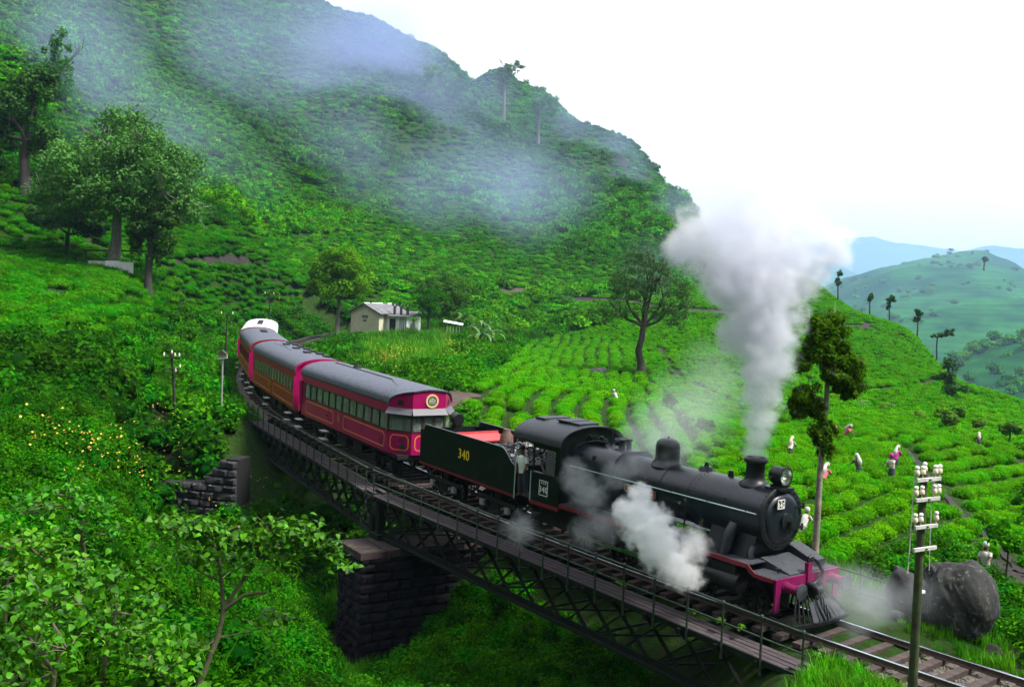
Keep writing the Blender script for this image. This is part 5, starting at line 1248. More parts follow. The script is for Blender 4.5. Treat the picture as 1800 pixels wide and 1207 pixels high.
# middle distance
P, u, v = cover(46, 165, 1.02); k = slope_ok(P, .9, 1.5) & ~inpoly(u, v, TEA_R) & ~inpoly(u, v, TEA_L) & ~grassy(u, v) & (RNG.uniform(size=len(u)) < .9)
sel = P[k]; c_ = fbm(sel[:, 0]/9, sel[:, 1]/9, 3, 17); Dm = dist(sel)
go('shrubbery', sel[(c_ > -.08)], mid_m, .75, 1.7, .2, .25); go('shrubbery', sel[c_ <= -.08], mid_m[2:]+scrub_m[:1], .6, 1.5, .2, .25)
k = grassy(u, v) & slope_ok(P, .3, .5); go('grass', P[k], grs_m, 1.4, 2.6, .03, .3)
P, u, v = cover(40, 190, 1.12); k = slope_ok(P, .5, 1.0) & inpoly(u, v, TEA_L) & (fbm(P[:, 0]/7, P[:, 1]/7, 3, 33) > -.16); go('tea_slope', P[k], teal_m, .85, 1.5, .1, .2)
P, u, v = cover(78, 150, .8); k = inpoly(u, v, [(340,430),(560,430),(560,600),(440,600),(340,570)]) & slope_ok(P, .4, .9) & (RNG.uniform(size=len(u)) < .8); go('tea_slope', P[k], teal_m+mid_m[:1], .6, 1.1, .1, .2)
# mountain
P, u, v = cover(165, 300, 1.7); tm = inpoly(u, v, TEA_M) | inpoly(u, v, TEA_L); k = ~inpoly(u, v, TEA_R) & off_paths(P, .6) & ~tm & slope_ok(P, 1, 2); sel = P[k]
c_ = fbm(sel[:, 0]/22, sel[:, 1]/22, 4, 5); go('mountain_scrub', sel[c_ > .02], mtn_m, 1.2, 2.5, .25, .3); go('mountain_scrub', sel[c_ <= .02], mtt_m+mtn_m[:1], .9, 1.6, .2, .25)
k = tm & off_paths(P, .5); go('tea_slope', P[k], mtt_m+teal_m[:2], 1.0, 1.7, .2, .2)
P, u, v = cover(300, 860, 2.9); k = (RNG.uniform(size=len(u)) < .93); sel = P[k]; c_ = fbm(sel[:, 0]/40, sel[:, 1]/40, 4, 6)
go('mountain_scrub', sel[c_ > .03], mtn_m, 1.8, 3.9, .3, .3); go('mountain_scrub', sel[c_ <= .03], mtt_m+mtn_m[:1], 1.3, 2.6, .25, .25)
for V_ in HILLV[:2]:                                     # woods and lone trees on the far slopes
    k = RNG.choice(len(V_), 1500); Pq = V_[k]+RNG.normal(0, 9, (1500, 3))*[1, 1, 0]; k = fbm(Pq[:, 0]/150, Pq[:, 1]/150, 4, 71) > .06; go('far_woods', Pq[k], mtn_m, 4, 9, .2, .4)
# lantana flowers among the shrubs
m_flw = M('orange_flower', (.62, .36, .03), .6, .2, 9, bump=0)
flm = []
for k in range(2):
    g0_ = np.random.default_rng(200+k); n = 9; V_, F_ = leaves(g0_.normal(0, .28, (n, 3))*[1, 1, .4]+[0, 0, .9], g0_.normal(0, .4, (n, 3))+[0, -.3, 1], .065, .065, g0_); flm.append(fastmesh('flower_head', V_, F_, m_flw))
Pf = []
for (uu, vv, du, dv_, n, dm) in ((255,830,80,50,7,34),(280,720,60,60,11,40),(690,645,50,25,50,50),(300,860,120,50,25,30),(800,620,60,40,40,60),(500,540,40,25,25,80),(860,590,40,20,20,80),(180,830,100,40,25,25)):
    for q in range(n): 
        p = hit(rnd.gauss(uu, du*.6), rnd.gauss(vv, dv_*.6), dm); Pf.append(p)
Pf = np.array(Pf); k = clear_of_works(Pf, 1.0, .4); go('flowers', Pf[k], flm, .9, 1.5, -.1, .2)

# ================================================================== TREES
def branchy(mb, p, d, L, r, depth, g, ends, up=.15, sp=.6, n=5):
    pts = [p.copy()]; rad = [r]; dd = d.copy()
    for k in range(n):
        dd = (dd+g.normal(0, .14, 3)+np.array([0, 0, up*.25])); dd /= np.linalg.norm(dd); p = p+dd*L/n; pts.append(p.copy()); rad.append(r*(1-.55*(k+1)/n))
    mb.tube(pts, rad, 7 if r > .05 else 5)
    if depth == 0: ends.append(p); return
    nb_ = g.integers(2, 4)
    for j in range(nb_):
        a = g.uniform(0, 6.283); q = np.cross(dd, [math.cos(a), math.sin(a), .3]); q /= np.linalg.norm(q)+1e-9
        nd_ = dd*(1-sp*.5)+q*sp; nd_ /= np.linalg.norm(nd_); st = pts[-1] if j < 2 else pts[-2]
        branchy(mb, np.array(st), nd_, L*g.uniform(.55, .8), r*.5, depth-1, g, ends, up, sp, 4)
def tree(name, label, base, H, crown, trunk_h, r, mat, seed, n=2600, leaf=.3, bark=None, lean=(0, 0), depth=2, cl=1.0, group=None, cat='tree', dense=False, airy=0.):
    """trunk + limbs; crown = list of (dx, dy(side), z, rx, rz) lobes, dx across the view, metres above the base"""
    g = np.random.default_rng(seed); t = thing(name, label, cat, group=group, loc=base); mb = MB(); ends = []
    side = np.array([RT[0], RT[1], 0]); back = np.array([FW[0], FW[1], 0]); back /= np.linalg.norm(back)
    top = side*lean[0]*1.0+np.array([0, 0, trunk_h]); pts = [np.array([0, 0, -.4])+top*0]+[top*q+g.normal(0, r*.35, 3)*[1, 1, 0] for q in (.25, .5, .75)]+[top]
    mb.tube(pts, [r*1.35, r*1.05, r*.95, r*.85, r*.75], 9)
    cents = []
    for (dx, dy, z, rx, rz) in crown:
        c = side*dx+back*dy+np.array([0, 0, z]); cents.append((c, rx, rz)); d = c-top; Ld = np.linalg.norm(d)+1e-6
        st = top*(1 if z > trunk_h else max(.3, (z-rz*.3)/trunk_h))
        d = c-st; Ld = np.linalg.norm(d)+1e-6
        branchy(mb, st, d/Ld, Ld*.8, r*.5, depth, g, ends, .1, .5)
    mb.obj('trunk', bark or m_bark, t, 60)
    V = []; F = []; T = []; o = 0; tot = sum(rx*rx for _, rx, _ in cents)
    for c, rx, rz in cents:
        m_ = int(n*rx*rx/tot); sub = max(6, int(16*cl)); sc_ = g.normal(size=(sub, 3)); sc_ /= np.linalg.norm(sc_, axis=1, keepdims=True); sc_ *= g.uniform(.35, .95, (sub, 1)); sr = g.uniform(.22, .48, sub)*(1-.35*airy)
        if dense: sc_ *= .62/np.maximum(.3, np.linalg.norm(sc_, axis=1, keepdims=True)); sr = g.uniform(.32, .50, sub)
        pk = g.integers(0, sub, m_); dv = g.normal(size=(m_, 3)); dv /= np.linalg.norm(dv, axis=1, keepdims=True)
        P_ = (sc_[pk]+dv*(sr[pk]*g.uniform(.8 if dense else .5, 1.05, m_))[:, None])*[rx, rx, rz]+c
        N_ = dv+np.array([0, 0, .5])+g.normal(size=(m_, 3))*.4
        v_, f_ = leaves(P_, N_, leaf*g.uniform(.6, 1.3, m_), leaf*.55*g.uniform(.6, 1.3, m_), g, .15); V.append(v_); F.append(f_+o); o += len(v_); T.append(np.repeat(np.clip(g.uniform(size=m_)*.7+.3*g.uniform(size=sub)[pk], 0, 1), 4))
    link('crown', fastmesh('crown', np.concatenate(V), np.concatenate(F), mat, np.concatenate(T)), t)
    return t
def px(D): return FPX/D
def ptree(name, label, bu, bv, D, topv, lobes, rpx, mat, seed, **kw):
    """tree surveyed from its base pixel; lobes in pixels relative to the base"""
    b_ = at(bu, bv, D); z0 = hz(b_[0], b_[1]) if D < 900 else b_[2]-4; zb = min(z0, b_[2]); q = 1/px(D)
    th = kw.pop('th'); cr = [(a*q, kw_dy*q, z*q+(b_[2]-zb), rx*q, rz*q) for a, kw_dy, z, rx, rz in lobes]
    return tree(name, label, (b_[0], b_[1], zb), 0, cr, th*q+(b_[2]-zb), rpx*q, mat, seed, **kw)
ptree('shade_tree', 'broad airy grey green tree with forked mottled trunk by the white wall', 205, 472, 104, 200, [(-55,0,160,72,50),(5,30,215,70,50),(70,0,155,72,58),(-10,-30,125,72,46),(60,10,100,55,44),(-95,0,105,55,42),(30,-20,185,60,46),(100,10,110,40,40)], 9, f_grey, 301, th=95, n=30000, leaf=.38, airy=.2, cl=3., depth=2)
ptree('hanging_tree', 'dark tree draped in dense hanging branches right of the white wall', 262, 476, 100, 370, [(5,0,85,38,26),(18,0,52,24,34),(-20,10,62,34,34),(10,0,30,16,22)], 6, f_dark, 302, th=55, n=6500, leaf=.30, bark=m_barkd)
ptree('tall_dark_tree', 'tall dark green tree at the left edge of the tea slope', 45, 338, 124, 150, [(-20,0,120,45,50),(10,0,165,40,45),(-55,0,90,45,45),(25,0,85,30,40)], 8, f_dark, 303, th=80, n=12000, leaf=.42, bark=m_barkd, airy=.3)
ptree('spreading_tree', 'low spreading dark tree on the tea slope left of the white wall', 118, 455, 110, 385, [(-30,0,62,40,22),(15,0,66,42,24),(40,0,48,26,20)], 4, f_dark, 304, th=40, n=8000, leaf=.3, bark=m_barkd, airy=.3)
ptree('slender_tree', 'slender hazy grey tree high on the left slope', 97, 225, 175, 70, [(0,0,85,30,40),(5,0,120,26,36),(-12,0,50,24,24)], 4, f_grey, 305, th=70, n=3600, leaf=.45, airy=.6)
ptree('round_tree', 'bright yellow green round topped tree left of the house', 594, 560, 138, 435, [(-22,0,85,34,30),(22,0,88,36,30),(0,0,105,36,24),(30,0,58,30,28),(-32,0,56,28,26),(0,-8,62,40,34)], 3.5, f_yel if False else FM('round_tree_leaves', (.035, .16, .001), (.14, .36, .002), .35, .8, .03, .2), 306, th=60, n=16000, leaf=.42, dense=True, depth=1)
ptree('mango_tree', 'dense dark green tree behind the right end of the house', 776, 575, 168, 482, [(-15,0,55,32,30),(18,0,60,34,30),(0,0,75,32,22),(0,-6,32,36,26)], 4, FM('mango_leaves', (.014, .055, .002), (.060, .150, .003), .25, .7, .05, .2), 307, th=40, n=13000, leaf=.45, bark=m_barkd, dense=True, depth=1)
ptree('small_tree', 'small thin trunked tree between the house and the dark tree', 752, 592, 146, 500, [(-8,0,68,24,18),(10,0,72,22,16),(-2,0,48,24,15)], 2.2, f_lush, 308, th=48, n=3200, leaf=.28, bark=m_barkd)
ptree('field_tree', 'big open crowned dark grey green tree standing alone in the tea field', 1127, 652, 112, 440, [(-40,0,150,42,34),(20,0,170,46,36),(60,0,130,40,36),(-55,0,105,36,30),(50,0,95,36,28),(0,0,125,44,38),(-20,0,190,34,22)], 6.5, f_grey if False else FM('field_tree_leaves', (.020, .065, .012), (.055, .14, .03), .3, .6, .1, .2), 309, th=78, n=13000, leaf=.22, bark=m_barkd, airy=.7, cl=1.7, depth=2)
ptree('gum_tree', 'slender gum tree with dark tufted foliage clumps behind the chimney', 1432, 958, 33.5, 575, [(-14,0,350,32,40),(12,8,370,28,32),(-4,-6,310,40,34),(22,0,330,28,30),(44,0,305,26,34),(50,6,268,24,28),(30,-6,282,24,26),(-30,0,255,26,26),(-16,6,232,28,24),(-40,4,232,18,18),(2,-4,195,24,26),(10,4,168,18,20)], 5.2, FM('gum_leaves', (.018, .070, .002), (.085, .19, .003), .35, .8, .03, .1), 310, th=300, n=24000, leaf=.13, lean=(.15, 0), cl=1.5, bark=M('pale_gum_bark', (.16, .13, .10), .85, .4, 4, bump=.5, col2=(.30, .27, .22)))
ptree('ridge_tree', 'tall bare stemmed tree standing up against the ridge, tallest of the three', 884, 222, 480, 110, [(2,0,92,24,18),(14,0,102,22,12),(-4,0,72,16,18)], 3, f_grey, 311, th=75, n=1600, leaf=1.1, airy=.7, group='trees below the ridge')
ptree('ridge_tree', 'forked thin tree below the ridge, right of the tallest one', 946, 250, 440, 150, [(10,0,75,26,20),(-6,0,62,16,20),(24,0,60,20,18)], 2.6, f_grey, 312, th=55, n=1500, leaf=1.0, airy=.7, group='trees below the ridge')
ptree('ridge_tree', 'faint thin tree left of the ridge notch', 749, 208, 430, 120, [(0,0,60,26,22),(8,0,80,22,16)], 2, f_grey, 313, th=60, n=1300, leaf=1.0, airy=.7, group='trees below the ridge')
ptree('ridge_tree', 'small spiky tree on the skyline at the right end of the ridge', 1110, 268, 500, 250, [(0,0,14,7,6)], 1.2, f_dark, 314, th=10, n=250, leaf=1.0, group='trees below the ridge')
for i, (bu, bv, D, L_, lab) in enumerate([(1473,506,215,[(0,0,10,8,7),(2,0,25,5,5)],'two tiered dark ball crowned tree on the hill crest, highest of the row'),(1529,535,212,[(0,0,12,5,7)],'thinnest pale tree on the hill crest'),(1564,548,205,[(1,0,22,8,6),(-3,0,10,4,6)],'tufted dark tree on the hill crest above the dark path'),(1613,572,195,[(0,0,22,7,6),(-2,0,10,5,6)],'dark tufted tree where the dark path meets the hill crest'),(1648,598,185,[(0,0,8,10,6),(16,0,14,10,8)],'broad dark double bush on the lower hill crest'),(1730,468,1180,[(0,0,12,5,4)],'tiny tree on the skyline of the blue hill')]):
    ptree('crest_tree', lab, bu, bv, D, 0, L_, 1.2, f_dark, 330+i, th=12, n=700, leaf=.5 if D < 900 else 3, cl=.8, depth=1, group='trees along the hill crest', bark=m_barkd)
ptree('silver_oak', 'dark layered tree on the right hillside below the shoulder', 1664, 712, 112, 630, [(0,0,66,14,12),(-6,0,45,20,12),(8,0,28,26,13),(0,0,12,18,10)], 2.2, f_dark, 340, th=60, n=3200, leaf=.28, bark=m_barkd)
for i, (bu, bv, D, L_, lab) in enumerate([(1613,752,84,[(0,0,20,14,9)],'small bright tree in the tea rows, left end of the row of little trees'),(1661,758,80,[(-4,0,28,16,11),(8,0,20,14,10)],'biggest bright little tree of the row in the tea, round crown'),(1684,748,84,[(0,0,22,12,10)],'narrow bright little tree right beside the biggest of the row'),(1719,758,84,[(0,0,12,13,8)],'squat pale bush tree in the row above the tea'),(1775,775,76,[(0,0,20,18,12)],'low wide little tree near the right edge of the tea'),(1560,735,90,[(0,0,18,13,8)],'faint low tree behind the gum tree in the tea'),(1205,765,62,[(0,0,25,14,14)],'sparse crooked sapling in the thin smoke left of the chimney'),(1242,778,60,[(-4,0,30,16,14)],'pale sapling in the thin smoke, nearest the chimney'),(1180,720,75,[(0,0,16,12,9)],'little bare bush tree in the smoke beyond the dome'),(1770,1000,34,[(-6,0,60,26,22),(12,0,40,24,18)],'thin dark stemmed sapling at the right edge above the boulders')]):
    ptree('little_tree', lab, bu, bv, D, 0, L_, 1.6, f_yel if i < 6 else f_lush, 350+i, th=14 if i < 9 else 40, n=1500 if i < 9 else 500, leaf=.2, cl=.8, depth=1, dense=i < 6, group='little trees in the tea', bark=m_barkd)

# ---- banana plants and the rosette plant by the house
def frond_plant(name, label, base, n, L, w, h0, mat, seed, cat, stem_r, stem_h, spread=1., tubes=None):
    g = random.Random(seed); t = thing(name, label, cat, loc=base)
    if stem_h: MB().tube([(0, 0, -.2), (.03, 0, stem_h*.5), (0, 0, stem_h)], [stem_r, stem_r*.9, stem_r*.7], 10).obj('stem', tubes or m_stem, t, 50)
    for i in range(n):
        a = 6.283*i/n*2.4+g.uniform(-.3, .3); el = g.uniform(.5, 1.35)/spread; mb = MB(); ks = 6; Lk = L*g.uniform(.75, 1.15); pr = None; x = 0; z = stem_h; e = el
        V_ = []
        for k in range(ks+1):
            ww = w*math.sin(math.pi*min(.97, (k/ks)*.85+.12))*.5
            V_ += [(x*math.cos(a)-ww*math.sin(a), x*math.sin(a)+ww*math.cos(a), z+ww*.25), (x*math.cos(a), x*math.sin(a), z), (x*math.cos(a)+ww*math.sin(a), x*math.sin(a)-ww*math.cos(a), z+ww*.25)]
            x += Lk/ks*math.cos(e); z += Lk/ks*math.sin(e); e -= g.uniform(.22, .42)
        F_ = [(3*k+j, 3*k+j+1, 3*k+4+j, 3*k+3+j) for k in range(ks) for j in range(2)]
        me = MB().add(V_, F_).mesh('leaf', mat, 60, [g.random()]*len(V_)); link('leaf', me, t)
    return t
f_ban = FM('banana_leaves', (.030, .11, .010), (.085, .21, .03), .35, .4, .3, .3)
for i, (bu, bv, D, sc_, lab) in enumerate([(845,585,120,1.0,'banana plant with long arching leaves in front of the others right of the shed'),(815,530,160,1.1,'banana plant at the back beside the dark tree'),(868,565,132,.9,'banana plant at the right end of the clump'),(850,545,146,1.0,'banana plant in the middle of the clump'),(470,498,135,.7,'spiky pale leaved plant beside the line above the white carriage')]):
    b_ = at(bu, bv, D); z_ = hz(b_[0], b_[1])
    frond_plant('banana_plant', lab, (b_[0], b_[1], z_), 11, 2.7*sc_, .55*sc_, 1.2, f_ban, 400+i, 'plant', .14, 1.5*sc_)
b_ = at(725, 592, 140); frond_plant('rosette_palm', 'rosette plant with drooping strap leaves on a thick trunk right of the house', (b_[0], b_[1], min(b_[2], hz(b_[0], b_[1]))), 30, 2.3, .16, 0, f_ban, 420, 'plant', .45, 1.9, .9, m_bark)

# ================================================================== POLES AND SIGN
m_pole = M('mossy_iron_pole', (.030, .034, .018), .7, .4, 5, bump=.3, col2=(.05, .075, .02)); m_arm = M('pale_crossarm', (.42, .42, .40), .7, .25, 8, bump=.3); m_poled = M('dark_pole', (.022, .018, .018), .7, .3, 5)
m_por = M('cream_porcelain', (.66, .58, .42), .25, .15, 14, bump=0, spec=.6); m_porw = M('white_porcelain', (.82, .80, .74), .25, .08, 14, bump=0, spec=.6)
ins_b = MB().lathe([(.016, -.08), (.016, 0), (.055, .0), (.062, .03), (.052, .085), (.04, .10)], 14, cap=False).mesh('insulator', m_por, 50)
ins_t = MB().lathe([(.040, .10), (.030, .115), (.046, .125), (.05, .155), (.036, .185), (.001, .195)], 14, cap=False).mesh('insulator_cap', m_porw, 50)
def pole(label, base, top, r, arms, mat, k=1., armdir=None, armm=None):
    t = thing('telegraph_pole', label, 'telegraph pole', loc=tuple(base)); b_ = Vector(base); ax = (Vector(top)-b_); H = ax.length; ax.normalize()
    MB().tube([(0, 0, -.3), tuple(ax*H*.5), tuple(ax*H)], [r*1.15, r, r*.86], 12).obj('shaft', mat, t, 50)
    d = Vector(armdir).normalized()
    for (h, half, posns) in arms:
        c = ax*(H-h); fo = d.cross(Vector((0, 0, 1))).normalized()*(r+.03)
        if half:
            a_ = MB().bar(c-d*half+fo, c+d*half+fo, .055*k, .085*k).obj('crossarm', armm or m_arm, t, bevel=.006)
            MB().lathe([(r*1.03+.012, -.03), (r*1.03+.012, .03)], 12, tuple(c), cap=True).bar(c-fo*.2, c+fo*1.5, .03, .03).obj('bracket', m_pole, a_)
        for q in posns:
            io = link('insulator', ins_b, t, c+d*q+(fo if half else Vector((0, 0, 0)))+Vector((0, 0, .13*k if half else .06)), None, k); link('insulator_cap', ins_t, io)
    return t, ax, H, d
ptop = at(1624, 832, 22.); plow = at(1604, 1207, 22.); dd_ = (plow-ptop); zg = hz(plow[0], plow[1]); pb_ = ptop+dd_*((zg-ptop[2])/dd_[2])
ad = RT*.86+np.array([FW[0], FW[1], 0])*.50
t, ax, H, d = pole('mossy telegraph pole in front with four pale crossarms of cream insulators', pb_, ptop, .088, [(0, 0, [0.02]), (.10, .36, [-.36, -.18, .2, .33]), (.50, .36, [-.36, -.18, .2, .33]), (1.05, .34, [-.34, -.17, .3]), (1.5, .34, [])], m_pole, .9, ad)
b = MB()
for q in (-.28, .27): b.tube([tuple(ax*(H-.06)+d*q), tuple(ax*(H-.8)+d*q*1.05), tuple(ax*(H-1.55)+d*q*1.12), tuple(ax*(H-2.0)+d*q*1.2)], .012, 5)
b.sides = None; b.obj('stay_rod', m_arm, t)
b = MB().bar(ax*(H-2.42)-d*.03+Vector((0, 0, .0)), ax*(H-2.42)+d*.20, .06, .05); b.obj('bracket', m_porw, t)
def two(u0, v0, u1, v1, D): 
    a_, b_ = at(u0, v0, D), at(u1, v1, D); z = hz(a_[0], a_[1]); a_[2] = min(a_[2], z); return a_, b_
a_, b_ = two(309, 742, 302, 622, float(dist(hit(309, 742, 30)))); pole('thin dark telegraph pole standing in the shrubs left of the train', a_, b_, .075, [(.0, 0, [.0]), (.20, .50, [-.42, .2, .45]), (.85, .45, [.45]), (1.08, .42, [.2])], m_poled, .85, RT, m_poled)
a_, b_ = two(396, 592, 400, 550, 84); pole('short dark telegraph pole just left of the white carriage', a_, b_, .075, [(.15, .5, [-.45, .45])], m_poled, .8, RT, m_poled)
a_, b_ = two(475, 560, 474, 515, 108); pole('farthest telegraph pole, above the white carriage roof', a_, b_, .075, [(.15, .5, [-.45, .45]), (.6, .4, [])], m_poled, .8, RT, m_poled)
sp = at(390, 690, 62); sz = min(hz(sp[0], sp[1]), sp[2])
sg = thing('line_sign', 'small white lineside board with dark lettering on a grey post left of the train', 'sign', loc=(sp[0], sp[1], sz)); q = FPX/62
st = (690-632)/q+(sp[2]-sz)
MB().cyl((0, 0, -.2), (0, 0, st), .05, n=10).obj('post', M('grey_post', (.25, .26, .25), .7, .2, 8), sg)
ang = math.atan2(RT[1], RT[0])-.25; ry = Matrix.Rotation(ang, 4, 'Z') @ Matrix.Rotation(-.16, 4, 'Y')
bd = MB().box((0, -.03, st+.10), (.62, .04, .23)); bd.v = [tuple(Matrix.Rotation(ang, 4, 'Z') @ Matrix.Translation((0, 0, st+.1)) @ Matrix.Rotation(-.16, 4, 'Y') @ Matrix.Translation((0, 0, -st-.1)) @ Vector(p)) for p in bd.v]
bo = bd.obj('board', m_white, sg)
tx = text('lettering', 'DEMODARA', M('sign_black', (.02, .02, .02), .6), bo, .115, (0, 0, 0), (0, 0, 0), .003)
tx.matrix_local = Matrix.Translation((0, 0, st+.1)) @ Matrix.Rotation(ang, 4, 'Z') @ Matrix.Rotation(-.16, 4, 'Y') @ Matrix.Translation((0, -.055, 0)) @ Matrix.Rotation(math.pi/2, 4, 'X')
bk = MB().prism([(-.34, st+.2), (.34, st+.28), (.02, st+.52)], -.16, .0, 'y'); bk.v = [tuple(Matrix.Rotation(ang, 4, 'Z') @ Vector(p)) for p in bk.v]; bk.obj('hood', M('rusty_brown', (.09, .055, .045), .8, .3, 9), sg)

# ================================================================== HOUSE, SHED, WHITE WALL
FH = np.array([FW[0], FW[1], 0]); FH /= np.linalg.norm(FH)
m_wall = M('cream_plaster', (.52, .50, .36), .85, .15, 2.5, bump=.2, spots=((.36, .34, .25), 1.6, .62)); m_wallw = M('white_plaster', (.70, .72, .72), .85, .12, 2.5, bump=.2)
m_rfs = M('grey_roof_sheet', (.105, .105, .12), .75, .35, 2.2, bump=.3, col2=(.17, .17, .19), spots=((.05, .05, .055), 2.6, .62)); m_dk = M('dark_opening', (.012, .009, .010), .9, .2, 5)
el = .50*RT+.866*FH; ew = .866*RT-.50*FH
gc = at(641, 578, 148); gz = min(hz(gc[0], gc[1]), gc[2]); hm = Matrix(((ew[0], el[0], 0, gc[0]), (ew[1], el[1], 0, gc[1]), (0, 0, 1, gz), (0, 0, 0, 1)))
hs = thing('house', 'small cream house with dark grey pitched roof on the knoll above the train', 'house', hm); ze = gc[2]-gz
W2, EH, AH, HL = 2.55, 2.45+ze, 3.62+ze, 6.6
MB().prism([(-W2, -.5), (W2, -.5), (W2, EH), (0, AH), (-W2, EH)], 0, .2, 'y').b2((-W2, .2, -.5), (-W2+.2, HL, EH)).b2((W2-.2, .2, -.5), (W2, HL, EH)).prism([(-W2, -.5), (W2, -.5), (W2, EH), (0, AH), (-W2, EH)], HL-.2, HL, 'y').obj('wall', m_wall, hs)
k = 0
for sgn in (-1, 1):
    for i in range(6):
        y0, y1 = -.45+i*(HL+.8)/6, -.45+(i+1)*(HL+.8)/6-.03; rnd_ = rnd.uniform(0, .03)
        P_ = [(0, y0, AH+.12+rnd_), (0, y1, AH+.12+rnd_), (sgn*(W2+.5), y1, EH-.13+rnd_), (sgn*(W2+.5), y0, EH-.13+rnd_)]
        P_ += [(p[0], p[1], p[2]-.09) for p in P_]; mbq = MB().add(P_, [(0, 1, 2, 3), (7, 6, 5, 4), (0, 4, 5, 1), (1, 5, 6, 2), (2, 6, 7, 3), (3, 7, 4, 0)])
        mbq.obj('roof_sheet', m_rfs, hs)
for y0, y1 in ((-.3, .9), (1.4, 4.0), (5.2, 6.2)): MB().prism([(-.16, AH+.10), (0, AH+.2), (.16, AH+.10), (0, AH+.155)], y0, y1, 'y').obj('ridge_capping', m_wallw, hs)
wv = MB().b2((-.55, -.03, 1.60+ze), (.55, .0, 2.0+ze)).b2((-.3, -.03, 1.05+ze), (.3, 0, 1.40+ze)).obj('vent', M('grey_vent', (.14, .15, .19), .8, .2, 9), hs)
ax_ = MB().b2((W2+.02, 1.6, -.5), (W2+3.7, 1.8, 2.02+ze)).b2((W2+3.5, 1.8, -.5), (W2+3.7, 5, 2.0+ze)).obj('annex_wall', m_wallw, hs)
MB().b2((W2+.7, 1.55, -.4), (W2+1.75, 1.597, 1.62+ze)).obj('door', m_dk, hs)
for i in range(4): MB().b2((W2+2.5+i*.32, 1.55, .0), (W2+2.62+i*.32, 1.595, 1.7+ze)).obj('timber_slat', M('blue_grey_timber', (.14, .17, .22), .8, .3, 8), hs)
P_ = [(W2-.1, 1.1, 2.05+ze), (W2+4.2, 1.1, 2.05+ze), (W2+4.2, 5.4, 2.75+ze), (W2-.1, 5.4, 2.75+ze)]; P_ += [(p[0], p[1], p[2]-.10) for p in P_]
MB().add(P_, [(0, 1, 2, 3), (7, 6, 5, 4), (0, 4, 5, 1), (1, 5, 6, 2), (2, 6, 7, 3), (3, 7, 4, 0)]).obj('annex_roof', m_rfs, hs)
for i in range(3):
    x = W2+.9+i*1.15
    MB().b2((x-.14, 2.3, 2.2+ze), (x+.14, 2.6, 3.25+ze)).bar((x, 2.45, 3.2+ze), (x-.42, 2.45, 3.72+ze), .24, .10).bar((x, 2.45, 3.2+ze), (x+.42, 2.45, 3.72+ze), .24, .10).box((x, 2.45, 3.76+ze), (.95, .4, .07)).obj('chimney', M('soot_grey', (.07, .075, .09), .8, .4, 6), hs)
sc = at(797, 590, 142); sz = min(hz(sc[0], sc[1]), sc[2]); zq = sc[2]-sz
sm_ = Matrix(((RT[0], FH[0], 0, sc[0]), (RT[1], FH[1], 0, sc[1]), (0, 0, 1, sz), (0, 0, 0, 1)))
sh = thing('shed', 'tiny open shed with a tilted pale sheet roof right of the house', 'shed', sm_)
MB().add([(-1.4, -.9, 1.95+zq), (1.3, -.9, 1.55+zq), (1.3, .9, 1.75+zq), (-1.4, .9, 2.15+zq), (-1.4, -.9, 1.89+zq), (1.3, -.9, 1.49+zq), (1.3, .9, 1.69+zq), (-1.4, .9, 2.09+zq)], [(0, 1, 2, 3), (7, 6, 5, 4), (0, 4, 5, 1), (1, 5, 6, 2), (2, 6, 7, 3), (3, 7, 4, 0)]).obj('roof', m_wallw, sh)
for x, y in ((-1.2, -.7), (1.1, -.7), (-1.2, .7), (1.1, .7)): MB().cyl((x, y, -.3), (x, y, 1.6+zq), .06, n=6).obj('post', m_barkd, sh)
for i in range(5): MB().bar((-.9+i*.45, -.75, -.2), (-.85+i*.42, -.72, 1.3+zq), .05, .10).obj('slat', M('pale_timber', (.32, .34, .26), .9, .3, 8), sh)
wc = at(193, 474, 103); wz = min(hz(wc[0], wc[1]), wc[2]); zq = wc[2]-wz
ww = thing('white_wall', 'low whitewashed wall of three panels under the trees at the tea slope', 'wall', Matrix(((RT[0], FH[0], 0, wc[0]), (RT[1], FH[1], 0, wc[1]), (0, 0, 1, wz), (0, 0, 0, 1))))
MB().b2((-2.2, .3, -.3), (-.45, .42, .80+zq)).obj('panel', M('dull_white', (.45, .46, .48), .85, .15, 3), ww)
MB().b2((-.42, 0, -.3), (.85, .12, .85+zq)).obj('panel', m_wallw, ww); MB().b2((.88, .05, -.3), (2.15, .17, .78+zq)).obj('panel', m_wallw, ww)
tf = thing('timber_frame', 'dark post and beam frame of an open shelter behind the white wall', 'shelter', loc=tuple(np.array(wc)+FH*2.2))
for x in (-3.2, -1, 1.2, 2.6): MB().cyl((RT[0]*x, RT[1]*x, -1), (RT[0]*x, RT[1]*x, 1.75), .07, n=6).obj('post', m_barkd, tf)
MB().bar(tuple(RT*-3.5+np.array([0, 0, 1.8])), tuple(RT*2.9+np.array([0, 0, 1.95])), .12, .16).obj('beam', m_barkd, tf)

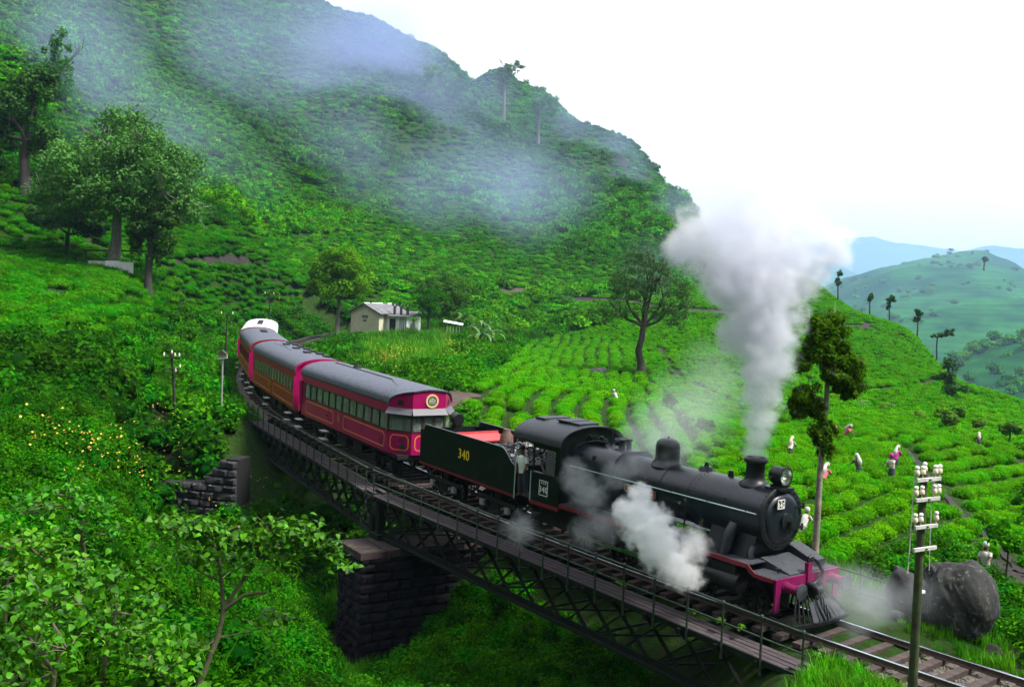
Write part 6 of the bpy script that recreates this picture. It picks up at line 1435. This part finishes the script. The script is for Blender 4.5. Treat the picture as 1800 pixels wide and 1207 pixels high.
# ================================================================== ROCKS
import bmesh
m_rock = M('lichened_boulder', (.013, .013, .015), .9, .5, 1.4, bump=1., col2=(.038, .038, .038), spots=((.07, .082, .055), 6.5, .58)); m_cliff = M('dark_cliff', (.006, .010, .007), .95, .5, .3, bump=1., col2=(.016, .022, .016))
m_rock2 = M('dark_boulder', (.012, .012, .014), .9, .5, 2.4, bump=1., col2=(.05, .048, .052), spots=((.22, .22, .20), 6, .68))
def boulder(label, p, r, seed, mat, name='boulder', cat='rock', sub=4, rz=0, cut=.5):
    bm = bmesh.new(); bmesh.ops.create_icosphere(bm, subdivisions=sub, radius=1.); g = np.random.default_rng(seed)
    co = np.array([v.co[:] for v in bm.verts]); pl = g.normal(size=(9, 3)); pl /= np.linalg.norm(pl, axis=1, keepdims=True)
    for q in pl:                                   # broken flat faces
        dq = co@q; lim = g.uniform(cut, max(cut+.08, .85)); co = co-np.outer(np.maximum(dq-lim, 0)*.85, q)
    n_ = co/np.linalg.norm(co, axis=1, keepdims=True)
    co = co+n_*(fbm(co[:, 0]*2.2+co[:, 2]*1.3, co[:, 1]*2.2-co[:, 2]*.9, 4, seed)*.42)[:, None]
    for v, c in zip(bm.verts, co): v.co = Vector(c*np.array(r))
    me = bpy.data.meshes.new(name); bm.to_mesh(me); bm.free(); me.materials.append(mat); me.shade_smooth(); me.set_sharp_from_angle(angle=math.radians(38))
    o = link(name, me, None, p, (0, 0, rz)); tag(o, label, cat); return o
yr = math.atan2(RT[1], RT[0])
def bpx(label, u, v, D, wpx, hpx, seed, mat, **k):
    p = at(u, v, D); q = D/FPX; p[2] = min(p[2], hz(p[0], p[1])+hpx*q*.32); return boulder(label, p, (wpx*q*.5, wpx*q*.5, hpx*q*.55), seed, mat, rz=yr, **k)
bpx('squared dark boulder left of the front telegraph pole', 1588, 1010, 31.2, 78, 82, 1, m_rock2)
bpx('small grey boulder right behind the front telegraph pole', 1640, 990, 33.5, 46, 52, 2, m_rock2)
bpx('largest boulder, domed and blotched with green lichen', 1692, 1056, 30.6, 108, 124, 3, m_rock, cut=.9, sub=5)
bpx('small low stone beside the far handrail', 1578, 1050, 30.2, 24, 20, 4, m_rock2)
bpx('brown stone at the right foot of the largest boulder', 1748, 1085, 29.2, 34, 30, 5, m_earthd)
bpx('flat pale stone on the bank right of the front pole', 1622, 1112, 26.8, 50, 14, 6, m_rock2); bpx('flat pale stone at the end of the walkway', 1659, 1120, 26.4, 40, 14, 7, m_rock2)
for i, (u, v, w_, h_, lab) in enumerate([(1053, 660, 42, 24, 'dark rock showing among the tea rows left of the lone tree'), (1090, 692, 30, 14, 'low dark rock in the tea below the lone tree'), (1012, 700, 16, 8, 'smallest dark stone in the tea rows')]):
    p = hit(u, v, 40); D = float(dist(p)); bpx(lab, u, v-h_*.1, D, w_, h_, 20+i, m_rock2)
for i, (u, v, w_, h_, lab) in enumerate([(895, 262, 26, 26, 'dark square crag below the ridge trees'), (1092, 284, 62, 44, 'big dark crag near the right end of the ridge'), (1190, 372, 26, 34, 'dark crag at the foot of the ridge beside the smoke'),]):
    p = hit(u, v, 160); D = float(dist(p)); q = D/FPX
    boulder(lab, p+np.array([0, 0, -h_*q*.30]), (w_*q*.5, h_*q*.8, h_*q*.55), 40+i, m_cliff, 'crag', 'crag', 4, yr)

# ================================================================== PEOPLE
def skinbody(name, pts, edges, rad, mat, parent, root=0):
    me = bpy.data.meshes.new(name); me.from_pydata([tuple(p) for p in pts], edges, []); me.materials.append(mat); o = link(name, me, parent)
    md = o.modifiers.new('skin', 'SKIN'); md.use_smooth_shade = True
    for i, r_ in enumerate(rad): me.skin_vertices[0].data[i].radius = (r_, r_)
    me.skin_vertices[0].data[root].use_root = True; sb = o.modifiers.new('sub', 'SUBSURF'); sb.levels = 1; sb.render_levels = 1; return o
def person(label, loc, face, h=1.6, bend=0., arms=((.25, -.5), (.25, -.5)), top=m_white, skirt=None, headcloth=None, sack=None, trousers=None):
    """face = heading; bend = forward lean of the trunk; arms = (forward, down) of each hand relative to the shoulder in arm lengths"""
    t = thing('person', label, 'person', loc=loc, rotz=face); k = h/1.6; sb_, cb_ = math.sin(bend), math.cos(bend)
    hip = Vector((0, 0, .86)); up_ = Vector((sb_, 0, cb_)); fo = Vector((cb_, 0, -sb_)); ch = hip+up_*.30; sh_ = hip+up_*.47; nk = hip+up_*.55; hd = nk+(up_*.8+Vector((0, 0, .2))+fo*.1).normalized()*.13; hd2 = hd+(up_*.6+Vector((0, 0, .4))).normalized()*.10
    P_ = [hip, ch, sh_, nk, hd, hd2]; E_ = [(0, 1), (1, 2), (2, 3), (3, 4), (4, 5)]; Rd = [.13, .14, .12, .055, .085, .085]
    for sgn, (af, adn) in zip((-1, 1), arms):
        s0_ = sh_+Vector((0, sgn*.17, -.01)); el_ = s0_+Vector((af*.24-.02, sgn*.05, adn*.26)); ha = s0_+Vector((af*.55, sgn*.03, adn*.50)); fi = ha+(ha-el_).normalized()*.14
        i0 = len(P_); P_ += [s0_, el_, ha, fi]; E_ += [(2, i0), (i0, i0+1), (i0+1, i0+2), (i0+2, i0+3)]; Rd += [.062, .045, .033, .028]
        l0 = hip+Vector((0, sgn*.09, -.05)); kn = Vector((.04, sgn*.11, .47)); an = Vector((-.02, sgn*.11, .08)); to = Vector((.13, sgn*.13, .03)); i0 = len(P_); P_ += [l0, kn, an, to]; E_ += [(0, i0), (i0, i0+1), (i0+1, i0+2), (i0+2, i0+3)]; Rd += [.10, .07, .045, .035]
    P_ = [p*k for p in P_]; body = skinbody('body', P_, E_, [r_*k for r_ in Rd], m_skin, t)
    # shirt: sleeve-length shell round the trunk
    q = [hip-up_*.06, hip+up_*.1, ch, sh_+up_*.02, nk-up_*.01]; rr = [.165, .155, .17, .15, .07]; mb = MB().tube([p*k for p in q], [r_*k for r_ in rr], 14)
    for sgn, (af, adn) in zip((-1, 1), arms):
        s0_ = sh_+Vector((0, sgn*.15, 0)); el_ = s0_+Vector((af*.24-.02, sgn*.05, adn*.26)); mb.tube([s0_*k, (s0_*.4+el_*.6)*k, el_*k], [.085*k, .075*k, .068*k], 9)
    mb.obj('shirt', top, t, 60)
    if skirt: MB().tube([(hip+Vector((0, 0, .06)))*k, hip*k*.9, Vector((.02, 0, .45))*k, Vector((.02, 0, .10))*k], [.15*k, .18*k, .20*k, .22*k], 14).obj('skirt', skirt, t, 60)
    if trousers:
        mb = MB()
        for sgn in (-1, 1): mb.tube([(hip+Vector((0, sgn*.07, .02)))*k, Vector((.035, sgn*.11, .47))*k, Vector((-.02, sgn*.11, .10))*k], [.12*k, .09*k, .075*k], 10)
        mb.obj('trousers', trousers, t, 60)
    MB().lathe([(.001, .112), (.06, .10), (.095, .05), (.102, 0), (.095, -.05), (.07, -.075)], 14, tuple((hd2+Vector((-.02, 0, .0)))*k), cap=False).obj('headcloth' if headcloth else 'hair', headcloth or m_hair, t, 60)
    if sack: MB().tube([(hd2+Vector((-.02, 0, .10)))*k, (hd2-fo*.14-up_*.06)*k, (sh_-fo*.20-up_*.04)*k, (ch-fo*.22+up_*.02)*k, (ch-fo*.16-up_*.14)*k], [.05*k, .08*k, .12*k, .13*k, .05*k], 12).obj('sack', sack, t, 60)
    MB().cyl((hd2+Vector((.085, 0, -.03)))*k, (hd2+Vector((.112, 0, -.045)))*k, .02*k, .012*k, 6).obj('nose', m_skin, t)
    return t
def cloth(n, c): return M('cloth_'+n, c, .85, .15, 9, bump=.1)
c_w, c_p, c_m, c_r, c_d, c_y = cloth('white', (.42, .41, .38)), cloth('pink', (.55, .12, .16)), cloth('magenta', (.45, .01, .25)), cloth('red', (.35, .04, .05)), cloth('dark', (.03, .03, .045)), cloth('sacking', (.44, .36, .24))
yv = math.atan2(FW[1], FW[0])
for (u, v, fa, bd_, tp_, sk_, hc_, sa_, lab) in [
    (1083, 706, 2.2, .9, c_w, c_p, c_w, None, 'tea picker bending low in pale clothes beside the dark rocks left of the smoke'),
    (1388, 800, 1.0, .6, c_w, c_d, c_w, c_y, 'tea picker in white with a pale sack, nearest the right of the smoke column'),
    (1460, 776, .4, .5, c_r, c_d, c_p, c_y, 'tea picker in red just right of the gum tree trunk'),
    (1485, 772, -.6, .7, c_p, c_d, c_w, c_w, 'tea picker with a big white sack right of the one in red'),
    (1446, 855, .8, .6, c_p, c_r, c_w, c_w, 'tea picker in pink half hidden by the gum tree trunk'),
    (1509, 838, 1.8, .35, c_d, c_d, c_w, c_w, 'tea picker with dark skirt and white sack between gum tree and pole'),
    (1567, 837, 3.9, .1, c_w, c_d, c_m, None, 'person in a white shirt with a magenta head cloth standing in the tea'),
    (1573, 818, .7, .3, c_m, c_d, c_w, c_w, 'tea picker in magenta with a white sack from the head, behind the white shirt'),
    (1720, 786, 1.2, .5, c_d, c_d, c_w, c_y, 'farthest right tea picker, dark clothes and a pale sack'),
    (1411, 932, .9, .8, c_w, c_w, c_w, None, 'tea picker stooping in white right beside the smokebox')]:
    p = hit(u, v+5, 28); print('picker', u, v, round(float(dist(p)), 1)); p[2] -= .18+(.25 if u == 1411 else 0); person(lab, p, yv-math.pi/2+fa, 1.28, min(bd_, .5)+.1, ((.7, -.6), (.8, -.5)), tp_, sk_, hc_, sa_)
p = hit(1731, 1016, 28); p[2] -= .3; person('person in white shirt and dark skirt standing on the path behind the largest boulder', p, yv+2.4, 1.35, .1, ((.4, -.7), (.5, -.5)), c_w, c_d, c_w)
lm = loco.matrix_world; la = math.atan2(lm[1][0], lm[0][0])
person('driver in dark shirt resting an arm on the cab window ledge', lm @ Vector((-10.02, -1.08, 1.36)), la-.35, 1.62, .10, ((.35, -.45), (.75, -.42)), cloth('driver', (.025, .03, .05)), None, None, None, c_d)
person('fireman in loose white shirt standing in the gap between cab and tender', lm @ Vector((-11.28, -1.12, 1.30)), la-1.25, 1.68, .12, ((.1, -.85), (.3, -.8)), cloth('shirt', (.62, .66, .64)), None, None, None, c_d)

# ================================================================== FOREGROUND SAPLINGS WITH SINGLE LEAVES
def heart(name, ln, wd, mat, tint, seed):
    g = random.Random(seed); prof = [(0, 0), (.10, .36), (.30, .5), (.55, .42), (.80, .2), (1, 0)]; V_ = []; F_ = []
    for x, y in prof:
        zz = -.28*x*x*ln; c = .14*wd
        V_ += [(x*ln, 0, zz), (x*ln*(.96 if x else 1), y*wd, zz+c*(y*2)**1.5*.8), (x*ln*(.96 if x else 1), -y*wd, zz+c*(y*2)**1.5*.8)]
    for i in range(len(prof)-1): a_ = 3*i; F_ += [(a_, a_+3, a_+4, a_+1), (a_, a_+2, a_+5, a_+3)]
    return MB().add(V_, F_).mesh(name, mat, 70, [tint]*len(V_))
hearts = [heart('leaf', .125, .105, f_fore, tq, 7+i) for i, tq in enumerate((.05, .3, .5, .7, .9, 1.))]
def sapling(label, D, trunk, clusters, n_obj, n_stuff, seed, r0, kx=1.):
    """trunk / branches surveyed in the view plane at distance D, given real depth by bending them back and forth"""
    n_stuff = int(n_stuff*2.6); g = np.random.default_rng(seed); b_ = at(trunk[0][0][0], trunk[0][0][1], D); zg = hz(b_[0], b_[1]); base = np.array([b_[0], b_[1], min(zg, b_[2]) if b_[2] > zg-2 else b_[2]])
    t = thing('sapling', label, 'sapling', loc=tuple(base)); mb = MB(); twig = []
    for bi, br in enumerate(trunk):
        off = 0 if bi == 0 else g.uniform(-.5, .5); pts = []
        for i, (u, v) in enumerate(br):
            pts.append(at(u, v, D+off*i/len(br)*1.2)-base)
        if bi == 0: pts = [np.array([0, 0, -.2])]+pts
        rr = r0*(1 if bi == 0 else .55); mb.tube(pts, [rr*(1-.6*i/len(pts)) for i in range(len(pts))], 7)
    L_ = []; BP = np.array([at(u, v, D)-base for br in trunk for (u, v) in br])
    for (u, v, ru, rv, w_) in clusters:
        n = max(6, int((n_obj+n_stuff)*w_/sum(c[4] for c in clusters))); cc = at(u, v, D+g.uniform(-.4, .5)); q = D/FPX
        for k in range(n):
            o_ = RT*g.normal()*ru*q*.6+FH*g.normal()*ru*q*.6+np.array([0, 0, 1])*(g.normal()*rv*q*.55); L_.append((cc+o_-base, g.uniform(0, 6.28), g.normal(.25, .5), g.normal(0, .5), g.uniform(.45, .95)*kx))
        nr = BP[np.argmin(((BP-(cc-base))**2).sum(1)+4*np.maximum(0, BP[:, 2]-(cc-base)[2]+.05)**2)]; low = cc-base-np.array([0, 0, rv*q*.7]); mb.tube([nr, nr*.5+low*.5+np.array([0, 0, -.03]), low], [.014, .011, .008], 5)
        for k in range(max(2, n//16)):
            e = cc+RT*g.normal()*ru*q*.5+FH*g.normal()*ru*q*.5+np.array([0, 0, 1])*g.normal()*rv*q*.4-base; s_ = low; mb.tube([s_, (s_+e)/2+np.array([0, 0, .02]), e], [.008, .006, .004], 4)
    mb.obj('stem', m_stem, t, 60); g.shuffle(L_)
    for k, (p, a_, b2_, c2_, s_) in enumerate(L_[:n_obj]): link('leaf', hearts[g.integers(0, 6)], t, p, (c2_, b2_, a_), s_)
    if n_stuff:
        V_ = []; F_ = []; T_ = []
        for p, a_, b2_, c2_, s_ in L_[n_obj:]:
            h_ = hearts[g.integers(0, 6)]; mt = Matrix.Translation(p) @ Euler((c2_, b2_, a_)).to_matrix().to_4x4() @ Matrix.Scale(s_, 4); o_ = len(V_)
            V_ += [tuple(mt @ v.co) for v in h_.vertices]; F_ += [tuple(o_+i for i in f.vertices) for f in h_.polygons]; T_ += [g.uniform()]*len(h_.vertices)
        o = link('leaves', MB().add(V_, F_).mesh('leaves', f_fore, 70, T_), t); o['kind'] = 'stuff'
    return t
sapling('forked sapling with pale heart shaped leaves in front of the pier, bare grey stem', 13.2, [[(345, 1215), (358, 1180), (382, 1120), (393, 1075)], [(393, 1075), (389, 1020), (384, 965), (350, 930)], [(393, 1075), (412, 1040), (450, 985), (495, 955), (545, 940)], [(450, 985), (462, 950), (470, 925)], [(395, 1070), (430, 1045), (470, 1040)], [(384, 965), (400, 935), (420, 925)]],
        [(300, 918, 30, 16, 1), (345, 928, 34, 16, 1.3), (395, 940, 34, 18, 1.3), (440, 950, 30, 18, 1.1), (490, 930, 32, 22, 1.3), (535, 935, 30, 22, 1.3), (578, 965, 26, 14, .9), (600, 992, 20, 8, .4), (420, 980, 50, 25, 1.2), (330, 975, 30, 20, .7), (500, 975, 30, 20, .7), (480, 1085, 28, 14, .5), (350, 1130, 25, 14, .4)], 300, 430, 5, .055, .98)
sapling('dark stemmed sapling with leaf tufts left of the retaining wall', 17, [[(152, 1010), (148, 965), (138, 925), (118, 890)], [(140, 930), (160, 905), (150, 880)]], [(60, 868, 34, 10, .8), (120, 862, 34, 14, 1), (155, 890, 28, 14, 1), (130, 905, 40, 16, 1), (40, 890, 40, 14, .8), (195, 930, 30, 12, .7)], 130, 120, 6, .04, 1.1)
sapling('leafy sapling filling the bottom left corner', 9.5, [[(90, 1230), (95, 1180), (110, 1130)], [(95, 1180), (60, 1130)]], [(60, 1130, 60, 30, 1), (120, 1120, 60, 30, 1), (30, 1060, 50, 26, .8), (90, 1050, 50, 30, .9), (20, 1180, 50, 30, .7)], 160, 200, 7, .035, .82)
sapling('leafy sapling on a thin dark stem left of the forked one', 12, [[(175, 1230), (185, 1160), (195, 1110), (205, 1075)], [(190, 1130), (160, 1090)]], [(205, 1075, 44, 22, 1), (160, 1085, 40, 22, .9), (230, 1110, 40, 22, .7), (130, 1010, 50, 26, .8), (200, 1010, 50, 24, .8), (250, 1060, 36, 20, .6)], 160, 200, 8, .035, .95)
sapling('low broad leaved plant at the left edge below the path', 14.5, [[(10, 1040), (15, 990), (25, 960)], [(12, 1000), (50, 960)]], [(20, 950, 50, 20, 1), (70, 960, 44, 20, 1), (40, 1000, 60, 24, 1), (110, 985, 40, 20, .8), (-20, 990, 40, 20, .5)], 120, 160, 9, .03, 1.05)
sapling('big leaved plant between the bottom left saplings', 11, [[(285, 1235), (290, 1190), (300, 1160)], [(290, 1190), (260, 1160)]], [(300, 1160, 40, 20, 1), (255, 1165, 36, 20, .9), (275, 1110, 40, 20, .8), (310, 1205, 40, 20, .8)], 100, 120, 10, .025, .9)
# creepers on the bridge
crm_ = [clump('creeper_leaves_%d' % k, 46, (.20, .20, .16), .10, .085, f_fore, 500+k, 3, .5, False, 0, .8, .3) for k in range(3)]
for i, (s_, l_, z_, q, lab) in enumerate([(-2.3, 2.75, -.35, 1., 'creeper climbing the last handrail post at the near end of the bridge'), (-2.2, 2.9, .25, .8, 'wisp of creeper on top of the last handrail post'), (-1.75, 3.0, -.75, 1.2, 'creeper hanging below the end of the walkway'), (1.25, 2.1, -.10, .8, 'bright weed on the bridge deck, nearest the cowcatcher'), (.55, 2.0, -.12, .9, 'bright round weed on the deck beside the engine front'), (2.3, 2.0, -.15, .7, 'bright weed on the deck beside the front bogie'), (5.0, 2.1, -.1, .8, 'bright weed on the deck under the running plate'), (6.4, 2.1, -.08, .6, 'smallest bright weed on the deck behind the handrail'), (-3.4, 1.6, -.25, .7, 'weed growing at the sleeper ends beyond the bridge'), (20.5, 3.3, -2.25, 1.6, 'dark creeper hanging over the pier coping')]):
    p = track(s_, l_, z_); o = link('creeper', crm_[i % 3], None, p, (0, 0, i*1.3), q); tag(o, lab, 'creeper')
# loose stones of the ballast
stm = []
for k in range(3):
    r_ = random.Random(600+k); stm.append(MB().box((0, 0, .2), (1, .8, .6), (r_.random(), r_.random(), 0), r_.uniform(.55, .8)).mesh('ballast_stone', M('ballast_stone', (.085, .075, .065), .95, .5, 2, bump=.3, col2=(.22, .20, .17))))
n = 5200; s_ = RNG.uniform(-26, -2.7, n); l_ = RNG.normal(0, 1.25, n); l_ = np.where(np.abs(l_) > 3, l_*.4, l_); P = np.array([track(a_, b_, -.30-max(0, abs(b_)-1.6)*.42) for a_, b_ in zip(s_, l_)])
scatter('ballast_stones', stm, P, RNG.uniform(0, 6.28, n), RNG.uniform(.03, .075, n), RNG.integers(0, 3, n))

# ================================================================== SMOKE, STEAM, MIST, HAZE
def vol_mat(name, col, dens, aniso=.2, absorb=None):
    m = bpy.data.materials.new(name); m.use_nodes = True; t = m.node_tree; t.nodes.clear(); o = t.nodes.new('ShaderNodeOutputMaterial'); p = t.nodes.new('ShaderNodeVolumePrincipled')
    p.inputs['Color'].default_value = (*col, 1); p.inputs['Density'].default_value = dens; p.inputs['Anisotropy'].default_value = aniso
    if absorb: p.inputs['Absorption Color'].default_value = (*absorb, 1)
    t.links.new(p.outputs['Volume'], o.inputs['Volume']); return m
def cloud(name, label, blobs, mat, res, nscale, namp, gain=1.6, seed=0., pad=.12, stretch=(1, 1, 1)):
    """real volume: a voxel grid filled from overlapping puffs, torn by two noises; blobs = (centre, radii(3), weight)"""
    C_ = np.array([b_[0] for b_ in blobs]); Rr = np.array([b_[1] for b_ in blobs]); lo = (C_-Rr*1.25).min(0); hi = (C_+Rr*1.25).max(0)
    ng = bpy.data.node_groups.new(name, 'GeometryNodeTree'); ng.interface.new_socket('Geometry', in_out='INPUT', socket_type='NodeSocketGeometry'); ng.interface.new_socket('Geometry', in_out='OUTPUT', socket_type='NodeSocketGeometry')
    N = ng.nodes.new; L = ng.links.new; go = N('NodeGroupOutput'); vc = N('GeometryNodeVolumeCube'); pos = N('GeometryNodeInputPosition')
    cen = (lo+hi)/2
    vc.inputs['Min'].default_value = tuple(lo-cen); vc.inputs['Max'].default_value = tuple(hi-cen)
    ext = hi-lo; mxr = ext.max()
    for a_, e in zip('XYZ', ext): vc.inputs['Resolution '+a_].default_value = max(8, int(res*e/mxr))
    nz1 = N('ShaderNodeTexNoise'); nz1.inputs['Scale'].default_value = nscale; nz1.inputs['Detail'].default_value = 5; nz1.inputs['Roughness'].default_value = .62
    off = N('ShaderNodeVectorMath'); off.operation = 'MULTIPLY_ADD'; off.inputs[1].default_value = stretch; off.inputs[2].default_value = (seed, seed*1.7, seed*.6); L(pos.outputs[0], off.inputs[0]); L(off.outputs[0], nz1.inputs['Vector'])
    acc = None
    def math_(op, a_, b_=None, c_=None):
        x = N('ShaderNodeMath'); x.operation = op
        for i, q in enumerate((a_, b_, c_)):
            if q is None: continue
            if isinstance(q, (int, float)): x.inputs[i].default_value = q
            else: L(q, x.inputs[i])
        return x.outputs[0]
    for (c, r_, w_) in blobs:
        s_ = N('ShaderNodeVectorMath'); s_.operation = 'SUBTRACT'; s_.inputs[1].default_value = tuple(np.array(c)-cen); L(pos.outputs[0], s_.inputs[0])
        d_ = N('ShaderNodeVectorMath'); d_.operation = 'DIVIDE'; d_.inputs[1].default_value = tuple(r_); L(s_.outputs[0], d_.inputs[0])
        l_ = N('ShaderNodeVectorMath'); l_.operation = 'LENGTH'; L(d_.outputs[0], l_.inputs[0])
        f_ = math_('SUBTRACT', 1., l_.outputs['Value']); f_ = math_('MAXIMUM', f_, -.35); nq = math_('MULTIPLY_ADD', nz1.outputs[0], namp, -namp*.5); f_ = math_('ADD', f_, nq)
        f_ = math_('MULTIPLY', f_, gain); f_ = math_('MINIMUM', math_('MAXIMUM', f_, 0.), 1.); f_ = math_('MULTIPLY', f_, float(w_)); acc = f_ if acc is None else math_('MAXIMUM', acc, f_)
    L(acc, vc.inputs['Density']); sm = N('GeometryNodeSetMaterial'); sm.inputs['Material'].default_value = mat; L(vc.outputs[0], sm.inputs['Geometry']); L(sm.outputs[0], go.inputs[0])
    me = bpy.data.meshes.new(name); me.materials.append(mat); o = link(name, me, None, cen); md = o.modifiers.new('cloud', 'NODES'); md.node_group = ng
    tag(o, label, kind='stuff'); return o
def B(u, v, D, rpx, w=1., k=(1, 1, 1)):
    q = D/FPX*rpx*(1.3 if D > 100 else 1); return (at(u, v, D), np.array([q*k[0], q*k[1], q*k[2]]), w)
sm1 = vol_mat('coal_smoke', (.86, .865, .93), 3.2, .15, None)
cloud('smoke', 'column of grey smoke rising from the chimney', [B(1329, 797, 30.2, 22, .55), B(1331, 765, 30.2, 27, .5), B(1335, 730, 30.2, 34, .5), B(1339, 690, 30.2, 42, .5), B(1341, 650, 30.2, 50, .55), B(1343, 605, 30.2, 58, .55), B(1338, 560, 30.3, 70, .6), B(1365, 640, 30, 36, .6), B(1300, 585, 30.2, 44, .7),
    B(1336, 510, 30.4, 84, .5), B(1285, 490, 30.1, 58, .7), B(1325, 455, 30.6, 96, .36), B(1395, 470, 30.8, 66, .4), B(1245, 425, 30.4, 72, .36), B(1200, 435, 30.2, 36, .6), B(1462, 436, 31, 42, .5), B(1400, 412, 31, 76, .26), B(1320, 395, 31, 110, .19), B(1330, 330, 31.2, 110, .10), B(1300, 300, 31.4, 90, .06), B(1360, 275, 31.4, 80, .045)], sm1, 280, 2.3, 1.75, 3.0, 3.)
st1 = vol_mat('white_steam', (.975, .985, 1.), 3.6, .1)
cloud('steam', 'thick white steam blowing from the cylinders beside the engine', [B(1120, 905, 28.6, 36, .8), B(1140, 930, 28.5, 46, 1), B(1160, 960, 28.3, 46, .8), B(1185, 990, 28.1, 40, .6), B(1205, 1010, 28, 34, .5), B(1125, 870, 28.8, 24, .8), B(1098, 895, 28.7, 26, .7), B(1215, 960, 28.2, 36, .3)], st1, 160, 3.6, 1.9, 3.2, 7.)
st2 = vol_mat('thin_steam', (.95, .97, 1.), .75, .1)
cloud('steam', 'thin steam drifting past the firebox and cab corner', [B(1015, 845, 32.5, 34, .7), B(1035, 870, 32.2, 36, .8), B(1010, 820, 33, 22, .7), B(1060, 925, 31, 40, .5), B(1030, 935, 31, 36, .4), B(915, 930, 32.5, 34, .6), B(1085, 835, 31.8, 34, .5), B(1110, 820, 31.5, 26, .4)], st2, 110, 3., 2.0, 2., 11.)
cloud('steam', 'wisps of steam round the dome', [B(1160, 790, 32.6, 44, .7), B(1120, 800, 32.8, 34, .55), B(1180, 800, 32.2, 40, .6), B(1110, 765, 34, 26, .5)], st2, 90, 3., 2., 2., 13.)
st3 = vol_mat('smoke_drift', (.90, .94, 1.), .075, .1)
cloud('smoke', 'thin smoke drifting low over the tea behind the boiler', [B(1210, 720, 50, 90, .8), B(1180, 760, 45, 90, .8), B(1260, 690, 52, 70, .6), B(1140, 770, 42, 60, .6), B(1250, 640, 60, 60, .4)], st3, 80, .55, 1.7, 1.8, 5.)
st4 = vol_mat('front_steam', (.90, .95, 1.), .32, .1)
cloud('steam', 'thin steam over the rails in front of the cowcatcher', [B(1510, 1045, 28, 58, .9), B(1470, 1030, 28.5, 44, .8), B(1555, 1060, 29, 48, .6), B(1620, 1050, 30, 44, .5), B(1505, 1085, 27.6, 40, .6)], st4, 70, 1.6, 1.2, 1.8, 17.)
# mist lying against the mountain
ms = vol_mat('mountain_mist', (.52, .62, 1.), .018, .2)
MI = [('mist drifting over the upper mountain', [B(640, 80, 470, 120, 1., (1, 1, 1.2)), B(600, 150, 430, 90, .9), B(700, 170, 420, 100, .7), B(780, 220, 400, 80, .7), B(560, 60, 480, 90, .7), B(860, 170, 430, 70, .6), B(960, 190, 420, 60, .5)]),
      ('mist in the middle of the mountain face', [B(750, 330, 265, 90, .7), B(880, 320, 280, 90, .8), B(930, 360, 250, 70, .7), B(650, 300, 260, 90, .5), B(1000, 330, 270, 60, .5), B(1150, 470, 200, 50, .5)]),
      ('mist over the left slope behind the big tree', [B(230, 230, 150, 110, .6), B(330, 250, 170, 100, .7), B(120, 60, 190, 110, .9), B(180, 150, 180, 90, .6), B(420, 300, 180, 80, .4)]),
      ('mist wreathing the crag at the end of the ridge', [B(1080, 262, 440, 40, 1.), B(1110, 300, 380, 40, .8), B(1010, 215, 450, 40, .9), B(1195, 360, 330, 40, 1.)]),
      ('faint mist over the valley head', [B(420, 60, 300, 110, .6), B(500, 120, 300, 90, .5), B(600, 230, 300, 90, .4)])]
vm = vol_mat('valley_haze', (.46, .66, 1.), .00013, .2)  # extra haze volume, added over the far hills to deepen their blue
cloud('mist', 'blue haze filling the far valley between the distant hills', [B(1600, 500, 2300, 620, 1., (1, 1, .16)), B(1750, 520, 1700, 420, 1., (1, 1, .2)), B(1450, 470, 4200, 900, 1., (1, 1, .10))], vm, 40, .0006, .3, 2.2, 31.)
for i, (lab, bl) in enumerate(MI): cloud('mist', lab, bl, ms, 44, .018 if i not in (2,) else .03, 1.5, 1.3, 20+i*3.3)
hv = vol_mat('haze_air', (.46, .66, 1.), .00012, .2)
hb = MB().b2((CAM[0]-9990, CAM[1]-9990, -241.5), (CAM[0]+9990, CAM[1]+9990, 560)).obj('haze', hv); tag(hb, kind='stuff')
